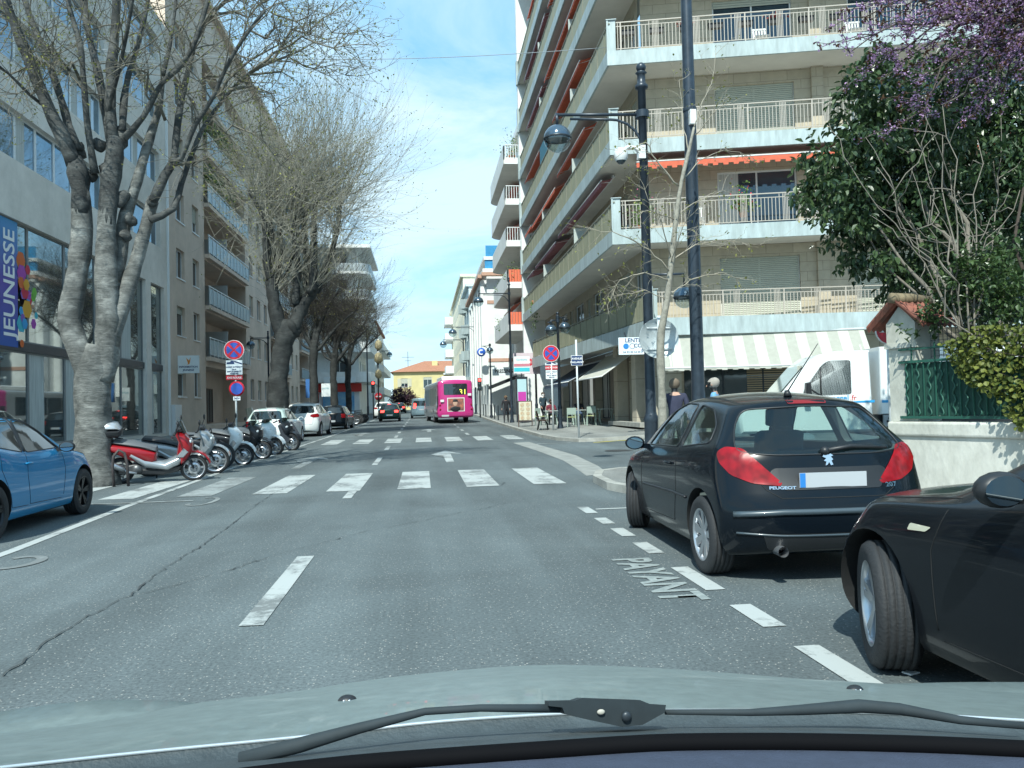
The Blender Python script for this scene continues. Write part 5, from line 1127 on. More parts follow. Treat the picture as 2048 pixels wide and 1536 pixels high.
pollard('tall pollarded tree with dark forked trunk and dense pale twigs behind the parked white hatchback', b2, ([b2, Q(556, 780, Y2), Q(560, 720, Y2), Q(572, 660, Y2), Q(574, 640, Y2)], [0.58, 0.46, 0.41, 0.42, 0.34]),
    [([Q(565, 670, Y2), Q(552, 625, Y2-.2), Q(545, 580, Y2-.3), Q(540, 540, Y2-.4)], 0.34, 0.22), ([Q(585, 660, Y2), Q(600, 620, Y2+.2), Q(620, 590, Y2+.3), Q(634, 565, Y2+.3)], 0.34, 0.2),
     ([Q(541, 560, Y2-.4), Q(533, 520, Y2-.6), Q(527, 440, Y2-.8), Q(497, 380, Y2-1.2)], 0.2, 0.07), ([Q(545, 550, Y2), Q(545, 500, Y2), Q(538, 430, Y2), Q(535, 350, Y2)], 0.2, 0.07), ([Q(556, 560, Y2+.5), Q(560, 500, Y2+.8), Q(556, 420, Y2+1.2), Q(550, 330, Y2+1.6)], 0.18, 0.06),
     ([Q(590, 600, Y2), Q(594, 540, Y2), Q(588, 450, Y2-.5), Q(590, 370, Y2-1)], 0.2, 0.07), ([Q(570, 560, Y2), Q(585, 510, Y2), Q(605, 455, Y2), Q(618, 390, Y2)], 0.12, 0.05), ([Q(625, 580, Y2), Q(627, 500, Y2), Q(630, 420, Y2), Q(645, 350, Y2+.5)], 0.2, 0.07), ([Q(636, 575, Y2+.5), Q(658, 520, Y2+.6), Q(675, 460, Y2+.8), Q(682, 400, Y2+1)], 0.18, 0.06), ([Q(610, 590, Y2+1), Q(612, 500, Y2+1.3), Q(606, 410, Y2+1.5), Q(600, 320, Y2+1.8)], 0.15, 0.05)],
    Q(622, 392, Y2), (6.0, 4.4, 5.3), 800, barkB, mat('pale_grey_twig', (0.32, 0.315, 0.265), 0.9), 5, ln=3.2, r=0.0165, buds=1, bs=0.085, low=0.5, inner=0.72, kk=3)
for (px, Y3, sc_, seed, lab) in [(628, 49.5, 1.0, 8, 'dark bare street tree directly beyond the pollarded tree, behind the white minivan'), (668, 58.0, 0.95, 9, 'dark bare street tree behind the parked black hatchback'), (697, 69.0, 1.05, 10, 'farthest dark bare street tree, before the red shopfront')]:
    s = 49.5/Y3*sc_; b = Q(px, 812, Y3); b.z = 0.35; f = lambda dx, py: Q(px+dx*s, 815-(815-py)*s, Y3)
    pollard(lab, b, ([b, f(0, 780), f(-2, 740), f(0, 700), f(2, 680)], [0.3, 0.25, 0.23, 0.24, 0.2]), [([f(0, 700), f(-18, 670), f(-30, 630), f(-45, 590)], 0.16, 0.06), ([f(2, 690), f(12, 650), f(30, 610), f(50, 580)], 0.17, 0.06), ([f(0, 690), f(3, 640), f(-3, 580), f(-5, 540)], 0.15, 0.05), ([f(8, 700), f(30, 672), f(55, 645), f(85, 620)], 0.12, 0.05), ([f(0, 700), f(-22, 690), f(-38, 660), f(-60, 640)], 0.1, 0.04)],
        f(22, 590), (4.8, 3.4, 3.5), 250, barkB, twigd, seed, ln=2.4, r=0.016, buds=1, lvl=2, updir=0.6, bs=0.05, group='dark bare street trees')
# young tree on the right with pale thin trunk
yt = thing('young_tree', 'slender young tree with pale bark and few leaves, before the tall dark pole', 'tree'); YT = 13.9
mb = MB(); tb = MB(); lb = MB(); b = Q(1325, 940, YT); b.z = 0.12
st = knobby(mb, [b, Q(1325, 830, YT), Q(1321, 720, YT), Q(1323, 660, YT), Q(1334, 600, YT), Q(1343, 520, YT), Q(1353, 430, YT), Q(1363, 363, YT), Q(1377, 305, YT), Q(1388, 255, YT)], [0.085, 0.075, 0.07, 0.066, 0.06, 0.05, 0.045, 0.035, 0.03, 0.02], rnd, 10, 0.1)
def br(pts, r, nt_=8, tl=0.5):
    P = []
    for i in range(len(pts)-1): P += wig(Q(*pts[i]), Q(*pts[i+1]), 4, 0.012, rnd)[:-1]
    P.append(Q(*pts[-1])); limb(tb, P, r, 0.004, 5)
    for _ in range(nt_):
        j = rnd.randint(2, len(P)-1); dv = (P[j]-P[j-1]).normalized(); twig(tb, lb, P[j], dv+Vector((rnd.gauss(0, 0.5), rnd.gauss(0, 0.5), rnd.gauss(-0.1, 0.45))), tl*rnd.uniform(0.5, 1.3), 0.0055, rnd, 1, up=-0.04, wob=0.2, kids_=3, spread=0.7, buds=1, bs=0.05)
y = YT
for pts, r, k_ in [([(1388, 255, y), (1400, 215, y), (1423, 168, y), (1431, 110, y)], 0.014, 9), ([(1390, 270, y), (1420, 235, y-.2), (1460, 190, y-.3)], 0.012, 9), ([(1377, 305, y), (1366, 240, y+.2), (1358, 160, y+.3)], 0.012, 10), ([(1357, 371, y), (1320, 330, y-.2), (1292, 285, y-.3), (1250, 300, y-.5)], 0.02, 14), ([(1363, 363, y), (1400, 320, y+.3), (1450, 300, y+.5), (1500, 310, y+.6)], 0.012, 12), ([(1350, 440, y), (1300, 420, y-.3), (1250, 440, y-.5)], 0.012, 10), ([(1353, 430, y), (1400, 400, y+.3), (1445, 380, y+.4)], 0.01, 9),
                   ([(1340, 545, y), (1300, 500, y-.2), (1240, 470, y-.4), (1170, 455, y-.5)], 0.018, 16), ([(1338, 560, y), (1290, 545, y-.4), (1240, 560, y-.6), (1215, 610, y-.7)], 0.016, 16), ([(1345, 520, y), (1390, 490, y+.2), (1450, 480, y+.3), (1520, 490, y+.4)], 0.015, 15), ([(1335, 590, y), (1380, 560, y+.3), (1440, 545, y+.4), (1480, 560, y+.5)], 0.013, 12), ([(1343, 520, y), (1325, 450, y-.4), (1290, 380, y-.6)], 0.014, 12), ([(1334, 600, y), (1290, 580, y-.1), (1235, 590, y-.2)], 0.011, 10), ([(1342, 530, y), (1360, 470, y-.5), (1380, 420, y-.8)], 0.012, 10)]: br(pts, r, k_)
mb.build('trunk', mat('young_bark', (0.27, 0.26, 0.22), 0.85, var=0.35, vs=9, bump=0.5, bs=25, space='pos'), yt); tb.build('branches', mat('young_twig', (0.33, 0.3, 0.24), 0.85), yt); lb.build('leaves', budm, yt)
# purple-leaved tree down the street
pt = thing('purple_tree', 'round purple-leaved tree in front of the yellow house', 'tree')
mb = MB(); crown_cluster(mb, [((-3.5, 142, 3.7), (1.9, 1.9, 1.6)), ((-2.3, 142, 3.0), (1.4, 1.5, 1.1)), ((-4.6, 142, 3.0), (1.3, 1.3, 1.1))], 3500, 0.28, rnd); mb.build('crown', leaf_mat('purple_leaf', (0.025, 0.012, 0.022), (0.09, 0.035, 0.06), 0.6), pt)
mb = MB(); mb.tube([(-3.5, 142, 1), (-3.4, 142, 3.5)], [0.15, 0.1], 8); mb.build('trunk', barkB, pt)
# ================= vehicles =================
def interp(tab, x):
    if x <= tab[0][0]: return tab[0][1]
    if x >= tab[-1][0]: return tab[-1][1]
    for i in range(len(tab)-1):
        if tab[i][0] <= x <= tab[i+1][0]:
            a, b = tab[i], tab[i+1]; h = b[0]-a[0]; t = (x-a[0])/h if h else 0
            m0 = ((b[1]-tab[i-1][1])/(b[0]-tab[i-1][0]) if i > 0 else (b[1]-a[1])/h)*h; m1 = ((tab[i+2][1]-a[1])/(tab[i+2][0]-a[0]) if i+2 < len(tab) else (b[1]-a[1])/h)*h
            sg = (b[1]-a[1]); lim = 3*abs(sg); m0 = max(-lim, min(lim, m0)) if m0*sg > 0 else 0; m1 = max(-lim, min(lim, m1)) if m1*sg > 0 else 0
            return (2*t**3-3*t*t+1)*a[1]+(t**3-2*t*t+t)*m0+(-2*t**3+3*t*t)*b[1]+(t**3-t*t)*m1
def shell(S, nt_=44, inner=None):
    """closed car body: a box grid wrapped onto the profiles; X counts back from the nose"""
    L_, W2 = S['L'], S['W']/2; q = inner or {}
    iw, it, zb0 = q.get('w', 0), q.get('t', 0), q.get('z', None)
    top = lambda X: interp(S['top'], X)-it; belt = lambda X: interp(S['belt'], X)
    fr_ = lambda z: interp(S['front'], z); rr_ = lambda z: interp(S['rear'], z)
    if inner: fr_ = lambda z: q['x0']; rr_ = lambda z: interp(S['rear'], z)+q['x1']
    wf = lambda X: interp(S['plan'], X)*W2-iw; rf = lambda X: interp(S['roofw'], X)*W2-iw
    cr, cf = S.get('cr', 0.22), S.get('cf', 0.35)
    if inner: cr *= 0.8; cf *= 0.3
    nb = 11; na = 10
    def section(X, j, a):
        """level j 0..nb, a in -1..1 -> (y, z)"""
        zt = top(X); cw = S.get('crown', 0.05); ze = zt-cw; zb = (interp(S['bot'], X) if zb0 is None else zb0); be = min(belt(X)-(it*0.3 if inner else 0), ze-0.025)
        lv = [zb, zb+0.05, zb+(be-zb)*0.25, zb+(be-zb)*0.48, zb+(be-zb)*0.72, zb+(be-zb)*0.9, be, be+(ze-be)*0.12, be+(ze-be)*0.45, be+(ze-be)*0.8, be+(ze-be)*0.95, ze]
        w_, r_ = wf(X), rf(X)
        hw = [w_*0.9, w_*0.965, w_*0.99, w_, w_*0.998, w_*0.982, w_*0.95]+[0]*5
        for i, f in ((7, 0.1), (8, 0.42), (9, 0.75), (10, 0.89), (11, 1.0)): hw[i] = w_*0.94+(r_-w_*0.94)*f
        hw[11] = r_*0.93; hw[10] = w_*0.94+(r_-w_*0.94)*0.94
        f = (j/nb)**2
        return a*hw[j], lv[j]+(zt-ze)*(1-a*a)*f
    def P(t, j, a):
        X = t*L_
        for _ in range(4):
            y, z = section(X, j, a); X = fr_(z)+cf*abs(a)**3+((L_-rr_(z)-cr*abs(a)**3.2)-(fr_(z)+cf*abs(a)**3))*t
        y, z = section(X, j, a); return (L_/2-X, y, z)
    bm = bmesh.new(); V = {}
    def v(t, j, a):
        k = (round(t, 5), j, round(a, 5))
        if k not in V: V[k] = bm.verts.new(P(*k))
        return V[k]
    ts = [0.5-0.5*math.cos(math.pi*i/nt_)*(1) if False else i/nt_ for i in range(nt_+1)]; as_ = [-1+2*i/na for i in range(na+1)]
    F = lambda *vs: bm.faces.new(vs)
    for i in range(nt_):
        t0, t1 = ts[i], ts[i+1]
        for j in range(nb):
            for a in (-1, 1): F(v(t0, j, a), v(t1, j, a), v(t1, j+1, a), v(t0, j+1, a))
        for k in range(na):
            for j in (0, nb): F(v(t0, j, as_[k]), v(t1, j, as_[k]), v(t1, j, as_[k+1]), v(t0, j, as_[k+1]))
    for t in (0, 1):
        for j in range(nb):
            for k in range(na): F(v(t, j, as_[k]), v(t, j, as_[k+1]), v(t, j+1, as_[k+1]), v(t, j+1, as_[k]))
    bmesh.ops.recalc_face_normals(bm, faces=bm.faces); me = bpy.data.meshes.new('body'); bm.to_mesh(me); bm.free()
    o = bpy.data.objects.new('body', me); col.objects.link(o)
    m = o.modifiers.new('s', 'SUBSURF'); m.levels = 1; m.render_levels = 1; bake_modifiers(o); return o
def boolean(o, cutters):
    for c in cutters:
        m = o.modifiers.new('b', 'BOOLEAN'); m.object = c; m.operation = 'DIFFERENCE'; m.solver = 'EXACT'
    bake_modifiers(o)
    for c in cutters: bpy.data.objects.remove(c)
class Skin:
    """projects outlines onto a body"""
    def __init__(s, o): bm = bmesh.new(); bm.from_mesh(o.data); s.t = BVHTree.FromBMesh(bm); bm.free()
    def hit(s, o, d, off=0.0):
        h = s.t.ray_cast(Vector(o), Vector(d)); 
        if h[0] is None: return None
        return h[0]-Vector(d)*off
    def frame(s, view):
        d = Vector(view).normalized(); e1 = Vector((0, 0, 1)).cross(d).normalized() if abs(d.z) < 0.9 else Vector((0, 1, 0)); e2 = d.cross(e1)*-1
        if e2.z < 0: e2 = -e2
        return d, e1, e2
    def pt(s, view, a, b, off=0.0):
        d, e1, e2 = s.frame(view); 
        if abs(d.z) < 0.05: e2 = Vector((0, 0, 1))
        return s.hit(e1*a+e2*b-d*8, d, off)
    def patch(s, name, m, parent, poly, view, off=0.004, res=0.05, thick=0.0, both=False):
        d, e1, e2 = s.frame(view)
        if abs(d.z) < 0.05: e2 = Vector((0, 0, 1))
        bm = bmesh.new(); vs = [bm.verts.new((p[0], p[1], 0)) for p in poly]; bm.faces.new(vs); bmesh.ops.triangulate(bm, faces=bm.faces)
        xs = [p[0] for p in poly]; ys = [p[1] for p in poly]
        for lo, hi, co_, no in ((min(xs), max(xs), 0, (1, 0, 0)), (min(ys), max(ys), 1, (0, 1, 0))):
            x = lo+res
            while x < hi: bmesh.ops.bisect_plane(bm, geom=bm.verts[:]+bm.edges[:]+bm.faces[:], plane_co=(x, 0, 0) if co_ == 0 else (0, x, 0), plane_no=no); x += res
        bad = []
        for v in bm.verts:
            h = s.hit(e1*v.co.x+e2*v.co.y-d*8, d, off)
            if h is None: bad.append(v)
            else: v.co = h
        bmesh.ops.delete(bm, geom=bad, context='VERTS')
        for f in bm.faces: f.smooth = True
        bmesh.ops.recalc_face_normals(bm, faces=bm.faces)
        me = bpy.data.meshes.new(name); bm.to_mesh(me); bm.free(); me.materials.append(m)
        o = bpy.data.objects.new(name, me); col.objects.link(o); o.parent = parent; return o
    def line(s, mb, pts, view, r=0.004, off=0.001, closed=False, n=5, step=0.05):
        d, e1, e2 = s.frame(view)
        if abs(d.z) < 0.05: e2 = Vector((0, 0, 1))
        if closed: pts = list(pts)+[pts[0]]
        path = []
        for i in range(len(pts)-1):
            a, b = Vector(pts[i]), Vector(pts[i+1]); k = max(1, int((b-a).length/step))
            for j in range(k+(1 if i == len(pts)-2 else 0)):
                q = a.lerp(b, j/k); h = s.hit(e1*q.x+e2*q.y-d*8, d, off)
                if h is not None: path.append(h)
        if len(path) > 1: mb.tube(path, r, n)
LEFT, RIGHT, REAR, FRONT, TOP_ = (0, -1, 0), (0, 1, 0), (1, 0, 0), (-1, 0, 0), (0, 0, -1)
def rounded(poly, r=0.06, n=4):
    out = []; k = len(poly)
    for i in range(k):
        a, b, c = Vector(poly[i-1]), Vector(poly[i]), Vector(poly[(i+1) % k]); d1 = (a-b); d2 = (c-b); rr = min(r, d1.length*0.45, d2.length*0.45)
        p, q = b+d1.normalized()*rr, b+d2.normalized()*rr
        for j in range(n+1): t = j/n; out.append(tuple((1-t)**2*p+2*t*(1-t)*b+t*t*q))
    return out
def wheel(parent, x, y, r, w_=0.2, steer=0.0, rimm=None, spokes=5, side=1, rimr=0.66, dbl=False, zc=None):
    h = bpy.data.objects.new('wheel', None)
    mb = MB(); hw = w_/2; prof = [(r*rimr, -hw*0.9), (r*0.8, -hw), (r*0.93, -hw*0.97), (r*0.985, -hw*0.75)]
    for k in range(5):
        a = -0.7+k*0.35; prof += [(r, hw*(a-0.12)), (r, hw*(a+0.12)), (r*0.972, hw*(a+0.15)), (r*0.972, hw*(a+0.2))] if k < 4 else [(r, hw*(a-0.12)), (r, hw*(a))]
    prof += [(r*0.985, hw*0.78), (r*0.93, hw*0.97), (r*0.8, hw), (r*rimr, hw*0.9)]
    mb.lathe(prof, ax='y', n=40); ty = mb.build('wheel', M['rubber'], parent, (x, y, zc or r)); ty.rotation_euler.z = steer
    rm = rimm or M['alu']; mb = MB(); s = side; R_ = r*rimr
    mb.lathe([(R_*1.02, s*hw*0.92), (R_*0.97, s*hw*0.9), (R_*0.93, s*hw*0.6), (R_*0.93, -s*hw*0.8)], ax='y', n=36)
    mb.lathe([(R_*0.2, s*hw*0.35), (R_*0.2, s*hw*0.62), (R_*0.14, s*hw*0.68), (0.001, s*hw*0.68)], ax='y', n=20)
    for k in range(spokes):
        t = 2*math.pi*k/spokes+0.2
        for dt in ((-0.14, 0.14) if dbl else (0,)):
            tt = t+dt; a = Vector((math.cos(t+dt*0.6)*R_*0.15, 0, math.sin(t+dt*0.6)*R_*0.15)); b = Vector((math.cos(tt)*R_*0.95, 0, math.sin(tt)*R_*0.95)); e = Vector((-math.sin(tt), 0, math.cos(tt))); wa, wb = (R_*0.07, R_*0.09) if dbl else (R_*0.1, R_*0.17)
            y0, y1 = s*hw*0.62, s*hw*0.8; vs = [a-e*wa+Vector((0, y0, 0)), a+e*wa+Vector((0, y0, 0)), b+e*wb+Vector((0, y1, 0)), b-e*wb+Vector((0, y1, 0))]; vs += [q-Vector((0, s*hw*0.35, 0)) for q in vs]
            mb.add(vs, [(0, 1, 2, 3), (7, 6, 5, 4), (0, 4, 5, 1), (1, 5, 6, 2), (2, 6, 7, 3), (3, 7, 4, 0)])
    ri = mb.build('rim', rm, ty)
    mb = MB(); mb.lathe([(0.001, s*hw*0.1), (R_*0.92, s*hw*0.1)], ax='y', n=24); mb.lathe([(0.001, s*hw*0.25), (R_*0.62, s*hw*0.25), (R_*0.62, s*hw*0.1)], ax='y', n=24); mb.build('brake_disc', mat('brake_dark', (0.04, 0.04, 0.045), 0.5, 0.5), ty)
    return ty
def paint(name, c, metal=0.0, rough=0.3, var=0.0):
    return mat(name, c, rough, metal, coat=0.8 if max(c) > 0.1 else 0.4, var=var, vs=2.0, spec=0.25 if max(c) > 0.1 else 0.12)
seamm = mat('panel_gap', (0.008, 0.009, 0.01), 0.7)
carglass = mat('car_glass', (0.018, 0.026, 0.03), 0.03, 0.0, spec=0.9, coat=0.5)
clearg = glass_mat('clear_car_glass', (0.66, 0.78, 0.75), 0.06)
def car(name, label, S, loc, heading, pm, rimm=None, group=None, hollow=False, steer=0.0, lights=None, cat='car', plate_rear=True, lit=False):
    """heading: world angle of the nose direction; S holds the profiles and outlines"""
    t = thing(name, label, cat, loc, heading, group); L_ = S['L']; W2 = S['W']/2; X_ = lambda X: L_/2-X
    o = shell(S); sk = Skin(o); cut = []
    wr = S['wr']; wx = [S['wf'], S['wf']+S['wb']]
    for X in wx:
        for s in (-1, 1):
            mb = MB(); mb.lathe([(0.0001, s*(W2-0.24)), (wr+0.055, s*(W2-0.24)), (wr+0.055, s*(W2+0.3)), (0.0001, s*(W2+0.3))], (X_(X), 0, wr+0.01), 'y', 40); cut.append(mb.build('cut', seamm))
    if hollow:
        cab = shell(S, 24, inner=dict(w=0.07, t=0.035, z=0.52, x0=S['cab0'], x1=0.07)); cut.append(cab)
        for poly, vw in S['wins']:
            v_ = Vector(vw); d, e1, e2 = sk.frame(vw); e2 = Vector((0, 0, 1)); hs = [sk.pt(vw, *p) for p in poly]; hs = [h for h in hs if h]
            mb = MB(); n = len(poly); ds = [h.dot(d) for h in hs]; d0, d1 = min(ds)-0.3, max(ds)+0.16
            P = [e1*p[0]+e2*p[1] for p in poly]; mb.add([p+d*d0 for p in P]+[p+d*d1 for p in P], [tuple(range(n-1, -1, -1)), tuple(range(n, 2*n))]+[(i, (i+1) % n, n+(i+1) % n, n+i) for i in range(n)])
            cut.append(mb.build('cut', seamm))
    boolean(o, cut); o.parent = t; me = o.data; me.materials.clear(); me.materials.append(pm); me.materials.append(seamm); me.materials.append(mat('cabin_trim', (0.14, 0.15, 0.155), 0.8))
    for p in me.polygons:
        c = p.center; k = 0
        for X in wx:
            if abs(c.y) > W2-0.27 and (c.x-X_(X))**2+(c.z-wr-0.01)**2 < (wr+0.0575)**2 and (abs(c.y) < W2-0.235 or abs(((c.x-X_(X))**2+(c.z-wr-0.01)**2)**0.5-wr-0.055) < 0.004): k = 1
        if c.z < interp(S['bot'], 1.5)+0.03: k = 1
        if hollow and k == 0:
            h = sk.t.find_nearest(c)
            if h[3] is not None and h[3] > 0.02: k = 2
        p.material_index = k; p.use_smooth = True
    bm = bmesh.new(); bm.from_mesh(me)
    for e in bm.edges:
        if len(e.link_faces) == 2 and (e.calc_face_angle(0) > R(32) or e.link_faces[0].material_index != e.link_faces[1].material_index): e.smooth = False
    bm.to_mesh(me); bm.free(); o.name = 'body'
    gm_ = clearg if hollow else carglass
    for i, (poly, vw) in enumerate(S['wins']):
        nm = {REAR: 'rear_window', FRONT: 'windshield', RIGHT: 'side_window', LEFT: 'side_window'}[vw]
        sk.patch(nm, gm_, t, poly, vw, 0.003 if not hollow else -0.004, 0.06)
        mb = MB(); sk.line(mb, poly, vw, 0.008, 0.0, True); mb.build('window_seal', M['black'], t)
    for poly, vw, m_, nm in S.get('patches', []): sk.patch(nm, m_, t, poly, vw, 0.006, 0.04)
    if S.get('seams'):
        for pts, vw in S['seams']: mb = MB(); sk.line(mb, pts, vw, 0.0035, 0.0); mb.build('panel_gap', seamm, t)
    for pts, vw, r_, m_, nm in S.get('trims', []): mb = MB(); sk.line(mb, pts, vw, r_, 0.004, n=6); mb.build(nm, m_, t)
    for i, X in enumerate(wx):
        for s in (-1, 1): wheel(t, X_(X), s*(W2-0.105-S.get('win', 0.0)), wr, S.get('ww', 0.195), steer if i == 0 else 0, rimm, S.get('spokes', 5), s, dbl=S.get('dbl', False))
    # mirrors
    for s in (-1, 1):
        mx_ = S['mirror']; mb = MB(); k = len(mb.v); mb.ball((X_(mx_[0]), s*(W2*0.94+0.12), mx_[1]), 0.092, 16, (0.75, 1.15, 0.78)); mb.bar((X_(mx_[0])+0.02, s*(W2*0.86), mx_[1]-0.04), (X_(mx_[0]), s*(W2*0.94+0.08), mx_[1]-0.03), 0.05)
        for i in range(k, len(mb.v)):
            v = mb.v[i]
            if v[0] < X_(mx_[0])-0.045: mb.v[i] = (X_(mx_[0])-0.045, v[1], v[2])
        mo = mb.build('mirror', S.get('mirm', pm), t)
        mb = MB(); mb.add([(X_(mx_[0])-0.047, s*(W2*0.94+0.13)+0.085*math.cos(a*math.pi/8), mx_[1]+0.058*math.sin(a*math.pi/8)) for a in range(16)], [tuple(range(16))]); mb.build('mirror_glass', mat('mirror_glass', (0.5, 0.6, 0.65), 0.03, 1.0), mo)
    # headlights, tail lights
    for s in (-1, 1):
        fl = lambda P: [(a*s, b) for a, b in P]
        for poly, nm, vw, m_ in S['lamps']:
            v2 = (vw[0], vw[1]*s, vw[2]); dv = Vector(v2).normalized(); pl = [(a*s, b) for a, b in poly]
            sk.patch(nm, m_, t, pl, v2, 0.008, 0.03)
    for (X, z) in S['handles']:
        for s in (-1, 1):
            h = sk.pt((0, -s, 0), -(X_(X))*(-1 if s > 0 else 1)*1.0, z)
            e = [q for q in (sk.hit((X_(X), s*3, z), (0, -s, 0)),) if q]
            if e: mb = MB(); c = e[0]; mb.tube([(c.x-0.085, c.y+s*0.008, c.z), (c.x-0.05, c.y+s*0.03, c.z+0.004), (c.x+0.05, c.y+s*0.03, c.z+0.004), (c.x+0.085, c.y+s*0.008, c.z)], 0.012, 8); mb.build('door_handle', S.get('handm', pm), t)
    if plate_rear and 'plate' in S:
        y, z = S['plate']; c = sk.hit((-4, y, z), (1, 0, 0))
        if c: 
            x0 = c.x-0.02; mb = MB(); mb.box((x0-0.008, y-0.26, z-0.055), (x0, y+0.26, z+0.055)); po_ = mb.build('number_plate', mat('plate_white', (0.42, 0.45, 0.48), 0.4), t)
            mb = MB(); mb.box((x0-0.0095, y+0.215, z-0.053), (x0-0.0085, y+0.258, z+0.053)); mb.build('plate_strip', mat('plate_blue', (0.03, 0.2, 0.55), 0.4), po_)
    t['_sk'] = 0; del t['_sk']; return t, sk
def mirror_x(poly): return [(-a, b) for a, b in poly][::-1]
# frames: view RIGHT=(0,1,0) looks from the car's right side (y=-) ; horizontal axis e1 = z x d
_e = {v: Vector((0, 0, 1)).cross(Vector(v)).normalized() for v in (LEFT, RIGHT, REAR, FRONT)}
def sidepoly(S, pts, v):   # pts (X, z) -> patch coordinates
    k = _e[v].x; return [((S['L']/2-X)*k, z) for X, z in pts]
def endpoly(pts, v): k = _e[v].y; return [(y*k, z) for y, z in pts]
def both(S, pts): return [(sidepoly(S, pts, LEFT), LEFT), (sidepoly(S, pts, RIGHT), RIGHT)]
def wins(S, side, rear, front):
    out = []
    for p in side: out += both(S, rounded(p, 0.05))
    out.append((rounded(endpoly(rear, REAR), 0.09), REAR)); out.append((rounded(endpoly(front, FRONT), 0.08), FRONT)); return out
# ---------- black three-door hatchback (nearest) ----------
H = dict(L=4.03, W=1.71, wr=0.315, wf=0.82, wb=2.54, crown=0.055, cr=0.20, cf=0.42, ww=0.2, spokes=9, dbl=False,
    top=[(0.0, 0.60), (0.12, 0.70), (0.45, 0.84), (0.85, 0.93), (1.05, 0.975), (1.3, 1.10), (1.7, 1.32), (2.0, 1.42), (2.4, 1.475), (2.9, 1.465), (3.3, 1.43), (3.62, 1.385), (4.03, 1.36)],
    belt=[(0, 0.55), (0.5, 0.74), (1.0, 0.86), (1.6, 0.91), (2.4, 0.955), (3.2, 1.005), (3.7, 1.02), (4.03, 0.98)],
    bot=[(0, 0.22), (0.4, 0.17), (3.5, 0.17), (4.03, 0.27)], front=[(0.2, 0.08), (0.35, 0.0), (0.5, 0.02), (0.62, 0.1), (0.8, 0.3)],
    rear=[(0.25, 0.10), (0.34, 0.02), (0.46, 0.0), (0.58, 0.0), (0.66, 0.03), (0.72, 0.085), (0.95, 0.14), (1.05, 0.2), (1.3, 0.42), (1.36, 0.47), (1.42, 0.49)],
    plan=[(0, 0.86), (0.5, 0.97), (1.2, 1.0), (3.0, 1.0), (3.6, 0.975), (4.03, 0.93)], roofw=[(0, 0.72), (0.9, 0.84), (1.3, 0.8), (2.0, 0.68), (2.8, 0.665), (3.4, 0.63), (4.03, 0.6)],
    mirror=(1.45, 0.98), handles=[(2.45, 0.84)], plate=(0.0, 0.79), cab0=1.15)
H['wins'] = wins(H, [[(1.5, 0.965), (1.68, 1.12), (1.98, 1.315), (2.3, 1.385), (2.66, 1.375), (2.62, 0.995)], [(2.73, 1.0), (2.77, 1.37), (3.1, 1.33), (3.34, 1.2), (3.42, 1.06)]],
    [(-0.68, 1.0), (-0.6, 1.2), (-0.5, 1.325), (0, 1.345), (0.5, 1.325), (0.6, 1.2), (0.68, 1.0), (0.4, 0.975), (-0.4, 0.975)], [(-0.62, 1.0), (-0.46, 1.36), (0, 1.39), (0.46, 1.36), (0.62, 1.0), (0, 0.99)])
H['lamps'] = [(rounded([(-0.56, 1.0), (-0.62, 1.045), (-0.76, 1.03), (-0.88, 0.93), (-1.05, 0.77), (-1.04, 0.75), (-0.86, 0.77), (-0.70, 0.83), (-0.60, 0.92)], 0.03), 'tail_light', (0.72, -0.69, 0), M['red_lens']),
              ([(0.75, 0.58), (0.78, 0.72), (0.6, 0.74), (0.5, 0.62)], 'headlight', FRONT, M['clear_lens'])]
H['seams'] = [(s_, v) for P in ([(1.45, 0.35), (1.4, 0.6), (1.42, 0.92)], [(2.68, 1.0), (2.7, 0.6), (2.6, 0.33), (1.5, 0.3)]) for s_, v in both(H, P)]+[(endpoly([(-0.66, 0.96), (-0.5, 0.72), (-0.4, 0.66), (0.4, 0.66), (0.5, 0.72), (0.66, 0.96)], REAR), REAR)]
H['trims'] = [(s_, v, 0.013, M['black'], 'side_moulding') for s_, v in both(H, [(1.5, 0.56), (2.6, 0.585), (3.0, 0.58)])]+[(endpoly([(-0.74, 0.54), (-0.4, 0.56), (0.4, 0.56), (0.74, 0.54)], REAR), REAR, 0.024, mat('bumper_strip', (0.05, 0.07, 0.085), 0.3, coat=0.6), 'bumper_moulding'), (endpoly([(-0.72, 0.40), (-0.4, 0.385), (0.4, 0.385), (0.72, 0.40)], REAR), REAR, 0.009, mat('bumper_strip', (0,) * 3), 'lower_trim')]
H['patches'] = [(rounded(endpoly([(-0.42, 0.88), (0.42, 0.88), (0.46, 0.85), (0.38, 0.72), (-0.38, 0.72), (-0.46, 0.85)], REAR), 0.03), REAR, M['black'], 'plate_recess'), (rounded(endpoly([(-0.55, 0.4), (0.55, 0.4), (0.5, 0.27), (-0.5, 0.27)], REAR), 0.03), REAR, M['black'], 'lower_bumper'), (rounded(endpoly([(-0.16, 1.395), (0.16, 1.395), (0.16, 1.365), (-0.16, 1.365)], REAR), 0.01), REAR, mat('dim_red_lens', (0.2, 0.01, 0.012), 0.3), 'brake_light')]
blackp = paint('black_blue_paint', (0.004, 0.007, 0.011), 0.0, 0.22)
hatch, hsk = car('parked_car', 'black three-door hatchback with pale rear plate parked at the right kerb, nearest whole car', H, (3.12, 7.66, 0), R(90-2), blackp, M['alu'], hollow=True, steer=R(-22), group='cars parked along the street')
mb = MB(); mb.tube([(1.02-2.6, 0.12, 1.36), (1.0-2.6, 0.12, 1.40)], [0.03, 0.022], 10); mb.tube([(-1.6, 0.12, 1.40), (-1.93, 0.14, 1.73)], [0.006, 0.003], 6); 
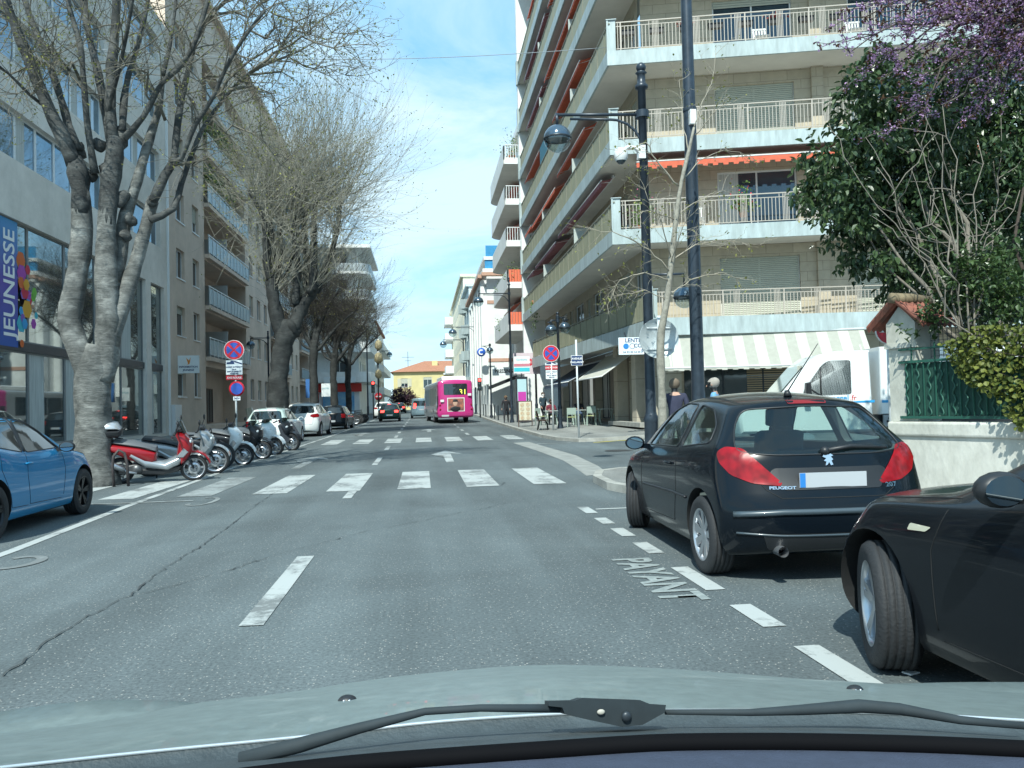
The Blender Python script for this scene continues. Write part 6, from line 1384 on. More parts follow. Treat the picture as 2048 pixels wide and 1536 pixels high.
ant = MB(); c = hsk.hit((-1.32, 0.06, 3), (0, 0, -1)); ant.tube([c, c+Vector((0.01, 0, 0.05))], [0.035, 0.02], 12); ant.tube([c+Vector((0, 0, 0.04)), c+Vector((-0.22, -0.17, 0.42))], [0.006, 0.003], 6); ant.build('aerial', M['black'], hatch)
mb = MB(); hw_ = [hsk.pt(REAR, _e[REAR].y*y, z, 0.02) for y, z in [(0.02, 1.0), (-0.2, 1.03), (-0.5, 1.01)]]; mb.tube(hw_, [0.022, 0.016, 0.01], 8); mb.ball(hw_[0], 0.035, 12); mb.build('rear_wiper', M['black'], hatch)
def on_rear(sk, txt, size, m, parent, y, z, tilt=0.0, bold=0.003, sx=1.0):
    c = sk.hit((-4, y, z), (1, 0, 0)); c2 = sk.hit((-4, y, z+0.06), (1, 0, 0)); a = math.atan2(c2.x-c.x, 0.06); cl_ = sk.hit((-4, y+0.05, z), (1, 0, 0)); b = math.atan2(cl_.x-c.x, 0.05)
    o = text_part('badge', txt, size, m, parent, (c.x-0.006, y, z), (R(90), 0, R(-90)-b*0.0), 0.003, bold=bold, sx=sx); o.rotation_euler = (Matrix.Rotation(-b, 3, 'Z') @ Matrix.Rotation(a, 3, 'Y') @ Matrix.Rotation(R(-90), 3, 'Z') @ Matrix.Rotation(R(90), 3, 'X')).to_euler(); return o
on_rear(hsk, 'PEUGEOT', 0.032, M['chrome'], hatch, 0.385, 0.735, sx=1.4, bold=0.001); on_rear(hsk, '207', 0.05, M['chrome'], hatch, -0.47, 0.735, sx=1.3, bold=0.001)
c = hsk.hit((-4, -0.0, 0.93), (1, 0, 0)); mb = MB()
lion = [(-0.035, 0.04), (-0.015, 0.05), (0.0, 0.035), (0.02, 0.045), (0.04, 0.03), (0.02, 0.022), (0.035, 0.0), (0.02, -0.01), (0.03, -0.04), (0.012, -0.045), (0.0, -0.02), (-0.015, -0.04), (-0.03, -0.045), (-0.02, -0.015), (-0.04, -0.01), (-0.018, 0.01), (-0.045, 0.022)]
mb.add([(0, -a, b) for a, b in lion]+[(-0.006, -a, b) for a, b in lion], [tuple(range(17)), tuple(range(33, 16, -1))]+[(i, (i+1) % 17, 17+(i+1) % 17, 17+i) for i in range(17)]); e = mb.build('emblem', M['chrome'], hatch, (c.x-0.004, 0, 0.935)); e.rotation_euler.y = R(14)
mb = MB(); mb.tube([(-1.99, 0.42, 0.27), (-1.80, 0.42, 0.27)], 0.04, 16, cap=False); mb.build('exhaust', M['alu'], hatch)
# cabin: seats, headrests, steering wheel, dashboard
inter = mat('seat_cloth', (0.10, 0.12, 0.13), 0.9)
for y in (0.36, -0.36):
    mb = MB(); mb.pillow([(0.28, 0.45), (0.1, 0.5), (-0.08, 1.1), (-0.18, 1.1), (-0.1, 0.5), (-0.1, 0.42)], 0.48, 0.05, y); mb.pillow([(-0.08, 1.14), (-0.19, 1.14), (-0.19, 1.3), (-0.1, 1.32)], 0.26, 0.03, y); mb.build('front_seat', inter, hatch)
mb = MB(); mb.pillow([(-0.75, 0.5), (-0.85, 0.95), (-1.0, 0.95), (-0.95, 0.45)], 1.2, 0.05); mb.build('rear_seat', inter, hatch)
mb = MB(); mb.box((0.55, -0.7, 0.6), (0.8, 0.7, 0.93)); mb.build('dashboard', inter, hatch)
mb = MB(); mb.box((-1.55, -0.6, 0.88), (-1.0, 0.6, 0.9)); mb.build('parcel_shelf', inter, hatch)
def variant(base, **kw):
    S = {k: v for k, v in base.items() if k not in ('wins', 'lamps', 'seams', 'trims', 'patches', 'mirm')}
    S.update(kw); S.setdefault('seams', []); S.setdefault('trims', []); S.setdefault('patches', []); return S
OB = (0.72, -0.69, 0)
def quadlamp(a0, a1, z0, z1): return rounded([(a0, z0), (a0, z1), (a1, z1), (a1, z0)], 0.04)
FOB = (-0.75, -0.66, 0)
# ---------- blue five-door hatchback, left edge ----------
Bz = variant(H, L=4.05, W=1.75, wf=0.85, wb=2.5, wr=0.325, dbl=True, spokes=5, crown=0.06,
    top=[(0.0, 0.66), (0.15, 0.78), (0.5, 0.90), (1.0, 0.99), (1.2, 1.03), (1.6, 1.24), (2.0, 1.40), (2.4, 1.455), (3.0, 1.44), (3.5, 1.36), (4.05, 1.3)],
    belt=[(0, 0.6), (0.5, 0.8), (1.2, 0.94), (1.8, 0.93), (2.6, 0.95), (3.1, 1.02), (3.6, 1.12), (4.05, 1.08)],
    mirror=(1.62, 1.0), handles=[(2.55, 0.84)], mirm=M['black'])
Bz['wins'] = wins(Bz, [[(1.6, 0.99), (1.85, 1.2), (2.15, 1.345), (2.42, 1.38), (2.5, 0.975)], [(2.58, 0.98), (2.52, 1.38), (3.0, 1.36), (3.4, 1.24), (3.15, 1.06)]], [(-0.6, 1.02), (-0.48, 1.3), (0.48, 1.3), (0.6, 1.02)], [(-0.66, 1.06), (-0.5, 1.36), (0.5, 1.36), (0.66, 1.06)])
Bz['lamps'] = [(rounded([(-0.5, 0.78), (-0.55, 0.93), (-0.85, 0.9), (-1.0, 0.8)], 0.04), 'tail_light', OB, M['red_lens']), (rounded([(0.55, 0.66), (0.6, 0.78), (1.0, 0.72), (0.98, 0.62)], 0.04), 'headlight', FOB, M['clear_lens'])]
Bz['seams'] = [x for P in ([(1.55, 0.36), (1.5, 0.7), (1.55, 0.95)], [(2.55, 0.97), (2.58, 0.7), (2.5, 0.34), (1.6, 0.32)], [(3.2, 1.02), (3.2, 0.8), (3.0, 0.5), (2.95, 0.34), (2.55, 0.33)], [(0.55, 0.82), (0.95, 0.9), (1.45, 0.955)]) for x in both(Bz, P)]
bluep_ = paint('bright_blue_paint', (0.0, 0.20, 0.42), 0.0, 0.35)
bz, bsk = car('parked_car', 'bright blue hatchback with dark alloy wheels at the left edge, before the big tree', Bz, (-5.72, 10.98, 0), R(90+1), bluep_, mat('dark_rim', (0.03, 0.032, 0.036), 0.3, 0.7), group='cars parked along the street')
bsk.patch('roof_panel', paint('black_roof_paint', (0.015, 0.017, 0.02), 0, 0.2), bz, [(-0.52, -0.95), (0.52, -0.95), (0.55, 0.1), (-0.55, 0.1)], TOP_, 0.004, 0.06) if False else None
mb = MB(); bsk.line(mb, sidepoly(Bz, [(1.55, 0.985), (1.85, 1.22), (2.15, 1.375), (2.5, 1.415), (3.0, 1.395), (3.5, 1.27)], RIGHT), RIGHT, 0.02, 0.0); mb.build('window_trim', M['black'], bz)
mb = MB(); bsk.line(mb, sidepoly(Bz, [(2.54, 0.98), (2.47, 1.39)], RIGHT), RIGHT, 0.03, -0.01); mb.build('door_pillar', M['black'], bz)
# ---------- white hatchback ----------
Po = variant(H, L=3.97, W=1.68, wf=0.8, wb=2.46, wr=0.3, spokes=7, crown=0.05,
    top=[(0.0, 0.62), (0.15, 0.76), (0.5, 0.88), (1.0, 0.96), (1.15, 1.0), (1.6, 1.24), (2.0, 1.41), (2.4, 1.46), (3.1, 1.45), (3.6, 1.39), (3.97, 1.34)],
    belt=[(0, 0.6), (0.5, 0.78), (1.2, 0.9), (2.2, 0.93), (3.2, 0.95), (3.97, 0.95)], roofw=[(0, 0.72), (0.9, 0.84), (1.3, 0.8), (2.0, 0.7), (2.8, 0.68), (3.4, 0.66), (4.03, 0.64)],
    mirror=(1.5, 0.98), handles=[(2.3, 0.82), (3.1, 0.84)], plate=(0, 0.5),
    rear=[(0.25, 0.08), (0.34, 0.02), (0.5, 0.0), (0.6, 0.03), (0.72, 0.06), (0.95, 0.11), (1.3, 0.36), (1.42, 0.42)])
Po['wins'] = wins(Po, [[(1.55, 0.97), (1.85, 1.2), (2.1, 1.34), (2.3, 1.37), (2.3, 0.965)], [(2.38, 0.965), (2.38, 1.37), (3.0, 1.35), (3.3, 1.2), (3.3, 1.0)]], [(-0.62, 0.99), (-0.52, 1.31), (0.52, 1.31), (0.62, 0.99)], [(-0.6, 1.03), (-0.48, 1.36), (0.48, 1.36), (0.6, 1.03)])
Po['lamps'] = [(quadlamp(-0.62, -0.9, 0.70, 0.93), 'tail_light', OB, M['red_lens']), (quadlamp(0.62, 1.0, 0.62, 0.76), 'headlight', FOB, M['clear_lens'])]
Po['seams'] = [x for P in ([(1.5, 0.36), (1.5, 0.95)], [(2.34, 0.97), (2.36, 0.6), (2.3, 0.32)], [(3.25, 0.98), (3.1, 0.6), (2.95, 0.34)]) for x in both(Po, P)]+[(endpoly([(-0.6, 0.92), (-0.55, 0.6), (0.55, 0.6), (0.6, 0.92)], REAR), REAR)]
Po['patches'] = [(rounded(endpoly([(-0.3, 0.56), (0.3, 0.56), (0.28, 0.44), (-0.28, 0.44)], REAR), 0.02), REAR, M['black'], 'plate_recess')]
whitep_ = paint('white_paint', (0.72, 0.75, 0.74), 0, 0.3)
g = lambda x, y: G(x, y)
car('parked_car', 'white hatchback parked beyond the scooters, first of the two white cars', Po, (-6.05, 34.0, g(-6, 34)), R(90-3), whitep_, group='cars parked along the street')
# ---------- white minivan-like crossover ----------
Mi = variant(Po, L=4.3, W=1.84, wf=0.9, wb=2.6, wr=0.33, cr=0.3,
    top=[(0.0, 0.75), (0.2, 0.9), (0.6, 1.02), (1.0, 1.1), (1.5, 1.36), (2.0, 1.58), (2.4, 1.64), (3.2, 1.63), (3.9, 1.56), (4.3, 1.5)],
    belt=[(0, 0.7), (0.5, 0.9), (1.2, 1.03), (2.2, 1.05), (3.2, 1.08), (4.3, 1.1)], bot=[(0, 0.25), (0.4, 0.2), (3.8, 0.2), (4.3, 0.3)],
    mirror=(1.55, 1.12), handles=[(2.4, 0.95), (3.25, 0.97)], plate=(0, 0.8),
    rear=[(0.3, 0.05), (0.45, 0.0), (0.62, 0.0), (0.8, 0.06), (1.1, 0.14), (1.45, 0.4), (1.6, 0.46)])
Mi['wins'] = wins(Mi, [[(1.5, 1.1), (1.85, 1.38), (2.2, 1.52), (2.4, 1.54), (2.4, 1.09)], [(2.48, 1.09), (2.48, 1.54), (3.3, 1.52), (3.7, 1.35), (3.75, 1.14)]], [(-0.68, 1.12), (-0.56, 1.47), (0.56, 1.47), (0.68, 1.12)], [(-0.66, 1.14), (-0.52, 1.52), (0.52, 1.52), (0.66, 1.14)])
Mi['lamps'] = [(rounded([(-0.5, 1.0), (-0.62, 1.1), (-0.95, 1.06), (-1.05, 0.98), (-0.9, 0.9), (-0.6, 0.92)], 0.04), 'tail_light', OB, M['red_lens']), (quadlamp(0.7, 1.05, 0.75, 0.92), 'headlight', FOB, M['clear_lens'])]
Mi['seams'] = [x for P in ([(2.44, 1.09), (2.46, 0.6), (2.4, 0.36)], [(3.5, 1.1), (3.3, 0.6), (3.2, 0.4)]) for x in both(Mi, P)]+[(endpoly([(-0.66, 1.05), (-0.6, 0.58), (0.6, 0.58), (0.66, 1.05)], REAR), REAR)]
car('parked_car', 'taller white people carrier with narrow red tail lights, parked ahead of the white hatchback', Mi, (-5.75, 41.0, g(-6, 41)), R(90-3), whitep_, group='cars parked along the street')
# ---------- black hatchback further on ----------
Bk = variant(Po, W=1.74, L=4.1); Bk['wins'] = Po['wins']; Bk['lamps'] = Po['lamps']; Bk['seams'] = Po['seams']
Bk['wins'] = wins(Bk, [[(1.55, 0.97), (1.85, 1.2), (2.1, 1.34), (2.3, 1.37), (2.3, 0.965)], [(2.38, 0.965), (2.38, 1.37), (3.0, 1.35), (3.3, 1.2), (3.3, 1.0)]], [(-0.62, 0.99), (-0.52, 1.31), (0.52, 1.31), (0.62, 0.99)], [(-0.6, 1.03), (-0.48, 1.36), (0.48, 1.36), (0.6, 1.03)])
car('parked_car', 'shiny black hatchback parked ahead of the two white cars on the left', Bk, (-5.35, 50.5, g(-6, 50)), R(90-3), blackp, group='cars parked along the street')
# ---------- moving traffic ----------
Es = variant(Po, L=4.5, W=1.77, wb=2.62, top=[(0.0, 0.62), (0.15, 0.76), (0.5, 0.88), (1.0, 0.96), (1.15, 1.0), (1.6, 1.24), (2.0, 1.41), (2.4, 1.46), (3.4, 1.46), (4.1, 1.4), (4.5, 1.36)])
Es['lamps'] = [(quadlamp(-0.9, -1.2, 0.72, 0.9), 'tail_light', OB, M['lamp_on'])]
Es['wins'] = wins(Es, [[(1.55, 0.97), (1.85, 1.2), (2.1, 1.34), (2.3, 1.37), (2.3, 0.965)], [(2.38, 0.965), (2.38, 1.37), (3.6, 1.35), (3.8, 1.2), (3.8, 1.0)]], [(-0.62, 0.99), (-0.52, 1.31), (0.52, 1.31), (0.62, 0.99)], [(-0.6, 1.03), (-0.48, 1.36), (0.48, 1.36), (0.6, 1.03)])
Es['patches'] = [(rounded(endpoly([(-0.14, 1.4), (0.14, 1.4), (0.14, 1.365), (-0.14, 1.365)], REAR), 0.01), REAR, M['lamp_on'], 'brake_light')]; Es['seams'] = []
gp = paint('dark_green_paint', (0.015, 0.045, 0.045), 0.3, 0.3)
car('estate_car', 'dark green estate car braking with lit red lights in the left lane', Es, (-2.75, 67.5, g(0, 67)), R(90+1), gp, group='cars driving away')
W2_ = variant(Mi, wr=0.33); W2_['wins'] = Mi['wins']; W2_['lamps'] = Mi['lamps']; W2_['seams'] = []
car('white_car', 'white car just ahead of the braking green estate', W2_, (-3.9, 80.5, g(0, 80)), R(90+1), whitep_, group='cars driving away')
car('red_light_car', 'small dark car far down the left lane near the purple tree', Es, (-3.2, 112, g(0, 112)), R(90), blackp, group='cars driving away')
Va = variant(Mi, L=4.4, W=1.9, top=[(0.0, 0.8), (0.2, 0.95), (0.6, 1.1), (1.0, 1.3), (1.5, 1.7), (2.0, 1.85), (2.4, 1.88), (3.2, 1.88), (3.9, 1.86), (4.4, 1.84)], rear=[(0.3, 0.05), (0.45, 0.0), (0.7, 0.0), (1.2, 0.05), (1.8, 0.1)], roofw=[(0, 0.72), (0.9, 0.84), (1.3, 0.84), (2.0, 0.85), (4.4, 0.86)])
Va['wins'] = wins(Va, [[(1.5, 1.1), (1.7, 1.4), (2.0, 1.6), (2.4, 1.64), (2.4, 1.09)]], [(-0.7, 1.15), (-0.64, 1.62), (0.64, 1.62), (0.7, 1.15)], [(-0.66, 1.2), (-0.6, 1.62), (0.6, 1.62), (0.66, 1.2)])
Va['lamps'] = [(quadlamp(-0.9, -1.15, 0.95, 1.4), 'tail_light', OB, M['lamp_on'])]; Va['seams'] = []
car('small_van', 'silver-blue van braking just past the left side of the pink bus', Va, (-0.2, 76.5, g(0, 76)), R(90), paint('silver_blue_paint', (0.25, 0.36, 0.42), 0.4, 0.3), group='cars driving away')
# ---------- dark car at the right edge ----------
Gr = variant(H, L=4.25, W=1.78, wf=0.88, wb=2.6, wr=0.325, spokes=5, dbl=True, ww=0.215, cf=0.5,
    top=[(0.0, 0.62), (0.1, 0.74), (0.35, 0.85), (0.8, 0.93), (1.2, 0.98), (1.4, 1.02), (1.9, 1.27), (2.3, 1.41), (2.7, 1.45), (3.3, 1.42), (4.25, 1.25)],
    belt=[(0, 0.58), (0.3, 0.72), (0.8, 0.84), (1.4, 0.90), (2.4, 0.94), (3.4, 0.98), (4.25, 0.95)], mirror=(1.95, 1.03), handles=[(3.0, 0.84)], mirm=M['black'])
Gr['wins'] = wins(Gr, [[(1.75, 0.97), (2.1, 1.2), (2.4, 1.33), (2.75, 1.37), (2.8, 0.985)], [(2.88, 0.99), (2.84, 1.37), (3.3, 1.33), (3.6, 1.2), (3.6, 1.04)]], [(-0.6, 1.0), (-0.48, 1.25), (0.48, 1.25), (0.6, 1.0)], [(-0.62, 1.06), (-0.48, 1.36), (0.48, 1.36), (0.62, 1.06)])
Gr['lamps'] = [(rounded([(0.9, 0.62), (0.85, 0.76), (1.25, 0.74), (1.3, 0.64)], 0.05), 'headlight', FOB, M['clear_lens'])]
Gr['seams'] = [x for P in ([(1.42, 0.34), (1.4, 0.7), (1.5, 0.93)], [(1.45, 0.3), (2.7, 0.32), (2.85, 0.5), (2.86, 0.95)], [(0.35, 0.76), (0.9, 0.88), (1.5, 0.94)]) for x in both(Gr, P)]
Gr['patches'] = [(rounded(sidepoly(Gr, [(1.22, 0.765), (1.36, 0.775), (1.4, 0.80), (1.24, 0.80)], LEFT), 0.012), LEFT, mat('amber_clear_lens', (0.6, 0.58, 0.45), 0.15, coat=0.5), 'side_repeater')]
dk = paint('dark_grey_paint', (0.006, 0.008, 0.011), 0.0, 0.28)
car('parked_car', 'dark car with turned front wheel and round door mirror cut off by the right edge', Gr, (3.17, 2.70, 0), R(90), dk, M['alu'], group='cars parked along the street', steer=R(-21))
# ---------- refrigerated truck in the side street ----------
def prism_y(mb, poly, y0, y1):
    n = len(poly); mb.add([(x, y0, z) for x, z in poly]+[(x, y1, z) for x, z in poly], [tuple(range(n)), tuple(range(2*n-1, n-1, -1))]+[(i, (i+1) % n, n+(i+1) % n, n+i) for i in range(n)])
vw = paint('truck_white', (0.74, 0.78, 0.78), 0, 0.3)
tk = thing('delivery_truck', 'white refrigerated delivery truck with blue stripe standing behind the white pillar', 'truck', (10.05, 18.6, g(9.9, 18.6)+0.1), R(180-12))
# local +x = nose; cab from x=1.2..; the left side of the truck faces the camera (local +y -> world -y)
cabp = [(2.45, 0.45), (2.5, 0.75), (2.42, 1.02), (2.25, 1.14), (1.65, 1.28), (1.5, 1.36), (0.85, 2.10), (0.6, 2.28), (0.2, 2.36), (-0.55, 2.36), (-0.6, 0.45)]
mb = MB(); mb.pillow(cabp, 1.98, 0.09); o = mb.build('cab', vw, tk, autosmooth=40)
mb = MB(); mb.lathe([(0.0001, 0.72), (0.40, 0.72), (0.40, 1.3), (0.0001, 1.3)], (1.55, 0, 0.36), 'y', 32); c1 = mb.build('cut', seamm); mb = MB(); mb.lathe([(0.0001, -0.72), (0.40, -0.72), (0.40, -1.3), (0.0001, -1.3)], (1.55, 0, 0.36), 'y', 32); c2 = mb.build('cut', seamm)
win_ = rounded([(0.98, 1.30), (0.98, 1.45), (0.55, 2.02), (0.42, 2.12), (-0.08, 2.12), (-0.08, 1.34)], 0.07)
mb = MB(); prism_y(mb, win_, -1.2, 1.2); c3 = mb.build('cut', seamm); mb = MB(); mb.pillow([(1.3, 0.8), (1.35, 1.2), (0.75, 2.02), (0.4, 2.28), (-0.5, 2.28), (-0.5, 0.8)], 1.8, 0.03); c4 = mb.build('cut', seamm)
boolean(o, [c4, c3, c1, c2]); o.data.materials.clear(); o.data.materials.append(vw)
tsk = Skin(o)
mb = MB(); prism_y(mb, rounded([(1.0, 1.30), (1.0, 1.45), (0.56, 2.04), (0.42, 2.13), (-0.09, 2.13), (-0.09, 1.33)], 0.07), 0.985, 0.99); mb.build('side_window', glass_mat('dark_truck_glass', (0.1, 0.13, 0.14), 0.05), tk)
mb = MB(); prism_y(mb, rounded([(0.56, 1.42), (0.56, 1.9), (0.40, 2.06), (-0.2, 2.06), (-0.2, 1.42)], 0.07), 0.55, 0.6); mb.build('seat_back', M['black'], tk)
mb = MB()
for y0 in (0.9,): mb.tube([(0.60, 0.995, 1.32), (0.60, 0.995, 1.98)], 0.018, 6)
mb.build('window_bar', M['black'], tk)
ws = MB(); ws.add([(1.545, -0.82, 1.36), (1.545, 0.82, 1.36), (0.935, 0.76, 2.05), (0.935, -0.76, 2.05)], [(0, 1, 2, 3)]); ws.add([(1.54, -0.82, 1.355), (1.54, 0.82, 1.355), (0.93, 0.76, 2.045), (0.93, -0.76, 2.045)], [(3, 2, 1, 0)]); ws.build('windshield', mat('pale_windshield', (0.26, 0.32, 0.31), 0.05, coat=1.0), tk)
mb = MB(); mb.pillow([(-0.72, 0.85), (-0.72, 2.42), (-3.9, 2.42), (-3.9, 0.85)], 2.1, 0.03); mb.build('cargo_box', vw, tk)
mb = MB(); mb.box((-3.9, -0.9, 0.35), (-0.6, 0.9, 0.84)); mb.build('chassis', M['black'], tk)
gr_ = MB()
for i in range(14):
    for j in range(6): gr_.lathe([(0.03, 1.062), (0.03, 1.066), (0.0001, 1.066)], (-0.85-0.075*i-(j % 2)*0.037, 0, 0.42+0.068*j), 'y', 6)
gr_.build('grille_holes', M['black'], tk)
mb = MB(); mb.box((-2.0, 1.0, 0.36), (-0.76, 1.06, 0.84)); mb.build('side_guard', mat('guard_grey', (0.3, 0.32, 0.33), 0.5), tk)
mb = MB(); mb.box((-3.9, 1.052, 1.12), (-0.74, 1.056, 1.18)); mb.build('stripe', mat('stripe_blue', (0.02, 0.3, 0.62), 0.4), tk)
mb = MB(); mb.add([(0.35, 0.997, 1.15), (-0.6, 0.997, 1.13), (-0.6, 0.997, 1.19)], [(0, 1, 2)]); mb.build('stripe', mat('stripe_blue', (0, 0, 0)), tk)
for q in [((-1.3, 1.054), (-1.31, 1.06), 1.2, 2.2), ]: mb = MB(); mb.box((q[0][0], q[0][1], q[2]), (q[1][0], q[1][1], q[3])); mb.build('panel_gap', seamm, tk)
for z in (1.28, 1.95): mb = MB(); mb.box((-1.5, 1.05, z-0.04), (-1.25, 1.09, z+0.04)); mb.build('hinge', M['dark_metal'], tk)
mb = MB()
for p, q in (((-0.95, 1.053, 0.95), (-0.95, 1.053, 2.2)), ((-2.2, 1.053, 0.95), (-2.2, 1.053, 2.2)), ((-0.95, 1.053, 2.2), (-2.2, 1.053, 2.2))): mb.bar(p, q, 0.012)
mb.build('hatch_edge', seamm, tk)
text_part('lettering', 'norgel', 0.19, mat('letter_blue', (0.03, 0.3, 0.6), 0.4), tk, (0.22, 0.999, 1.25), (R(90), 0, R(180)), 0.002, bold=0.002); text_part('lettering', '.fr', 0.17, redp, tk, (-0.12, 0.999, 1.25), (R(90), 0, R(180)), 0.002)
text_part('lettering', 'BC-JVQ', 0.09, mat('letter_grey', (0.35, 0.42, 0.48), 0.4), tk, (-1.3, 1.06, 2.3), (R(90), 0, R(180)), 0.002)
mb = MB(); mb.tube([(0.12, 0.99, 1.36-0.2), (0.10, 1.03, 1.16), (-0.08, 1.03, 1.16), (-0.1, 0.99, 1.16)], 0.018, 6); mb.build('door_handle', M['black'], tk)
mb = MB(); mb.pillow([(1.02, 1.32), (1.0, 1.62), (0.9, 1.64), (0.88, 1.32)], 0.24, 0.03, 1.2); mb.tube([(1.0, 0.98, 1.3), (0.95, 1.12, 1.36)], 0.03, 6); mb.tube([(0.5, 0.98, 1.24), (0.9, 1.12, 1.5)], 0.02, 6); mb.build('mirror', M['black'], tk)
for X in (1.55, -2.7):
    for s in (-1, 1): wheel(tk, X, s*0.86, 0.34, 0.22, 0, None, 6, s)
# ---------- pink bus ----------
pink = paint('pink_bus_paint', (0.48, 0.035, 0.2), 0, 0.3)
bus = thing('city_bus', 'bright pink city bus, number 31, driving away in the right lane', 'bus', (1.8, 61.2, g(0, 58)), R(90+4.5))
busS = dict(L=12.0, W=2.55, top=[(0, 2.9), (0.4, 3.0), (1, 3.03), (11.6, 3.03), (12, 2.98)], belt=[(0, 1.1), (12, 1.1)], bot=[(0, 0.35), (12, 0.38)], front=[(0.3, 0.0), (3, 0.15)], rear=[(0.3, 0.12), (0.6, 0.0), (1.5, 0.0), (2.4, 0.06), (3.0, 0.16)], plan=[(0, 0.97), (0.5, 1), (11.5, 1), (12, 0.98)], roofw=[(0, 0.94), (12, 0.94)], cr=0.12, cf=0.15, crown=0.09)
bo = shell(busS, 60); bsk_ = Skin(bo); cut = []
for X in (2.7, 8.6):
    for s in (-1, 1): mb = MB(); mb.lathe([(0.0001, s*0.95), (0.55, s*0.95), (0.55, s*1.6), (0.0001, s*1.6)], (6-X, 0, 0.48), 'y', 32); cut.append(mb.build('cut', seamm))
boolean(bo, cut); bo.parent = bus; bo.data.materials.clear(); bo.data.materials.append(pink); silver = paint('silver_bus_paint', (0.34, 0.37, 0.39), 0.2, 0.35); bo.data.materials.append(silver)
for p in bo.data.polygons: p.use_smooth = True; p.material_index = 1 if p.center.x > -4.9 else 0
for v_, k in ((LEFT, _e[LEFT].x), (RIGHT, _e[RIGHT].x)):
    for i, (a, b) in enumerate([(-3.9, -2.0), (-1.9, 0.0), (0.1, 2.0), (2.1, 3.6), (3.7, 5.2)]): bsk_.patch('side_window', carglass, bus, [(a*k, 1.25), (b*k, 1.25), (b*k, 2.5), (a*k, 2.5)], v_, 0.006, 0.3)
    bsk_.patch('engine_grille', mat('bus_grille', (0.03, 0.02, 0.03), 0.6), bus, [(-5.6*k, 0.9), (-5.0*k, 0.9), (-5.0*k, 1.9), (-5.6*k, 1.9)], v_, 0.006, 0.3)
ky = _e[REAR].y
bp_ = lambda y0, y1, z0, z1: rounded([(y0*ky, z0), (y1*ky, z0), (y1*ky, z1), (y0*ky, z1)], 0.1)
bsk_.patch('rear_window', carglass, bus, bp_(-0.82, 0.82, 1.95, 2.72), REAR, 0.01, 0.2); bsk_.patch('bumper', pink, bus, bp_(-1.1, 1.1, 0.5, 0.66), REAR, 0.05, 0.2)
bsk_.patch('poster_frame', M['frame_white'], bus, [(y*ky, z) for y, z in [(-0.6, 0.8), (0.6, 0.8), (0.6, 1.75), (-0.6, 1.75)]], REAR, 0.012, 0.3)
bsk_.patch('poster', mat('bus_poster', (0.35, 0.12, 0.07), 0.5, var=0.9, vs=3.5, c2=(0.05, 0.05, 0.06)), bus, [(y*ky, z) for y, z in [(-0.55, 0.85), (0.55, 0.85), (0.55, 1.7), (-0.55, 1.7)]], REAR, 0.02, 0.3)
bx = bsk_.hit((-8, 0, 1.3), (1, 0, 0)).x
mb = MB(); mb.ball((bx-0.03, 0.05, 1.38), 0.2, 16, (0.1, 0.8, 1.1)); mb.build('poster_face', mat('poster_skin', (0.5, 0.32, 0.24), 0.6), bus); mb = MB(); mb.ball((bx-0.03, 0.05, 1.52), 0.19, 16, (0.12, 0.95, 0.6)); mb.ball((bx-0.025, 0.05, 0.98), 0.3, 16, (0.08, 1.2, 0.6)); mb.build('poster_figure', M['black'], bus)
text_part('route_number', '31', 0.5, mat('led_yellow', (0.8, 0.75, 0.1), 0.4, emit=(0.9, 0.85, 0.15), estr=0.4), bus, (bsk_.hit((-8, -0.5, 2.15), (1, 0, 0)).x-0.02, -0.5, 2.13), (R(90), 0, R(-90)), 0.004, bold=0.004, sx=1.1)
for y in (-1.08, 1.08):
    for z, r_ in ((0.95, 0.07), (1.25, 0.07)): mb = MB(); x = bsk_.hit((-8, y, z), (1, 0, 0)).x; mb.lathe([(r_, x-0.015), (r_*0.9, x-0.03), (0.001, x-0.03)], (0, y, z), 'x', 16); mb.build('tail_light', M['red_lens'], bus)
mb = MB(); mb.box((bx-0.03, 0.5, 0.46), (bx-0.02, 1.0, 0.58)); mb.build('number_plate', mat('plate_white', (0,) * 3), bus)
for y, z in ((0.95, 1.55), (-0.95, 1.95)): mb = MB(); mb.box((bx-0.04, y-0.12, z-0.08), (bx-0.01, y+0.12, z+0.08)); mb.build('sticker', M['frame_white'], bus)
mb = MB(); mb.pillow([(-5.3, 2.98), (-5.0, 3.28), (-1.5, 3.28), (-1.2, 2.98)], 1.7, 0.06); mb.build('roof_unit', M['frame_white'], bus)
for X in (2.7, 8.6):
    for s in (-1, 1): wheel(bus, 6-X, s*1.1, 0.48, 0.3, 0, None, 8, s)
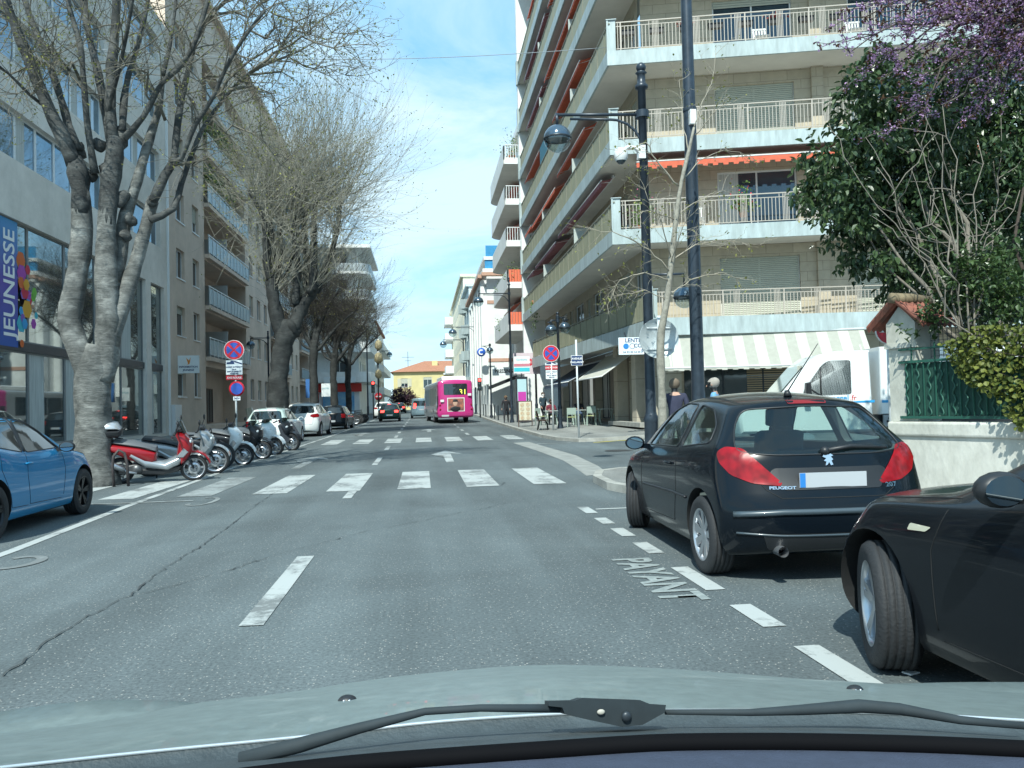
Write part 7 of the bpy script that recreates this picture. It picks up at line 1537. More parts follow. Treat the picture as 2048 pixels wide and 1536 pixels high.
# ================= scooters and bicycles =================
def two_wheel_wheel(parent, x, r, w_, rimm, spokes, steer=0, fullrim=False):
    mb = MB(); mb.lathe([(r*0.74, -w_*0.4), (r*0.86, -w_/2), (r*0.96, -w_*0.36), (r, -w_*0.12), (r, w_*0.12), (r*0.96, w_*0.36), (r*0.86, w_/2), (r*0.74, w_*0.4)], ax='y', n=32)
    t = mb.build('wheel', M['rubber'], parent, (x, 0, r)); t.rotation_euler.z = steer
    mb = MB(); mb.lathe([(r*0.76, -w_*0.42), (r*0.76, w_*0.42), (r*0.68, w_*0.36), (r*0.68, -w_*0.36), (r*0.76, -w_*0.42)], ax='y', n=32)
    for k in range(spokes):
        a = 2*math.pi*k/spokes; mb.bar((0, 0, 0), (r*0.7*math.cos(a), 0, r*0.7*math.sin(a)), max(0.006, r*0.11 if spokes < 8 else 0.004), w_*0.3 if spokes < 8 else 0.004)
    mb.lathe([(0.001, -w_*0.5), (r*0.14, -w_*0.5), (r*0.14, w_*0.5), (0.001, w_*0.5)], ax='y', n=14); mb.build('rim', rimm, t)
    if spokes < 8:
        for a, b in ((0.55, 0.6), (-0.6, -0.55)): mb = MB(); mb.lathe([(r*0.28, w_*a), (r*0.46, w_*a), (r*0.46, w_*b), (r*0.28, w_*b), (r*0.28, w_*a)], ax='y', n=24); mb.build('brake_disc', M['alu'], t)
    return t
def scooter(label, loc, heading, body, body2, seatm, rear=None, box=False, r=0.26, big=False, shield=True, front=None, apron=False, lean=R(8)):
    """local +x = forward, wheelbase 1.34"""
    t = thing('scooter', label, 'scooter', loc, heading, 'scooters parked in a row'); t.rotation_euler = (lean, 0, heading); t.scale = (1.05, 1.3, 1.06)
    rimm = M['alu']; front = front or body
    two_wheel_wheel(t, -0.67, r, 0.13, rimm, 5); two_wheel_wheel(t, 0.67, r, 0.12, rimm, 5, R(6))
    # rear body, tail
    mb = MB(); mb.pillow([(-0.1, 0.36), (0.0, 0.46), (0.0, 0.62), (-0.3, 0.72), (-0.75, 0.80), (-1.0, 0.80), (-1.02, 0.74), (-0.75, 0.62), (-0.5, 0.48)], 0.34, 0.05); mb.build('tail_fairing', rear or body, t, autosmooth=50)
    mb = MB(); mb.pillow([(0.42, 0.36), (0.56, 0.56), (0.44, 0.56), (0.15, 0.42), (-0.2, 0.5), (-0.45, 0.64), (-0.5, 0.56), (-0.2, 0.32), (0.2, 0.26)], 0.38, 0.05); mb.build('side_fairing', body2, t, autosmooth=50)
    mb = MB(); mb.pillow([(0.4, 0.22), (0.48, 0.36), (0.1, 0.3), (-0.2, 0.32), (-0.45, 0.3), (-0.45, 0.2), (0.1, 0.16)], 0.3, 0.04); mb.build('footboard', M['black'], t)
    mb = MB(); mb.pillow([(0.02, 0.62), (0.0, 0.72), (-0.25, 0.78), (-0.4, 0.84), (-0.75, 0.88), (-0.8, 0.82), (-0.3, 0.7)], 0.3, 0.05); mb.build('seat', seatm, t, autosmooth=50)
    mb = MB(); mb.pillow([(0.44, 0.34), (0.56, 0.46), (0.66, 0.62), (0.66, 0.78), (0.52, 0.96), (0.38, 1.02), (0.34, 0.94), (0.40, 0.8), (0.36, 0.56)], 0.40, 0.07); mb.build('front_shield', front, t, autosmooth=50)
    mb = MB(); mb.pillow([(0.5, 0.5), (0.6, 0.62), (0.5, 0.72), (0.36, 0.52)], 0.425, 0.03); mb.build('side_panel', body2, t)
    mb = MB(); mb.lathe([(0.001, 0), (0.06, 0), (0.07, -0.05)], (0, 0, 0), 'x', 14); 
    for s in (-1, 1):
        mb = MB(); mb.ball((0.615, s*0.1, 0.80), 0.06, 12, (0.5, 1, 0.7)); mb.build('headlight', M['clear_lens'], t)
    pts = [(0.67+0.33*math.cos(R(a)), r+0.02+0.33*math.sin(R(a))*1.0) for a in range(15, 150, 15)]
    mb = MB(); mb.pillow(pts+[(p[0]*0.94+0.04, p[1]-0.035) for p in pts[::-1]], 0.14, 0.01); mb.build('front_mudguard', front, t)
    mb = MB(); mb.tube([(0.52, 0.07, 0.6), (0.67, 0.07, r)], 0.022, 8); mb.tube([(0.52, -0.07, 0.6), (0.67, -0.07, r)], 0.022, 8); mb.build('fork', M['dark_metal'], t)
    mb = MB(); mb.tube([(0.36, 0.33, 1.0), (0.40, 0.12, 1.04), (0.40, -0.12, 1.04), (0.36, -0.33, 1.0)], 0.016, 8); mb.tube([(0.35, 0.36, 1.0), (0.37, 0.24, 1.02)], 0.022, 8); mb.tube([(0.35, -0.36, 1.0), (0.37, -0.24, 1.02)], 0.022, 8); mb.pillow([(0.34, 0.98), (0.5, 1.0), (0.46, 1.08), (0.36, 1.08)], 0.24, 0.03); mb.build('handlebar', M['black'], t)
    for s in (-1, 1):
        mb = MB(); mb.tube([(0.38, s*0.25, 1.03), (0.42, s*0.33, 1.16)], 0.008, 6); mb.ball((0.42, s*0.34, 1.2), 0.055, 12, (0.4, 1.0, 1.15)); mb.build('mirror', M['black'], t)
    if shield:
        mb = MB(); h = 1.45 if big else 1.22; n = 6
        vs = [(0.56-0.16*j/4*(1 if big else 0.6)-0.06*(abs(i)/3)**2, i*0.07*(1-0.12*j/4), 0.98+(h-0.98)*j/4) for j in range(5) for i in range(-3, 4)]
        mb.smooth = True; mb.add(vs, [(j*7+i, j*7+i+1, (j+1)*7+i+1, (j+1)*7+i) for j in range(4) for i in range(6)]); mb.build('windscreen', glass_mat('smoked_screen', (0.12, 0.14, 0.15), 0.1) if not big else clearg, t)
    # engine and exhaust on the right side (y-)
    mb = MB(); mb.pillow([(-0.7, 0.2), (-0.2, 0.2), (-0.15, 0.36), (-0.35, 0.42), (-0.7, 0.34)], 0.22, 0.03, -0.02); mb.lathe([(0.001, -0.16), (0.09, -0.16), (0.1, -0.1)], (-0.35, 0, 0.3), 'y', 16)
    for k in range(5): mb.box((-0.16+0.0, -0.13, 0.24+k*0.025), (-0.02, 0.1, 0.25+k*0.025))
    mb.build('engine', mat('engine_metal', (0.13, 0.135, 0.14), 0.45, 0.7), t)
    mb = MB(); mb.tube([(-0.35, -0.17, 0.24), (-0.5, -0.18, 0.27), (-0.6, -0.185, 0.34)], 0.025, 8); mb.tube([(-0.56, -0.19, 0.33), (-0.98, -0.2, 0.5)], [0.055, 0.07], 12); mb.build('exhaust', M['alu'], t)
    mb = MB(); mb.ball((-1.02, 0, 0.75), 0.07, 12, (0.4, 1.2, 0.6)); mb.build('tail_light', M['red_lens'], t)
    mb = MB(); mb.tube([(0.0, 0.12, 0.24), (-0.06, 0.26, 0.02)], 0.014, 6); mb.build('side_stand', M['dark_metal'], t)
    if box:
        mb = MB(); mb.pillow([(-0.62, 0.98), (-0.62, 1.08), (-1.02, 1.08), (-1.04, 0.98), (-0.98, 0.94), (-0.66, 0.94)], 0.42, 0.04); b_ = mb.build('top_box', M['black'], t, autosmooth=50)
        mb = MB(); mb.pillow([(-0.63, 1.085), (-0.70, 1.2), (-0.85, 1.24), (-0.98, 1.18), (-1.02, 1.085)], 0.40, 0.06); mb.build('lid', mat('silver_lid', (0.5, 0.52, 0.54), 0.25, 0.5), b_, autosmooth=50)
        mb = MB(); mb.bar((-0.62, 0.1, 0.86), (-0.98, 0.1, 0.94), 0.02); mb.bar((-0.62, -0.1, 0.86), (-0.98, -0.1, 0.94), 0.02); mb.build('rack', M['dark_metal'], t)
    if apron:
        mb = MB(); vs = [(0.66-0.25*j/3+0.02*abs(i), i*(0.11+0.03*(3-j)/3), 0.35+0.55*j/3) for j in range(4) for i in range(-3, 4)]; mb.smooth = True
        mb.add(vs, [(j*7+i, j*7+i+1, (j+1)*7+i+1, (j+1)*7+i) for j in range(3) for i in range(6)]); mb.build('leg_cover', mat('cover_cloth', (0.05, 0.055, 0.065), 0.9), t)
    return t
redp_ = paint('scooter_red', (0.3, 0.01, 0.016), 0.1, 0.28); silv = paint('scooter_silver', (0.34, 0.37, 0.39), 0.5, 0.3); wsc = paint('scooter_white', (0.7, 0.73, 0.74), 0, 0.3); bsc = paint('scooter_black', (0.02, 0.023, 0.028), 0.1, 0.3); greys = mat('seat_grey', (0.1, 0.11, 0.12), 0.6)
scooter('red and silver scooter with black top box nearest the big tree', (-5.5, 17.35, 0), R(12), redp_, silv, greys, box=True)
scooter('slim pale silver scooter with large wheels second in the row beside the red one', (-5.5, 19.1, 0), R(8), silv, silv, M['black'], r=0.31, shield=False)
scooter('white and dark grey scooter in the middle of the row', (-5.45, 21.9, 0.0), R(-2), wsc, silv, greys, rear=bsc, shield=False)
scooter('black scooter with tall windscreen next to the white one', (-5.35, 24.2, 0.02), R(-12), bsc, bsc, greys, big=True)
scooter('black and white scooter with tall clear windscreen and white leg panel', (-5.3, 26.2, 0.03), R(-20), bsc, wsc, greys, front=wsc, big=True)
scooter('large black scooter with clear windscreen and leg cover last before the white hatchback', (-5.1, 28.4, 0.05), R(-25), bsc, bsc, greys, big=True, apron=True, r=0.29)
def bicycle(label, loc, heading, fm, group=None, lean=R(6)):
    t = thing('bicycle', label, 'bicycle', loc, heading, group); t.rotation_euler = (lean, 0, heading); r = 0.34
    for x in (-0.52, 0.52): two_wheel_wheel(t, x, r, 0.04, M['alu'], 20)
    mb = MB()
    for p, q in [((-0.1, 0, 0.3), (-0.22, 0, 0.8)), ((-0.1, 0, 0.3), (0.34, 0, 0.78)), ((-0.2, 0, 0.75), (0.32, 0, 0.85)), ((-0.1, 0, 0.3), (-0.52, 0, 0.34)), ((-0.2, 0, 0.72), (-0.52, 0, 0.34)), ((0.31, 0, 0.9), (0.52, 0, 0.34))]: mb.tube([p, q], 0.017, 6)
    mb.build('frame', fm, t)
    mb = MB(); mb.pillow([(-0.34, 0.84), (-0.1, 0.86), (-0.1, 0.89), (-0.36, 0.9)], 0.14, 0.015); mb.build('saddle', M['black'], t)
    mb = MB(); mb.tube([(0.25, 0.28, 1.0), (0.3, 0.1, 1.02), (0.3, -0.1, 1.02), (0.25, -0.28, 1.0)], 0.013, 6); mb.tube([(0.31, 0, 0.9), (0.3, 0, 1.02)], 0.015, 6); mb.build('handlebar', M['black'], t)
    for x in (-0.52,): 
        mb = MB(); mb.tube([(x+0.38*math.cos(R(a)), 0, r+0.38*math.sin(R(a))) for a in range(20, 190, 17)], 0.018, 6); mb.build('mudguard', M['alu'], t)
    mb = MB(); mb.lathe([(0.09, -0.03), (0.1, -0.03), (0.1, -0.025), (0.09, -0.025)], (-0.1, 0, 0.3), 'y', 20); mb.bar((-0.1, -0.06, 0.3), (0.04, -0.06, 0.2), 0.02); mb.build('crank', M['alu'], t)
    return t
bicycle('grey bicycle leaning among the scooters, between the silver and the white one', (-5.55, 20.6, 0), R(10), silv)
for i in range(7):
    bicycle(['nearest', 'second', 'third', 'fourth', 'fifth', 'sixth', 'farthest'][i]+' dark bicycle in the row beyond the parked black hatchback', (-5.3+0.02*i, 58.5+i*1.1, G(-5, 58+i)), R(-10), M['black'], 'two-wheelers parked beyond the black hatchback')
# hoop stand next to the trunk
ho = thing('hoop_stand', 'dark metal hoop stand by the foot of the big tree', 'bollard', (-5.98, 16.55, 0), R(5))
mb = MB(); mb.tube([(-0.09, 0, -0.05), (-0.12, 0, 0.4), (-0.1, 0, 0.6), (0.0, 0, 0.72), (0.1, 0, 0.66), (0.15, 0, 0.45), (0.17, 0, -0.05)], 0.028, 10); mb.build('hoop', mat('rusty_metal', (0.07, 0.06, 0.06), 0.6, 0.4, var=0.4, vs=10), ho)
# ================= street furniture =================
dkp = mat('lamp_post_paint', (0.035, 0.05, 0.07), 0.35, 0.2, var=0.35, vs=6, dirt=0.2)
globe_m = mat('globe_blue_grey', (0.10, 0.15, 0.2), 0.15, 0.6)
def globe(mb_parent, c, r, nm='lamp_globe', tiltv=0.0):
    mb = MB(); mb.ball(c, r, 24, (1, 1, 1), 0.0, math.pi/2); o = mb.build(nm, globe_m, mb_parent)
    mb = MB(); mb.ball(c, r*0.98, 24, (1, 1, 1), -math.pi/2, 0.0); mb.build('glass_bowl', glass_mat('bowl_glass', (0.7, 0.78, 0.8), 0.12), o)
    mb = MB(); mb.lathe([(r*1.0, -0.02), (r*1.04, 0), (r*1.0, 0.02)], c, 'z', 28); mb.lathe([(0.001, -r*0.05), (r*0.8, -r*0.02)], c, 'z', 24); mb.build('rim', M['dark_metal'], o); return o
def street_lamp(label, x, y, h, arms, post_r=0.09, group='globe street lamps', gr=0.27, z0=None, armz=0.85, cat='street lamp'):
    z = G(x, y)+KH if z0 is None else z0
    t = thing('street_lamp', label, cat, (x, y, z), 0, group)
    mb = MB(); mb.lathe([(post_r*1.9, 0), (post_r*1.8, 0.1), (post_r*1.35, 0.25), (post_r*1.3, 0.9), (post_r*1.5, 0.95), (post_r*1.1, 1.05), (post_r, 1.1), (post_r*0.75, h-0.5), (post_r*1.2, h-0.48), (post_r*1.2, h-0.42), (post_r*0.8, h-0.38), (post_r*0.75, h-0.2), (post_r*1.1, h-0.17), (post_r*0.6, h-0.13)], n=16); mb.ball((0, 0, h-0.06), post_r*0.95, 14); mb.build('post', dkp, t)
    for (dx, dy, hz) in arms:
        d = Vector((dx, dy, 0)); mb = MB(); mb.tube([(0, 0, hz), (dx, dy, hz)], 0.032, 8)
        e = d.normalized(); mb.tube([(0, 0, hz-0.75)]+[tuple(e*(0.62*(1-math.cos(R(a))))*1.0+Vector((0, 0, hz-0.75+0.65*math.sin(R(a))))) for a in (20, 40, 60, 80, 90)]+[tuple(d*0.85+Vector((0, 0, hz-0.08)))], 0.026, 8)
        mb.lathe([(post_r*1.25, hz-0.07), (post_r*1.25, hz+0.07)], n=14); mb.tube([(dx, dy, hz+0.03), (dx, dy, hz-0.2)], 0.03, 8); a_ = mb.build('arm', dkp, t)
        globe(t, (dx, dy, hz-0.2-gr), gr)
    return t
# main lamp at the near right corner
L0_ = street_lamp('tall dark street lamp with one long arm and a big glass globe above the crossing', 4.45, 15.3, 8.0, [(-1.70, 0.1, 7.0)], 0.105, gr=0.275)
globe(L0_, (0.75, 0.0, 3.35), 0.22); mb = MB(); mb.tube([(0, 0, 3.8), (0.75, 0, 3.82), (0.75, 0, 3.6)], 0.025, 8); mb.build('arm', dkp, L0_)
cc = thing('cctv_camera', 'white dome security camera on a curved bracket fixed to the tall lamp', 'camera', (4.38, 15.25, 6.35))
mb = MB(); mb.tube([(0, 0, -0.02), (-0.1, 0, 0.08), (-0.25, 0, 0.1), (-0.36, 0, 0.02)], [0.05, 0.04, 0.04, 0.05], 10); mb.box((-0.06, -0.08, -0.14), (0.08, 0.08, 0.12)); mb.build('bracket', M['frame_white'], cc)
mb = MB(); mb.lathe([(0.05, 0.08), (0.12, 0.04), (0.135, -0.04), (0.13, -0.12), (0.1, -0.18)], (-0.4, 0, 0), n=20); mb.build('housing', M['frame_white'], cc); mb = MB(); mb.ball((-0.4, 0, -0.15), 0.1, 16); mb.build('dome', M['pane'], cc)
bp = thing('pole', 'thick dark pole rising out of the picture in front of the striped awning', 'pole', (5.28, 14.9, 0.12))
mb = MB(); mb.lathe([(0.17, 0), (0.17, 0.5), (0.135, 0.55), (0.125, 1.6), (0.12, 6), (0.105, 9), (0.1, 13)], n=20); mb.lathe([(0.13, 6.92), (0.135, 6.95), (0.13, 7.0)], n=16); mb.build('shaft', dkp, bp); mb = MB(); mb.box((-0.06, -0.2, 6.62), (0.06, -0.1, 6.9)); mb.build('junction_box', M['frame_white'], bp)
# overhead wire
mb = MB(); a, b = at_y(-60, 80, 24), at_x(1213, 95, 7.0)
mb.tube([tuple(a.lerp(b, i/16)+Vector((0, 0, -0.5*math.sin(math.pi*i/16)))) for i in range(17)], 0.011, 5); tag(mb.build('overhead_wire', mat('wire_grey', (0.3, 0.33, 0.35), 0.6)), 'thin pale wire spanning the street high up between the left building and the corner block', 'wire')
for lab, x, y, h, arms, gr in [('dark street lamp with an arm to the left, standing just left of the menu board', 5.45, 49.0, 9.0, [(-1.9, 0, 8.0)], 0.3), ('short street lamp with two globes behind the right-hand no-stopping sign', 6.3, 36.5, 5.4, [(-0.35, -0.2, 5.0), (0.35, 0.15, 5.15)], 0.27),
                     ('short single-globe lamp on the pavement beyond the bus', 5.5, 64.5, 6.0, [(-0.01, 0, 5.9)], 0.28), ('small globe lamp hanging by the tobacconist sign', 7.35, 51.5, 5.2, [(0.3, 0, 5.0)], 0.28), ('far street lamp with left arm before the cream block', 5.4, 82, 10, [(-2.2, 0, 9)], 0.42), ('farthest right-hand street lamp with its arm over the road', 5.4, 104, 10.5, [(-2.6, 0, 9.4)], 0.45),
                     ('left-hand street lamp with its arm half hidden by the pollarded tree', -10.8, 58, 6.7, [(-1.2, 0, 6.2)], 0.3), ('far left street lamp beside the red shopfront', -6.2, 92, 9.5, [(-1.4, 0, 9.0)], 0.4), ('far left lamp with its arm over the road beyond the hanging signs', -6.3, 118, 9.5, [(1.6, 0, 9.0)], 0.4)]:
    street_lamp(lab, x, y, h, arms, 0.075 if y < 80 else 0.09, gr=gr)
# ---- signs ----
def nostop(parent, y, z, r=0.325):
    """round no-stopping sign: red ring and cross on blue"""
    red = mat('sign_red', (0.55, 0.02, 0.04), 0.4)
    mb = MB(); mb.lathe([(0.001, y+0.012), (r*1.04, y+0.012), (r*1.04, y)], (0, 0, z), 'y', 40); mb.lathe([(0.001, y+0.0), (r*1.04, y+0.0)], (0, 0, z), 'y', 40); o = mb.build('sign_plate', whitei, parent)
    mb = MB(); mb.lathe([(0.001, y-0.003), (r, y-0.003)], (0, 0, z), 'y', 40); mb.build('red_disc', red, o)
    for k in range(4):
        a0 = math.pi/2*k; rr = r*0.78; g_ = R(11)
        pts = [(0.12*r*math.cos(a0), 0.12*r*math.sin(a0))]+[(rr*math.cos(a0+t), rr*math.sin(a0+t)) for t in [(-math.pi/4+g_)+(math.pi/2-2*g_)*i/10 for i in range(11)]]
        mb = MB(); mb.add([(p[0], y-0.006, z+p[1]) for p in pts], [tuple(range(len(pts)))]); mb.build('blue_field', blue, o)
    return o
def plate(parent, w_, z0, z1, y, m, lines, name='sign_plate', x=0.0):
    mb = MB(); mb.box((x-w_/2, y, z0), (x+w_/2, y+0.015, z1)); o = mb.build(name, m, parent)
    for (s, size, z, m2) in lines: text_part('lettering', s, size, m2, parent, (x, y-0.004, z), (R(90), 0, 0), 0.001, bold=0.002)
    return o
def tow(parent, y, z, x=0.0, s=1.0):
    mb = MB(); mb.add([(x+a*s, y, z+b*s) for a, b in [(-0.22, 0), (-0.2, 0.05), (-0.12, 0.06), (-0.08, 0.1), (-0.01, 0.1), (0.0, 0.04), (0.01, 0)]], [(0, 1, 2, 3, 4, 5, 6)]); mb.add([(x+a*s, y, z+b*s) for a, b in [(0.0, 0.1), (0.22, 0.02), (0.22, -0.02), (-0.0, 0.06)]], [(0, 1, 2, 3)]); mb.build('tow_symbol', navy, parent)
pp = mat('sign_post_white', (0.62, 0.66, 0.67), 0.4, 0.2)
y = 24.0; q = at_y(468, 700, y); rs = at_y(486, 700, y).x-q.x
sg = thing('no_stopping_sign', 'round blue and red no-stopping sign with tow-away plates, left side of the street', 'road sign', (q.x, y, G(q.x, y)+KH), 0)
zz = q.z-G(q.x, y)-KH; mb = MB(); mb.tube([(0.03, 0.03, 0), (0.03, 0.03, zz+0.2)], 0.03, 10); mb.build('post', pp, sg)
nostop(sg, -0.01, zz, 0.275); plate(sg, 0.46, zz-0.72, zz-0.3, -0.01, whitep, [('ARRET INTERDIT', 0.06, zz-0.5, navy), ('SAUF', 0.05, zz-0.57, navy), ('EMPLACEMENTS', 0.055, zz-0.63, navy), ('RESERVES', 0.055, zz-0.69, navy)]); tow(sg, -0.016, zz-0.41)
plate(sg, 0.46, zz-0.87, zz-0.745, -0.01, mat('sign_red', (0,) * 3), [('AXE ROUGE', 0.075, zz-0.81, whitei)])
mb = MB(); k = len(mb.v); mb.lathe([(0.001, 0), (0.22, 0), (0.22, 0.015)], (0.06, 0, zz-1.13), 'y', 28); o = mb.build('round_plate', mat('sign_red', (0,) * 3), sg, (0, 0, 0)); mb = MB(); mb.lathe([(0.001, -0.004), (0.17, -0.004)], (0.06, 0, zz-1.13), 'y', 28); mb.build('blue_field', blue, sg)
plate(sg, 0.2, zz-1.47, zz-1.36, -0.01, whitep, [('24/24', 0.07, zz-1.415, navy)], x=0.06)
y = 35.3; q = at_y(1102, 707, y); s2 = thing('no_stopping_sign', 'round blue and red no-stopping sign on a white post at the right-hand pavement corner', 'road sign', (5.78, y, G(5.78, y)+KH), 0)
zz = q.z-G(5.78, y)-KH; dx = q.x-5.78; mb = MB(); mb.tube([(0, 0.03, 0), (dx, 0.03, zz+0.2)], 0.045, 10); mb.build('post', pp, s2)
s2b = bpy.data.objects.new('sign_head', None); 
nostop(s2, -0.02, zz, 0.36).location.x = dx; 
for c in kids(s2): pass
p1 = plate(s2, 0.55, zz-0.52, zz-0.42, -0.01, whitep, [], x=dx); tow(s2, -0.014, zz-0.48, dx, 1.1); plate(s2, 0.56, zz-0.72, zz-0.55, -0.01, mat('sign_red', (0,) * 3), [('AXE ROUGE', 0.1, zz-0.635, whitei)], x=dx)
plate(s2, 0.52, zz-1.14, zz-0.75, -0.01, whitep, [('ARRET INTERDIT', 0.065, zz-0.83, navy), ('SAUF', 0.06, zz-0.91, navy), ('EMPLACEMENTS', 0.06, zz-0.99, navy), ('RESERVES', 0.06, zz-1.07, navy)], x=dx)
for ch in [c for c in kids(s2) if c.name.startswith('lettering')]: ch.location.x = dx
y = 28.3; q = at_y(1153, 721, y); s3 = thing('street_name_sign', 'dark blue street name plate on a leaning white post at the corner crossing', 'road sign', (5.55, y, G(5.55, y)+KH))
zz = q.z-G(5.55, y)-KH; dx = q.x-5.55; mb = MB(); mb.tube([(0, 0, 0), (dx*0.97, 0, zz+0.75)], 0.035, 10); mb.build('post', pp, s3)
plate(s3, 0.42, zz-0.18, zz+0.18, -0.06, whitei, [], x=dx); plate(s3, 0.39, zz-0.165, zz+0.165, -0.066, navy, [('AVENUE', 0.1, zz+0.06, whitei), ('MAILLARDET', 0.085, zz-0.07, whitei)], 'blue_plate', x=dx)
for ch in [c for c in kids(s3) if c.name.startswith('lettering')]: ch.location.x = dx; ch.location.y -= 0.01
# back of the round no-entry sign
y = 14.6; q = at_y(1320, 676, y); s4 = thing('round_sign', 'pale grey back of a large round road sign on a white post', 'road sign', (4.45, y, 0.12))
zz = q.z-0.12; bk = mat('sign_back', (0.5, 0.56, 0.58), 0.4, 0.3, var=0.12, vs=3)
mb = MB(); mb.tube([(0, 0, 0), (0.0, 0, zz+0.42)], 0.035, 12); mb.build('post', pp, s4)
mb = MB(); mb.lathe([(0.001, 0.06), (0.375, 0.06), (0.38, 0.05), (0.38, 0.085), (0.001, 0.085)], (q.x-4.45, 0, zz), 'y', 44); mb.build('disc', bk, s4)
for dz in (-0.2, 0.2): mb = MB(); mb.box((q.x-4.45-0.24, 0.03, zz+dz-0.015), (q.x-4.45+0.24, 0.05, zz+dz+0.015)); mb.build('mounting_rail', pp, s4)
# no-entry sign partly hidden by the pillar
y = 12.4; q = at_y(1778, 660, y); s5 = thing('no_entry_sign', 'red round no-entry sign mostly hidden behind the white pillar', 'road sign', (q.x, y, 0.12)); zz = q.z-0.12
mb = MB(); mb.tube([(0, 0.04, 0), (0, 0.04, zz+0.25)], 0.03, 10); mb.build('post', pp, s5); mb = MB(); mb.lathe([(0.001, 0), (0.24, 0), (0.24, 0.02), (0.001, 0.02)], (0, 0, zz), 'y', 36); mb.build('disc', whitei, s5); mb = MB(); mb.lathe([(0.001, -0.003), (0.225, -0.003)], (0, 0, zz), 'y', 36); mb.build('red_disc', mat('sign_red', (0,) * 3), s5); mb = MB(); mb.box((-0.17, -0.008, zz-0.04), (0.17, -0.004, zz+0.04)); mb.build('bar', whitei, s5)
# traffic lights
def tlight(label, x, y, h, z0=None):
    t = thing('traffic_light', label, 'traffic light', (x, y, G(x, y)+KH), 0, 'traffic lights showing red')
    mb = MB(); mb.tube([(0, 0, 0), (0, 0, h)], 0.06, 10); mb.build('post', M['dark_metal'], t)
    mb = MB(); mb.pillow([(-0.16, h-1.05), (0.16, h-1.05), (0.16, h), (-0.16, h)], 0.22, 0.02); o = mb.build('housing', M['black'], t)
    for k, (m_, dz) in enumerate([(M['lamp_on'], -0.18), (M['pane'], -0.52), (M['pane'], -0.86)]): mb = MB(); mb.lathe([(0.001, -0.135), (0.1, -0.125), (0.12, -0.11)], (0, 0, h+dz), 'y', 20); mb.build('signal_lens', m_, o)
    return t
q = at_y(1400+0, 0, 60); qr = at_y(959, 762, 66); tlight('red traffic light to the right of the pink bus', qr.x, 66, qr.z-G(qr.x, 66)-KH+0.25)
ql = at_y(746, 768, 72); tlight('red traffic light on the left near the hanging yellow lanterns', ql.x, 72, ql.z-G(ql.x, 72)-KH+0.25)
# ---- bus stop and shop signs on the right ----
bs = thing('bus_stop', 'tall bus stop information panel with magenta square and white header', 'bus stop', (5.85, 47.0, G(5.85, 47)+KH))
mb = MB(); mb.box((-0.35, -0.06, 0.05), (0.35, 0.06, 2.75)); mb.build('frame', M['dark_metal'], bs); mb = MB(); mb.box((-0.27, -0.07, 0.5), (0.27, -0.062, 2.6)); mb.build('pale_panel', mat('pale_cyan', (0.42, 0.6, 0.65), 0.4), bs); mb = MB(); mb.box((-0.24, -0.08, 1.3), (0.24, -0.072, 1.85)); mb.build('magenta_square', mat('magenta', (0.5, 0.05, 0.35), 0.4), bs)
mb = MB(); mb.box((-0.45, -0.07, 2.95), (0.5, 0.03, 3.95)); mb.build('header_board', whitep, bs); mb = MB(); mb.box((-0.44, -0.078, 3.35), (0.49, -0.072, 3.52)); mb.build('pink_line', mat('pink_line', (0.55, 0.2, 0.25), 0.5), bs); mb = MB(); mb.box((-0.44, -0.078, 3.05), (0.49, -0.072, 3.28)); mb.build('cyan_line', mat('cyan_line', (0.05, 0.5, 0.6), 0.5), bs)
text_part('lettering', 'Gambetta', 0.16, tealp, bs, (0.02, -0.075, 3.75), (R(90), 0, 0), 0.001)
mb = MB(); mb.tube([(0, 0, 2.7), (0, 0, 3.0)], 0.03, 8); mb.build('post', M['dark_metal'], bs)
tb = thing('tobacconist_sign', 'pale shop sign with a red oval under the first balcony', 'sign', (6.6, 50.2, 4.15)); mb = MB(); mb.box((-0.85, -0.04, -0.75), (0.85, 0.04, 0.6)); mb.build('board', mat('pale_pink_board', (0.6, 0.5, 0.54), 0.5), tb); mb = MB(); mb.lathe([(0.001, -0.05), (0.3, -0.05)], (0, 0, 0), 'y', 24); o = mb.build('red_oval', mat('sign_red', (0,) * 3), tb); o.scale = (1.5, 1, 0.85); text_part('lettering', 'TABAC', 0.2, whitei, tb, (0, -0.06, 0), (R(90), 0, 0), 0.001, bold=0.004)
pr_ = thing('shop_sign', 'white dry cleaner sign reading PRESSING down the right-hand pavement', 'sign', (6.75, 66, 4.3), R(-4)); mb = MB(); mb.box((-0.95, -0.05, -0.34), (0.95, 0.05, 0.34)); mb.build('board', whitep, pr_); text_part('lettering', "PRESSING", 0.42, M['black'], pr_, (0, -0.06, 0), (R(90), 0, 0), 0.002, sx=0.85, bold=0.012)
aw = thing('shop_awning', 'dark sloping awning below the dry cleaner sign', 'awning', (7.7, 67.5, 3.2)); mb = MB(); mb.add([(-1.9, 0, 0), (0.5, 0, 0.9), (0.5, 3, 0.9), (-1.9, 3, 0), (-1.9, 0, -0.3), (0.5, 0, 0.6), (0.5, 3, 0.6), (-1.9, 3, -0.3)], [(0, 1, 2, 3), (7, 6, 5, 4), (0, 4, 5, 1), (1, 5, 6, 2), (2, 6, 7, 3), (3, 7, 4, 0)]); mb.build('cloth', M['black'], aw)
cb = thing('shop_sign', 'round blue sign on a dark bracket above the right-hand traffic light', 'sign', (5.2, 70, 6.2)); mb = MB(); mb.lathe([(0.001, -0.05), (0.38, -0.05), (0.38, 0.05), (0.001, 0.05)], (0, 0, 0), 'y', 24); mb.build('disc', mat('shop_blue', (0.03, 0.12, 0.5), 0.4), cb); mb = MB(); mb.lathe([(0.14, -0.06), (0.24, -0.06)], (0, 0, 0), 'y', 20, a0=0.9, a1=5.4); mb.build('letter_c', whitei, cb); mb = MB(); mb.bar((0, 0, 0), (0.9, 0, 0), 0.06); mb.build('bracket', M['dark_metal'], cb)
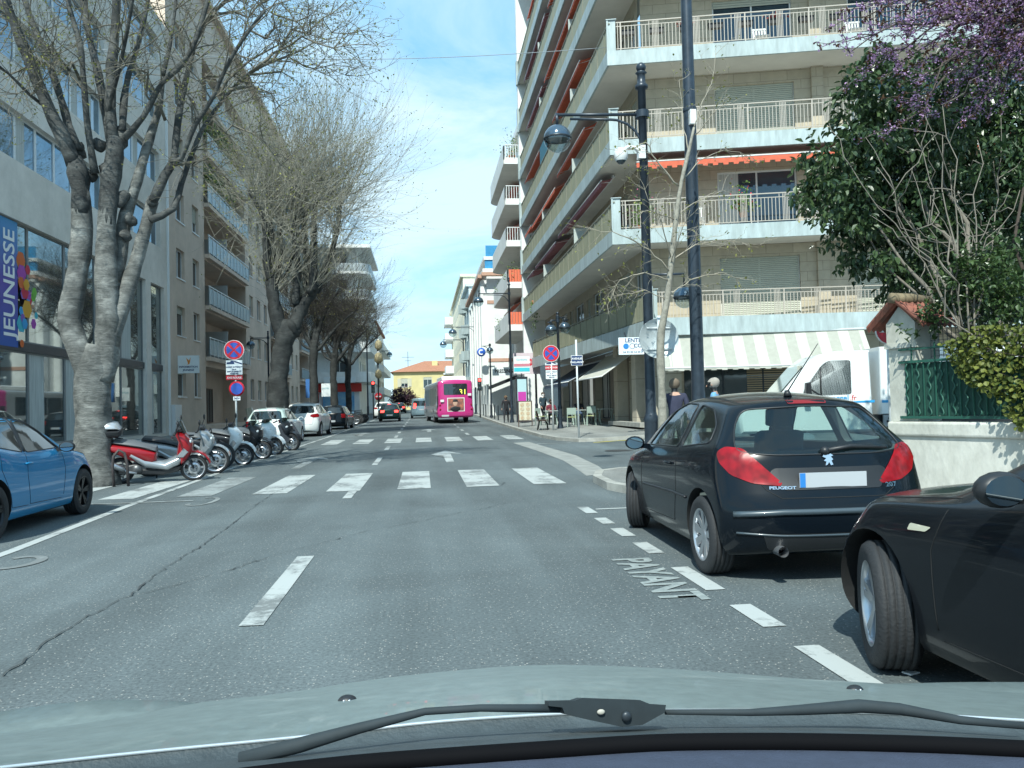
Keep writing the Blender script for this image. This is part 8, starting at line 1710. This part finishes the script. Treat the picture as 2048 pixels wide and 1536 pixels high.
# A-board, bench, tables and chairs
ab = thing('menu_board', 'standing menu board with rows of food pictures on the right pavement', 'menu board', (5.3, 41.4, G(5.3, 41.4)+KH), R(-5)); brown = mat('dark_wood', (0.06, 0.035, 0.025), 0.6)
mb = MB(); 
for x in (-0.35, 0.35): mb.bar((x, 0, 0), (x, 0.1, 1.35), 0.05)
mb.bar((-0.35, 0.1, 1.32), (0.35, 0.1, 1.32), 0.05); mb.bar((-0.35, 0.0, 0.3), (0.35, 0.0, 0.3), 0.04); mb.build('frame', brown, ab)
mb = MB(); mb.add([(-0.31, 0.0, 0.34), (0.31, 0.0, 0.34), (0.31, 0.07, 1.3), (-0.31, 0.07, 1.3)], [(0, 1, 2, 3)]); mb.build('panel', mat('cream_panel', (0.55, 0.52, 0.4), 0.5), ab)
mb = MB()
for i in range(4):
    for j in range(2): mb.lathe([(0.001, 0), (0.1, 0)], (-0.15+0.3*j, 0.0+0.017*i, 0.46+0.23*i), 'y', 14)
mb.build('food_pictures', mat('food_print', (0.35, 0.2, 0.1), 0.6, var=0.6, vs=9, c2=(0.5, 0.5, 0.4)), ab, (0, -0.012, 0))
bn = thing('bench', 'dark metal and wood bench beside the no-stopping sign post', 'bench', (5.5, 36.6, G(5.5, 36.6)+KH), R(80))
for x in (-0.6, 0.6):
    mb = MB(); mb.tube([(x, -0.22, 0), (x, -0.2, 0.25), (x, -0.1, 0.42), (x, 0.2, 0.42), (x, 0.3, 0.85)], 0.025, 6); mb.tube([(x, 0.25, 0), (x, 0.16, 0.42)], 0.025, 6); mb.build('leg', M['black'], bn)
mb = MB()
for i in range(4): mb.box((-0.75, -0.22+i*0.11, 0.43), (0.75, -0.13+i*0.11, 0.46))
mb.build('seat', brown, bn); mb = MB()
for i in range(3): mb.box((-0.75, 0.2+0.035*i, 0.55+0.12*i), (0.75, 0.23+0.035*i, 0.63+0.12*i))
mb.build('backrest', brown, bn)
gm_c = mat('sage_chair', (0.28, 0.36, 0.32), 0.5); ys_ = mat('lime_seat', (0.5, 0.55, 0.25), 0.6)
def cafe_chair(x, y, rz, label):
    t = thing('cafe_chair', label, 'chair', (x, y, G(x, y)+KH), rz, 'cafe terrace chairs')
    for sx in (-0.2, 0.2):
        for sy in (-0.2, 0.2): mb = MB(); mb.bar((sx, sy, 0), (sx, sy, 0.45 if sy < 0 else 0.9), 0.035); mb.build('leg', gm_c, t)
    mb = MB(); mb.pillow([(-0.22, 0.45), (0.22, 0.45), (0.22, 0.48), (-0.22, 0.48)], 0.44, 0.012); mb.build('seat', ys_, t)
    mb = MB(); mb.bar((-0.2, 0.21, 0.6), (0.2, 0.21, 0.6), 0.03); mb.box((-0.19, 0.19, 0.62), (0.19, 0.215, 0.9)); mb.build('backrest', gm_c, t)
def cafe_table(x, y, label):
    t = thing('cafe_table', label, 'table', (x, y, G(x, y)+KH), 0, 'cafe terrace tables')
    mb = MB(); mb.pillow([(-0.35, 0.72), (0.35, 0.72), (0.35, 0.75), (-0.35, 0.75)], 0.7, 0.01); mb.build('table_top', mat('pale_table', (0.5, 0.55, 0.52), 0.5), t)
    for sx in (-0.28, 0.28): mb = MB(); mb.bar((sx, -0.25, 0), (sx, 0.25, 0.72), 0.035); mb.bar((sx, 0.25, 0), (sx, -0.25, 0.72), 0.035); mb.build('leg', gm_c, t)
cafe_table(7.55, 38.6, 'square cafe table on the terrace, between the street name post and the sign post'); cafe_table(8.6, 37.2, 'square cafe table on the terrace nearest the stone pillar')
cafe_table(6.6, 41.0, 'farthest cafe table behind the bench')
for x, y, rz, l in [(7.0, 37.2, R(160), 'sage-green cafe chair with lime seat just right of the white sign post'), (7.9, 37.2, R(175), 'sage-green cafe chair with lime seat behind the street name post'), (9.2, 36.9, R(-80), 'sage-green cafe chair at the right end of the terrace by the stone pillar'), (8.5, 39.4, R(10), 'cafe chair on the far side of the terrace tables, left of the shop door'), (6.2, 42.0, R(120), 'cafe chair behind the bench at the far table')]: cafe_chair(x, y, rz, l)
# bollards along the far right kerb, dark posts
for i, (x, y) in enumerate([(5.25, 56), (5.3, 59.5), (5.35, 62.5), (5.4, 69), (5.5, 73)]):
    t = thing('bollard', ['nearest', 'second', 'third', 'fourth', 'farthest'][i]+' slim dark bollard along the right-hand kerb beyond the bus stop', 'bollard', (x, y, G(x, y)+KH), 0, 'dark bollards along the right kerb'); mb = MB(); mb.lathe([(0.06, 0), (0.045, 0.05), (0.04, 0.95), (0.055, 1.0), (0.03, 1.06), (0.001, 1.1)], n=12); mb.build('post', M['dark_metal'], t)
# hanging lantern decorations on the left lamp post
for i, (py, s) in enumerate([(690, 0.9), (716, 1.0), (748, 0.8)]):
    q = at_y(757, py, 74); t = thing('street_lantern', ['topmost yellowish lantern on the far left post', 'middle yellowish lantern on the far left post', 'lowest yellowish lantern on the far left post'][i], 'lantern', tuple(q)); mb = MB(); mb.lathe([(0.1, 0.5*s), (0.32*s, 0.35*s), (0.4*s, -0.25*s), (0.15, -0.5*s)], n=10); mb.build('body', mat('straw_lantern', (0.38, 0.33, 0.2), 0.8, var=0.3, vs=6), t); mb = MB(); mb.lathe([(0.12, 0.5*s), (0.12, 0.62*s)], n=8); mb.build('cap', M['frame_white'], t)
q = at_y(757, 800, 74); t = thing('lantern_post', 'thin dark post carrying the yellowish lanterns', 'pole', (q.x, 74.1, 0.5)); mb = MB(); mb.tube([(0, 0, 0), (0, 0, 8)], 0.07, 8); mb.build('post', M['dark_metal'], t)
ne = thing('no_entry_sign', 'small red no-entry sign on the left beyond the red traffic light', 'road sign', (at_y(757, 793, 76).x, 76, at_y(757, 793, 76).z)); mb = MB(); mb.lathe([(0.001, 0), (0.36, 0), (0.36, 0.03)], ax='y', n=24); mb.build('disc', mat('sign_red', (0,) * 3), ne); mb = MB(); mb.box((-0.25, -0.01, -0.06), (0.25, -0.002, 0.06)); mb.build('bar', whitei, ne); mb = MB(); mb.tube([(0, 0.05, 0), (0, 0.05, -2.2)], 0.03, 8); mb.build('post', pp, ne)
q = at_y(618, 777, 52); bb = thing('bus_stop_flag', 'blue bus stop sign on the left pavement behind the white people carrier', 'sign', (q.x, 52, q.z)); mb = MB(); mb.box((-0.2, -0.05, -0.6), (0.2, 0.05, 0.6)); mb.build('board', mat('stop_blue', (0.04, 0.15, 0.4), 0.5), bb); mb = MB(); mb.tube([(0.25, 0, 0.7), (0.25, 0, -2.6)], 0.04, 8); mb.build('post', M['dark_metal'], bb)
q = at_y(652, 780, 56); bb = thing('shop_sign', 'small pale sign board sticking out from the salmon block by the dark trees', 'sign', (q.x, 56, q.z)); mb = MB(); mb.box((-0.3, -0.05, -0.45), (0.3, 0.05, 0.45)); mb.build('board', whitep, bb); text_part('lettering', 'HOTEL', 0.15, tealp, bb, (0, -0.06, 0.1), (R(90), 0, 0), 0.001)
# litter by the dark car's wheel
mb = MB(); p = gpt(1815, 1352); mb.box((p.x, p.y, 0.004), (p.x+0.07, p.y+0.05, 0.012), R(20)); tag(mb.build('litter', whitei), 'small white scrap of card on the asphalt by the dark car tyre', 'litter')
# ================= people =================
skinm = mat('skin', (0.45, 0.27, 0.2), 0.6)
def person(label, loc, heading, J, shirt, pants, hairm, hair='short', arms_bare=False, shoes=None, group=None, hem=None, neck=None):
    """J: joints (local, +y forward). One skinned body; clothing zones follow the joints."""
    t = thing('person', label, 'person', loc, heading, group)
    V = []; Rr = []; E = []; idx = {}
    def add(n, p, r, par=None):
        idx[n] = len(V); V.append(p); Rr.append(r)
        if par is not None: E.append((idx[par], idx[n]))
    P = J; add('pelvis', P['pelvis'], (0.15, 0.115)); add('waist', P['waist'], (0.135, 0.1), 'pelvis'); add('chest', P['chest'], (0.16, 0.115), 'waist'); add('neck', P['neck'], (0.068, 0.066), 'chest'); add('head0', P['head0'], (0.062, 0.07), 'neck'); add('head1', P['head1'], (0.085, 0.1), 'head0'); add('head2', P['head2'], (0.07, 0.085), 'head1')
    for s in ('l', 'r'):
        add('sh'+s, P['sh'+s], (0.075, 0.075), 'chest'); add('el'+s, P['el'+s], (0.047, 0.047), 'sh'+s); add('wr'+s, P['wr'+s], (0.032, 0.036), 'el'+s)
        w_ = Vector(P['wr'+s]); d = (w_-Vector(P['el'+s])).normalized(); e = d.cross(Vector((1, 0, 0))); e = e.normalized() if e.length > .1 else Vector((0, 0, 1))
        add('pm'+s, tuple(w_+d*0.07), (0.032, 0.02), 'wr'+s)
        for k in range(4): add('f%d%s' % (k, s), tuple(w_+d*(0.10)+e*(k-1.5)*0.018), (0.0095, 0.0095), 'pm'+s); add('g%d%s' % (k, s), tuple(w_+d*(0.155-abs(k-1.2)*0.008)+e*(k-1.5)*0.021), (0.0075, 0.0075), 'f%d%s' % (k, s))
        add('th'+s, tuple(w_+d*0.07+e*0.045), (0.01, 0.01), 'wr'+s)
        add('hp'+s, P['hp'+s], (0.1, 0.1), 'pelvis'); add('kn'+s, P['kn'+s], (0.066, 0.066), 'hp'+s); add('an'+s, P['an'+s], (0.042, 0.045), 'kn'+s); a = Vector(P['an'+s]); add('he'+s, tuple(a+Vector((0, -0.04, -0.05))), (0.04, 0.035), 'an'+s); add('to'+s, tuple(a+Vector((0, 0.16, -0.06))), (0.042, 0.026), 'an'+s)
    me = bpy.data.meshes.new('body'); me.from_pydata(V, E, []); o = bpy.data.objects.new('body', me); col.objects.link(o)
    sk_ = o.modifiers.new('skin', 'SKIN'); sk_.use_smooth_shade = True; sk_.branch_smoothing = 0.6
    for i, r in enumerate(Rr): me.skin_vertices[0].data[i].radius = r
    me.skin_vertices[0].data[0].use_root = True
    ss = o.modifiers.new('sub', 'SUBSURF'); ss.levels = 1; ss.render_levels = 1; bake_modifiers(o); o.parent = t; me = o.data; me.materials.clear()
    for m_ in (skinm, shirt, pants, shoes or M['black']): me.materials.append(m_)
    names = list(idx); segs = [(a, b) for a, b in E]
    for p in me.polygons:
        c = p.center; best = (9, None)
        for a, b in segs:
            A, B_ = Vector(V[a]), Vector(V[b]); ab_ = B_-A; u = max(0, min(1, (c-A).dot(ab_)/max(1e-9, ab_.length_squared))); dd = (c-(A+ab_*u)).length
            if dd < best[0]: best = (dd, names[b], u)
        n = best[1]; k = 0
        if n in ('waist', 'chest', 'shl', 'shr'): k = 1
        elif n == 'neck': k = 1 if best[2] < 0.75 else 0
        elif n[:2] == 'el': k = 1 if (not arms_bare or best[2] < 0.6) else 0
        elif n[:2] == 'wr': k = 1 if (not arms_bare and best[2] < 0.9) else 0
        elif n[:2] in ('hp', 'kn', 'an'): k = 2
        elif n[:2] in ('he', 'to'): k = 3
        p.material_index = k; p.use_smooth = True
    h = Vector(P['head1']); u = (Vector(P['head2'])-h).normalized(); f = Vector(P.get('face', (0, 1, 0))).normalized(); s_ = f.cross(u).normalized()
    mb = MB(); k0 = len(mb.v); mb.ball((0, 0, 0), 0.116, 18, (0.92, 1.04, 0.98)); keep = []
    mb.v = [tuple(h+u*0.035-f*0.018+s_*v[0]+f*v[1]+u*v[2]) for v in mb.v]
    fs = []
    for fc in mb.f:
        c = sum((Vector(mb.v[i]) for i in fc), Vector())/len(fc)-h
        if c.dot(f) > 0.035 and c.dot(u) < 0.06: continue
        if c.dot(u) < (-0.045 if hair == 'short' else -0.3): continue
        fs.append(fc)
    mb.f = fs; mb.mi = [0]*len(fs); mb.sm = [True]*len(fs)
    if hair == 'bun': mb.ball(tuple(h+u*0.06-f*0.12), 0.06, 12)
    if hair != 'bald': mb.build('hair', hairm, t)
    mb = MB(); mb.add([tuple(h+f*0.098+u*0.01+s_*0.012), tuple(h+f*0.098+u*0.01-s_*0.012), tuple(h+f*0.125-u*0.025), tuple(h+f*0.1-u*0.035+s_*0.016), tuple(h+f*0.1-u*0.035-s_*0.016)], [(0, 1, 2), (0, 2, 3), (1, 4, 2), (2, 4, 3)]); mb.build('nose', skinm, t)
    for q in (-1, 1): mb = MB(); mb.ball(tuple(h+f*0.093+u*0.012+s_*q*0.033), 0.012, 8); mb.build('eye', M['black'], t); mb = MB(); mb.ball(tuple(h+s_*q*0.09-f*0.005), 0.028, 10, (0.5, 0.6, 1)); mb.build('ear', skinm, t)
    mb = MB(); mb.box((h.x-0.02, h.y, h.z), (h.x+0.02, h.y, h.z)) if False else mb.add([tuple(h+f*0.099-u*0.055+s_*0.022), tuple(h+f*0.103-u*0.05), tuple(h+f*0.099-u*0.055-s_*0.022), tuple(h+f*0.1-u*0.063)], [(0, 1, 2, 3)]); mb.build('mouth', mat('lips', (0.35, 0.12, 0.1), 0.6), t)
    return t
def stand(step=0.0, lean=0.0, armf=0.0, h=1.0, elb=0.1):
    J = dict(pelvis=(0, 0, 0.95), waist=(0, 0.0+lean*0.3, 1.1), chest=(0, 0.01+lean, 1.33), neck=(0, lean*1.2, 1.46), head0=(0, 0.015+lean*1.3, 1.515), head1=(0, 0.03+lean*1.4, 1.60), head2=(0, 0.02+lean*1.4, 1.665))
    for s, k in (('l', 1), ('r', -1)):
        J['sh'+s] = (k*0.185, lean, 1.425); J['el'+s] = (k*0.25, lean*0.8+armf*k*0.12-0.03, 1.13); J['wr'+s] = (k*0.25, lean*0.8+armf*k*0.22+elb, 0.9)
        J['hp'+s] = (k*0.09, 0, 0.88); J['kn'+s] = (k*0.1, step*k*0.18+0.04, 0.5); J['an'+s] = (k*0.1, step*k*0.34, 0.09)
    return {n: (p if n == 'face' else tuple(c*h for c in p)) for n, p in J.items()}
cl = lambda n, c: mat(n, c, 0.85, var=0.2, vs=8)
hairg = cl('grey_hair', (0.35, 0.33, 0.3)); hairb = cl('brown_hair', (0.07, 0.04, 0.025)); hairbl = cl('dark_blond_hair', (0.2, 0.13, 0.07))
gz = lambda x, y: (x, y, G(x, y)+KH)
J = stand(0.0, 0.02); J['face'] = (0, 1, 0); person('grey-haired man in a light blue shirt behind the black hatchback roof', (5.72, 15.15, G(5.7, 15.15)+KH), R(60), J, cl('sky_blue_shirt', (0.15, 0.36, 0.62)), cl('dark_trousers', (0.03, 0.035, 0.05)), hairg)
J = stand(0.2); person('woman with light brown hair and white-trimmed dark patterned top beside the young tree', (4.86, 15.05, KH), R(-15), J, cl('dark_pattern_top', (0.03, 0.035, 0.07)), cl('dark_trousers', (0, 0, 0)), cl('ash_hair', (0.17, 0.135, 0.1)))
J = stand(0.9, 0.03, 0.8); person('walking person in dark jacket, dark trousers and white shoes beside the bench', gz(6.9, 45.8), R(200), J, cl('dark_teal_jacket', (0.03, 0.06, 0.08)), cl('black_trousers', (0.012, 0.014, 0.02)), hairb, shoes=whitei)
J = stand(1.1, 0.05, 0.6, 0.97); person('person in dark clothes with light hair walking left of the menu board', gz(5.15, 49.6), R(170), J, cl('black_coat', (0.015, 0.015, 0.02)), cl('black_trousers', (0, 0, 0)), hairbl)
def sit():
    J = stand(); J['pelvis'] = (0, -0.02, 0.55); J['waist'] = (0, -0.03, 0.7); J['chest'] = (0, 0.02, 0.92); J['neck'] = (0, 0.03, 1.07); J['head0'] = (0, 0.05, 1.13); J['head1'] = (0, 0.07, 1.21); J['head2'] = (0, 0.06, 1.27)
    for s, k in (('l', 1), ('r', -1)): J['sh'+s] = (k*0.19, 0.02, 1.0); J['el'+s] = (k*0.24, 0.12, 0.76); J['wr'+s] = (k*0.15, 0.36, 0.79); J['hp'+s] = (k*0.1, 0.05, 0.53); J['kn'+s] = (k*0.13, 0.45, 0.52); J['an'+s] = (k*0.13, 0.42, 0.09)
    return J
person('dark-haired person in black sitting at the terrace tables behind the street name post', gz(7.75, 39.5), R(180), sit(), cl('black_coat', (0, 0, 0)), cl('jeans', (0.06, 0.1, 0.17)), hairb)
person('person in a dark red top sitting by the far cafe table behind the sign post', gz(6.75, 41.9), R(175), sit(), cl('dark_red_top', (0.16, 0.02, 0.04)), cl('black_trousers', (0, 0, 0)), hairb)
cafe_chair(7.75, 39.55, R(0), 'cafe chair under the seated dark-haired person'); cafe_chair(6.75, 41.95, R(0), 'cafe chair under the seated person in dark red')
# ================= the car the picture is taken from =================
own = thing('own_car', 'dusty pale green-grey car bonnet with wipers seen through the windscreen at the bottom', 'car', (0, 0, 0))
hoodp = mat('dusty_silver_green_paint', (0.205, 0.255, 0.252), 0.5, 0.15, var=0.16, vs=34, coat=0.2, dirt=0.12, space='pos')
XC = 0.28                                   # the car's centre line: the camera sits left of it
def lerp_tab(tab, x):
    if x <= tab[0][0]: a, b = tab[0], tab[1]
    elif x >= tab[-1][0]: a, b = tab[-2], tab[-1]
    else:
        return interp(tab, x)
    return a[1]+(b[1]-a[1])*(x-a[0])/(b[0]-a[0])
REARE = [(0, 1532), (300, 1500), (640, 1467), (870, 1441), (1100, 1426), (1330, 1418), (1560, 1418), (1850, 1427), (2048, 1438)]
CREST = [(0, 1468), (200, 1442), (400, 1405), (560, 1387), (800, 1352), (1100, 1329), (1348, 1338), (1600, 1357), (1750, 1366), (2048, 1386)]
def bon(u, v):
    """bonnet point: u = bearing across, v = 0 rear edge .. 1 crest .. 1.6 nose"""
    e = abs((u-1150)/1100); yb = 1.03-0.10*e*e; ys = 1.66-0.22*e*e
    B_ = at_y(u, lerp_tab(REARE, u), yb); S_ = at_y(u, lerp_tab(CREST, u), ys); L_ = ys-yb
    ms = (S_.z-CZ)/S_.y*L_; mb_ = 2*(S_.z-B_.z)-ms
    if v <= 1: return Vector((B_.x+(S_.x-B_.x)*v, yb+L_*v, (2*v**3-3*v*v+1)*B_.z+(v**3-2*v*v+v)*mb_+(-2*v**3+3*v*v)*S_.z+(v**3-v*v)*ms))
    w_ = v-1; return Vector((S_.x+(S_.x-B_.x)*w_*0.6, ys+L_*w_, S_.z+ms*w_-0.16*w_*w_-0.1*w_**3))
us = [-500+60*i for i in range(55)]; vs_ = [0, 0.04, 0.1, 0.2, 0.3, 0.4, 0.5, 0.6, 0.7, 0.8, 0.9, 0.97, 1.03, 1.1, 1.25, 1.4, 1.6]
mb = MB(); mb.smooth = True; pts = [bon(u, v) for v in vs_ for u in us]; k = len(us)
mb.add(pts, [(j*k+i, j*k+i+1, (j+1)*k+i+1, (j+1)*k+i) for j in range(len(vs_)-1) for i in range(k-1)]); bn_ = mb.build('bonnet', hoodp, own)
for tab, yw in (([(-500, 1500), (-200, 1450), (0, 1423), (100, 1409), (170, 1402), (240, 1399), (330, 1401), (400, 1407), (470, 1420)], 1.95), ([(1640, 1385), (1740, 1370), (1840, 1366), (1940, 1364), (2048, 1364), (2250, 1366), (2500, 1380)], 2.0)):
    uu = [tab[0][0]+(tab[-1][0]-tab[0][0])*i/24 for i in range(25)]; mb = MB(); mb.smooth = True; rows = []
    for w_ in (0, 0.25, 0.5, 0.75, 1.0, 1.15, 1.4):
        for u in uu:
            A_ = bon(u, 1.08); C_ = at_y(u, lerp_tab(tab, u), yw); A_ = A_+Vector((0, 0, -0.015))
            if w_ <= 1: p = A_.lerp(C_, w_); p.z -= 0.03*math.sin(math.pi*w_)
            else: p = C_+(C_-A_)*(w_-1); p.z -= 0.9*(w_-1)**1.4
            rows.append(p)
    k2 = 25; mb.add(rows, [(j*k2+i, j*k2+i+1, (j+1)*k2+i+1, (j+1)*k2+i) for j in range(6) for i in range(k2-1)]); mb.build('wing', hoodp, own)
# bright rear lip of the bonnet, cowl, gasket, dashboard
mb = MB(); mb.tube([bon(u, 0)+Vector((0, -0.002, -0.001)) for u in us], 0.0022, 6); mb.build('bonnet_lip', mat('bright_edge', (0.6, 0.65, 0.68), 0.25, 0.6), own)
cow = mat('cowl_plastic', (0.05, 0.066, 0.074), 0.6, var=0.25, vs=20, space='pos', bump=0.2, bs=200)
GAS = [(400, 1566), (680, 1532), (870, 1516), (1100, 1500), (1330, 1486), (1560, 1484), (1850, 1490), (2048, 1499)]
def gask(u, dy=0.0, y=0.80): e = abs((u-1150)/1100); return at_y(u, lerp_tab(GAS, u)+dy, y-0.07*e*e)
mb = MB(); mb.smooth = True; rows = []
for w_ in (0, 0.06, 0.12, 0.3, 0.5, 0.75, 1.0):
    for u in us:
        A_ = bon(u, 0)+Vector((0, -0.002, -0.003)); C_ = gask(u, -10)
        p = A_.lerp(C_, w_); p.z -= 0.0 if w_ in (0, 1) else 0.014-0.010*w_; rows.append(p)
mb.add(rows, [(j*k+i, j*k+i+1, (j+1)*k+i+1, (j+1)*k+i) for j in range(6) for i in range(k-1)]); mb.build('cowl', cow, own)
mb = MB(); mb.tube([gask(u, 0) for u in us], 0.0088, 8); mb.build('windscreen_gasket', mat('gasket_black', (0.003, 0.003, 0.004), 0.8, spec=0.1), own)
dash = mat('dashboard_navy', (0.04, 0.052, 0.085), 0.8, var=0.15, vs=40, bump=0.3, bs=400, space='pos')
mb = MB(); mb.smooth = True; rows = []
for dy_, dz in ((0.0, 0.0), (-0.04, 0.004), (-0.1, 0.008), (-0.2, 0.004), (-0.3, -0.01)):
    for u in us: q = gask(u, 12); rows.append(Vector((q.x, q.y+dy_, q.z+dz)))
mb.add(rows, [(j*k+i, j*k+i+1, (j+1)*k+i+1, (j+1)*k+i) for j in range(4) for i in range(k-1)]); mb.build('dashboard', dash, own)
# washer nozzles
def hood_at(px, py):
    best = min(((bon(px, v/60), v/60) for v in range(61)), key=lambda q: abs((q[0].z-CZ)/q[0].y-(lambda d: d.z/d.y)(ray(px, py)))); return best[0]
for (px, py) in ((695, 1400), (1710, 1378)):
    p = hood_at(px, py); mb = MB(); mb.ball((p.x, p.y, p.z-0.002), 0.0125, 18, (1.15, 0.9, 0.72)); o = mb.build('washer_nozzle', M['black'], own)
    for dx in (-0.004, 0.004): mb = MB(); mb.ball((p.x+dx, p.y-0.0105, p.z+0.002), 0.002, 8); mb.build('jet', M['alu'], o)
# wiper: motor housing in the middle, long arm to the left, blade to the right
def cp(px, py, y): return at_y(px, py, y)
wm = mat('wiper_black', (0.02, 0.03, 0.036), 0.8, var=0.2, vs=30, space='pos')
wp = []
for (px, py, r) in [(480, 1520, 0.0085), (600, 1490, 0.0085), (720, 1456, 0.0062), (850, 1423, 0.0042), (960, 1416, 0.0042), (1120, 1417, 0.005)]: wp.append((cp(px, py, 0.93), r))
mb = MB(); mb.tube([p for p, r in wp], [r for p, r in wp], 10); mb.build('wiper_arm', wm, own)
mb = MB(); mb.tube([cp(1330, 1424, 0.93), cp(1500, 1425, 0.93), cp(1600, 1420, 0.93), cp(1720, 1412, 0.93), cp(1800, 1418, 0.92), cp(1920, 1440, 0.90), cp(2048, 1452, 0.88)], [0.003, 0.004, 0.006, 0.008, 0.007, 0.005, 0.004], 10); mb.build('wiper_blade', wm, own)
mb = MB(); pts = [(1098, 1402), (1150, 1401), (1165, 1396), (1280, 1400), (1300, 1408), (1332, 1410), (1330, 1425), (1285, 1450), (1245, 1454), (1180, 1440), (1130, 1428), (1125, 1415), (1098, 1412)]
f1 = [cp(a, b, 0.915) for a, b in pts]; f2 = [p+Vector((0, 0.035, -0.012)) for p in f1]; k = len(pts)
mb.add(f1+f2, [tuple(range(k)), tuple(range(2*k-1, k-1, -1))]+[(i, (i+1) % k, k+(i+1) % k, k+i) for i in range(k)]); wh = mb.build('wiper_housing', wm, own)
p = cp(1253, 1433, 0.912); mb = MB(); mb.ball(p, 0.006, 14, (1, 0.6, 1)); mb.build('nut', M['dark_metal'], wh); p = cp(1202, 1424, 0.912); mb = MB(); mb.ball(p, 0.004, 10, (1.2, 0.5, 0.8)); mb.build('clip', mat('pale_clip', (0.4, 0.38, 0.33), 0.6), wh)
# lower body so that the car stands on its wheels
mb = MB(); mb.box((XC-0.86, -1.2, 0.25), (XC+0.86, 1.85, 0.6)); o = mb.build('body', hoodp, own); bv = o.modifiers.new('b', 'BEVEL'); bv.width = 0.08; bv.segments = 3
for s in (-1, 1): wheel(own, 0, 0, 0.31, 0.2, 0, None, 5, s); 
for o in [c for c in kids(own) if c.name.startswith('wheel')][-2:]: pass
ws_ = [c for c in kids(own) if c.name.startswith('wheel')]
for o, s in zip(ws_, (-1, 1)): o.location = (XC+s*0.76, 1.35, 0.31); o.rotation_euler.z = R(90)*1
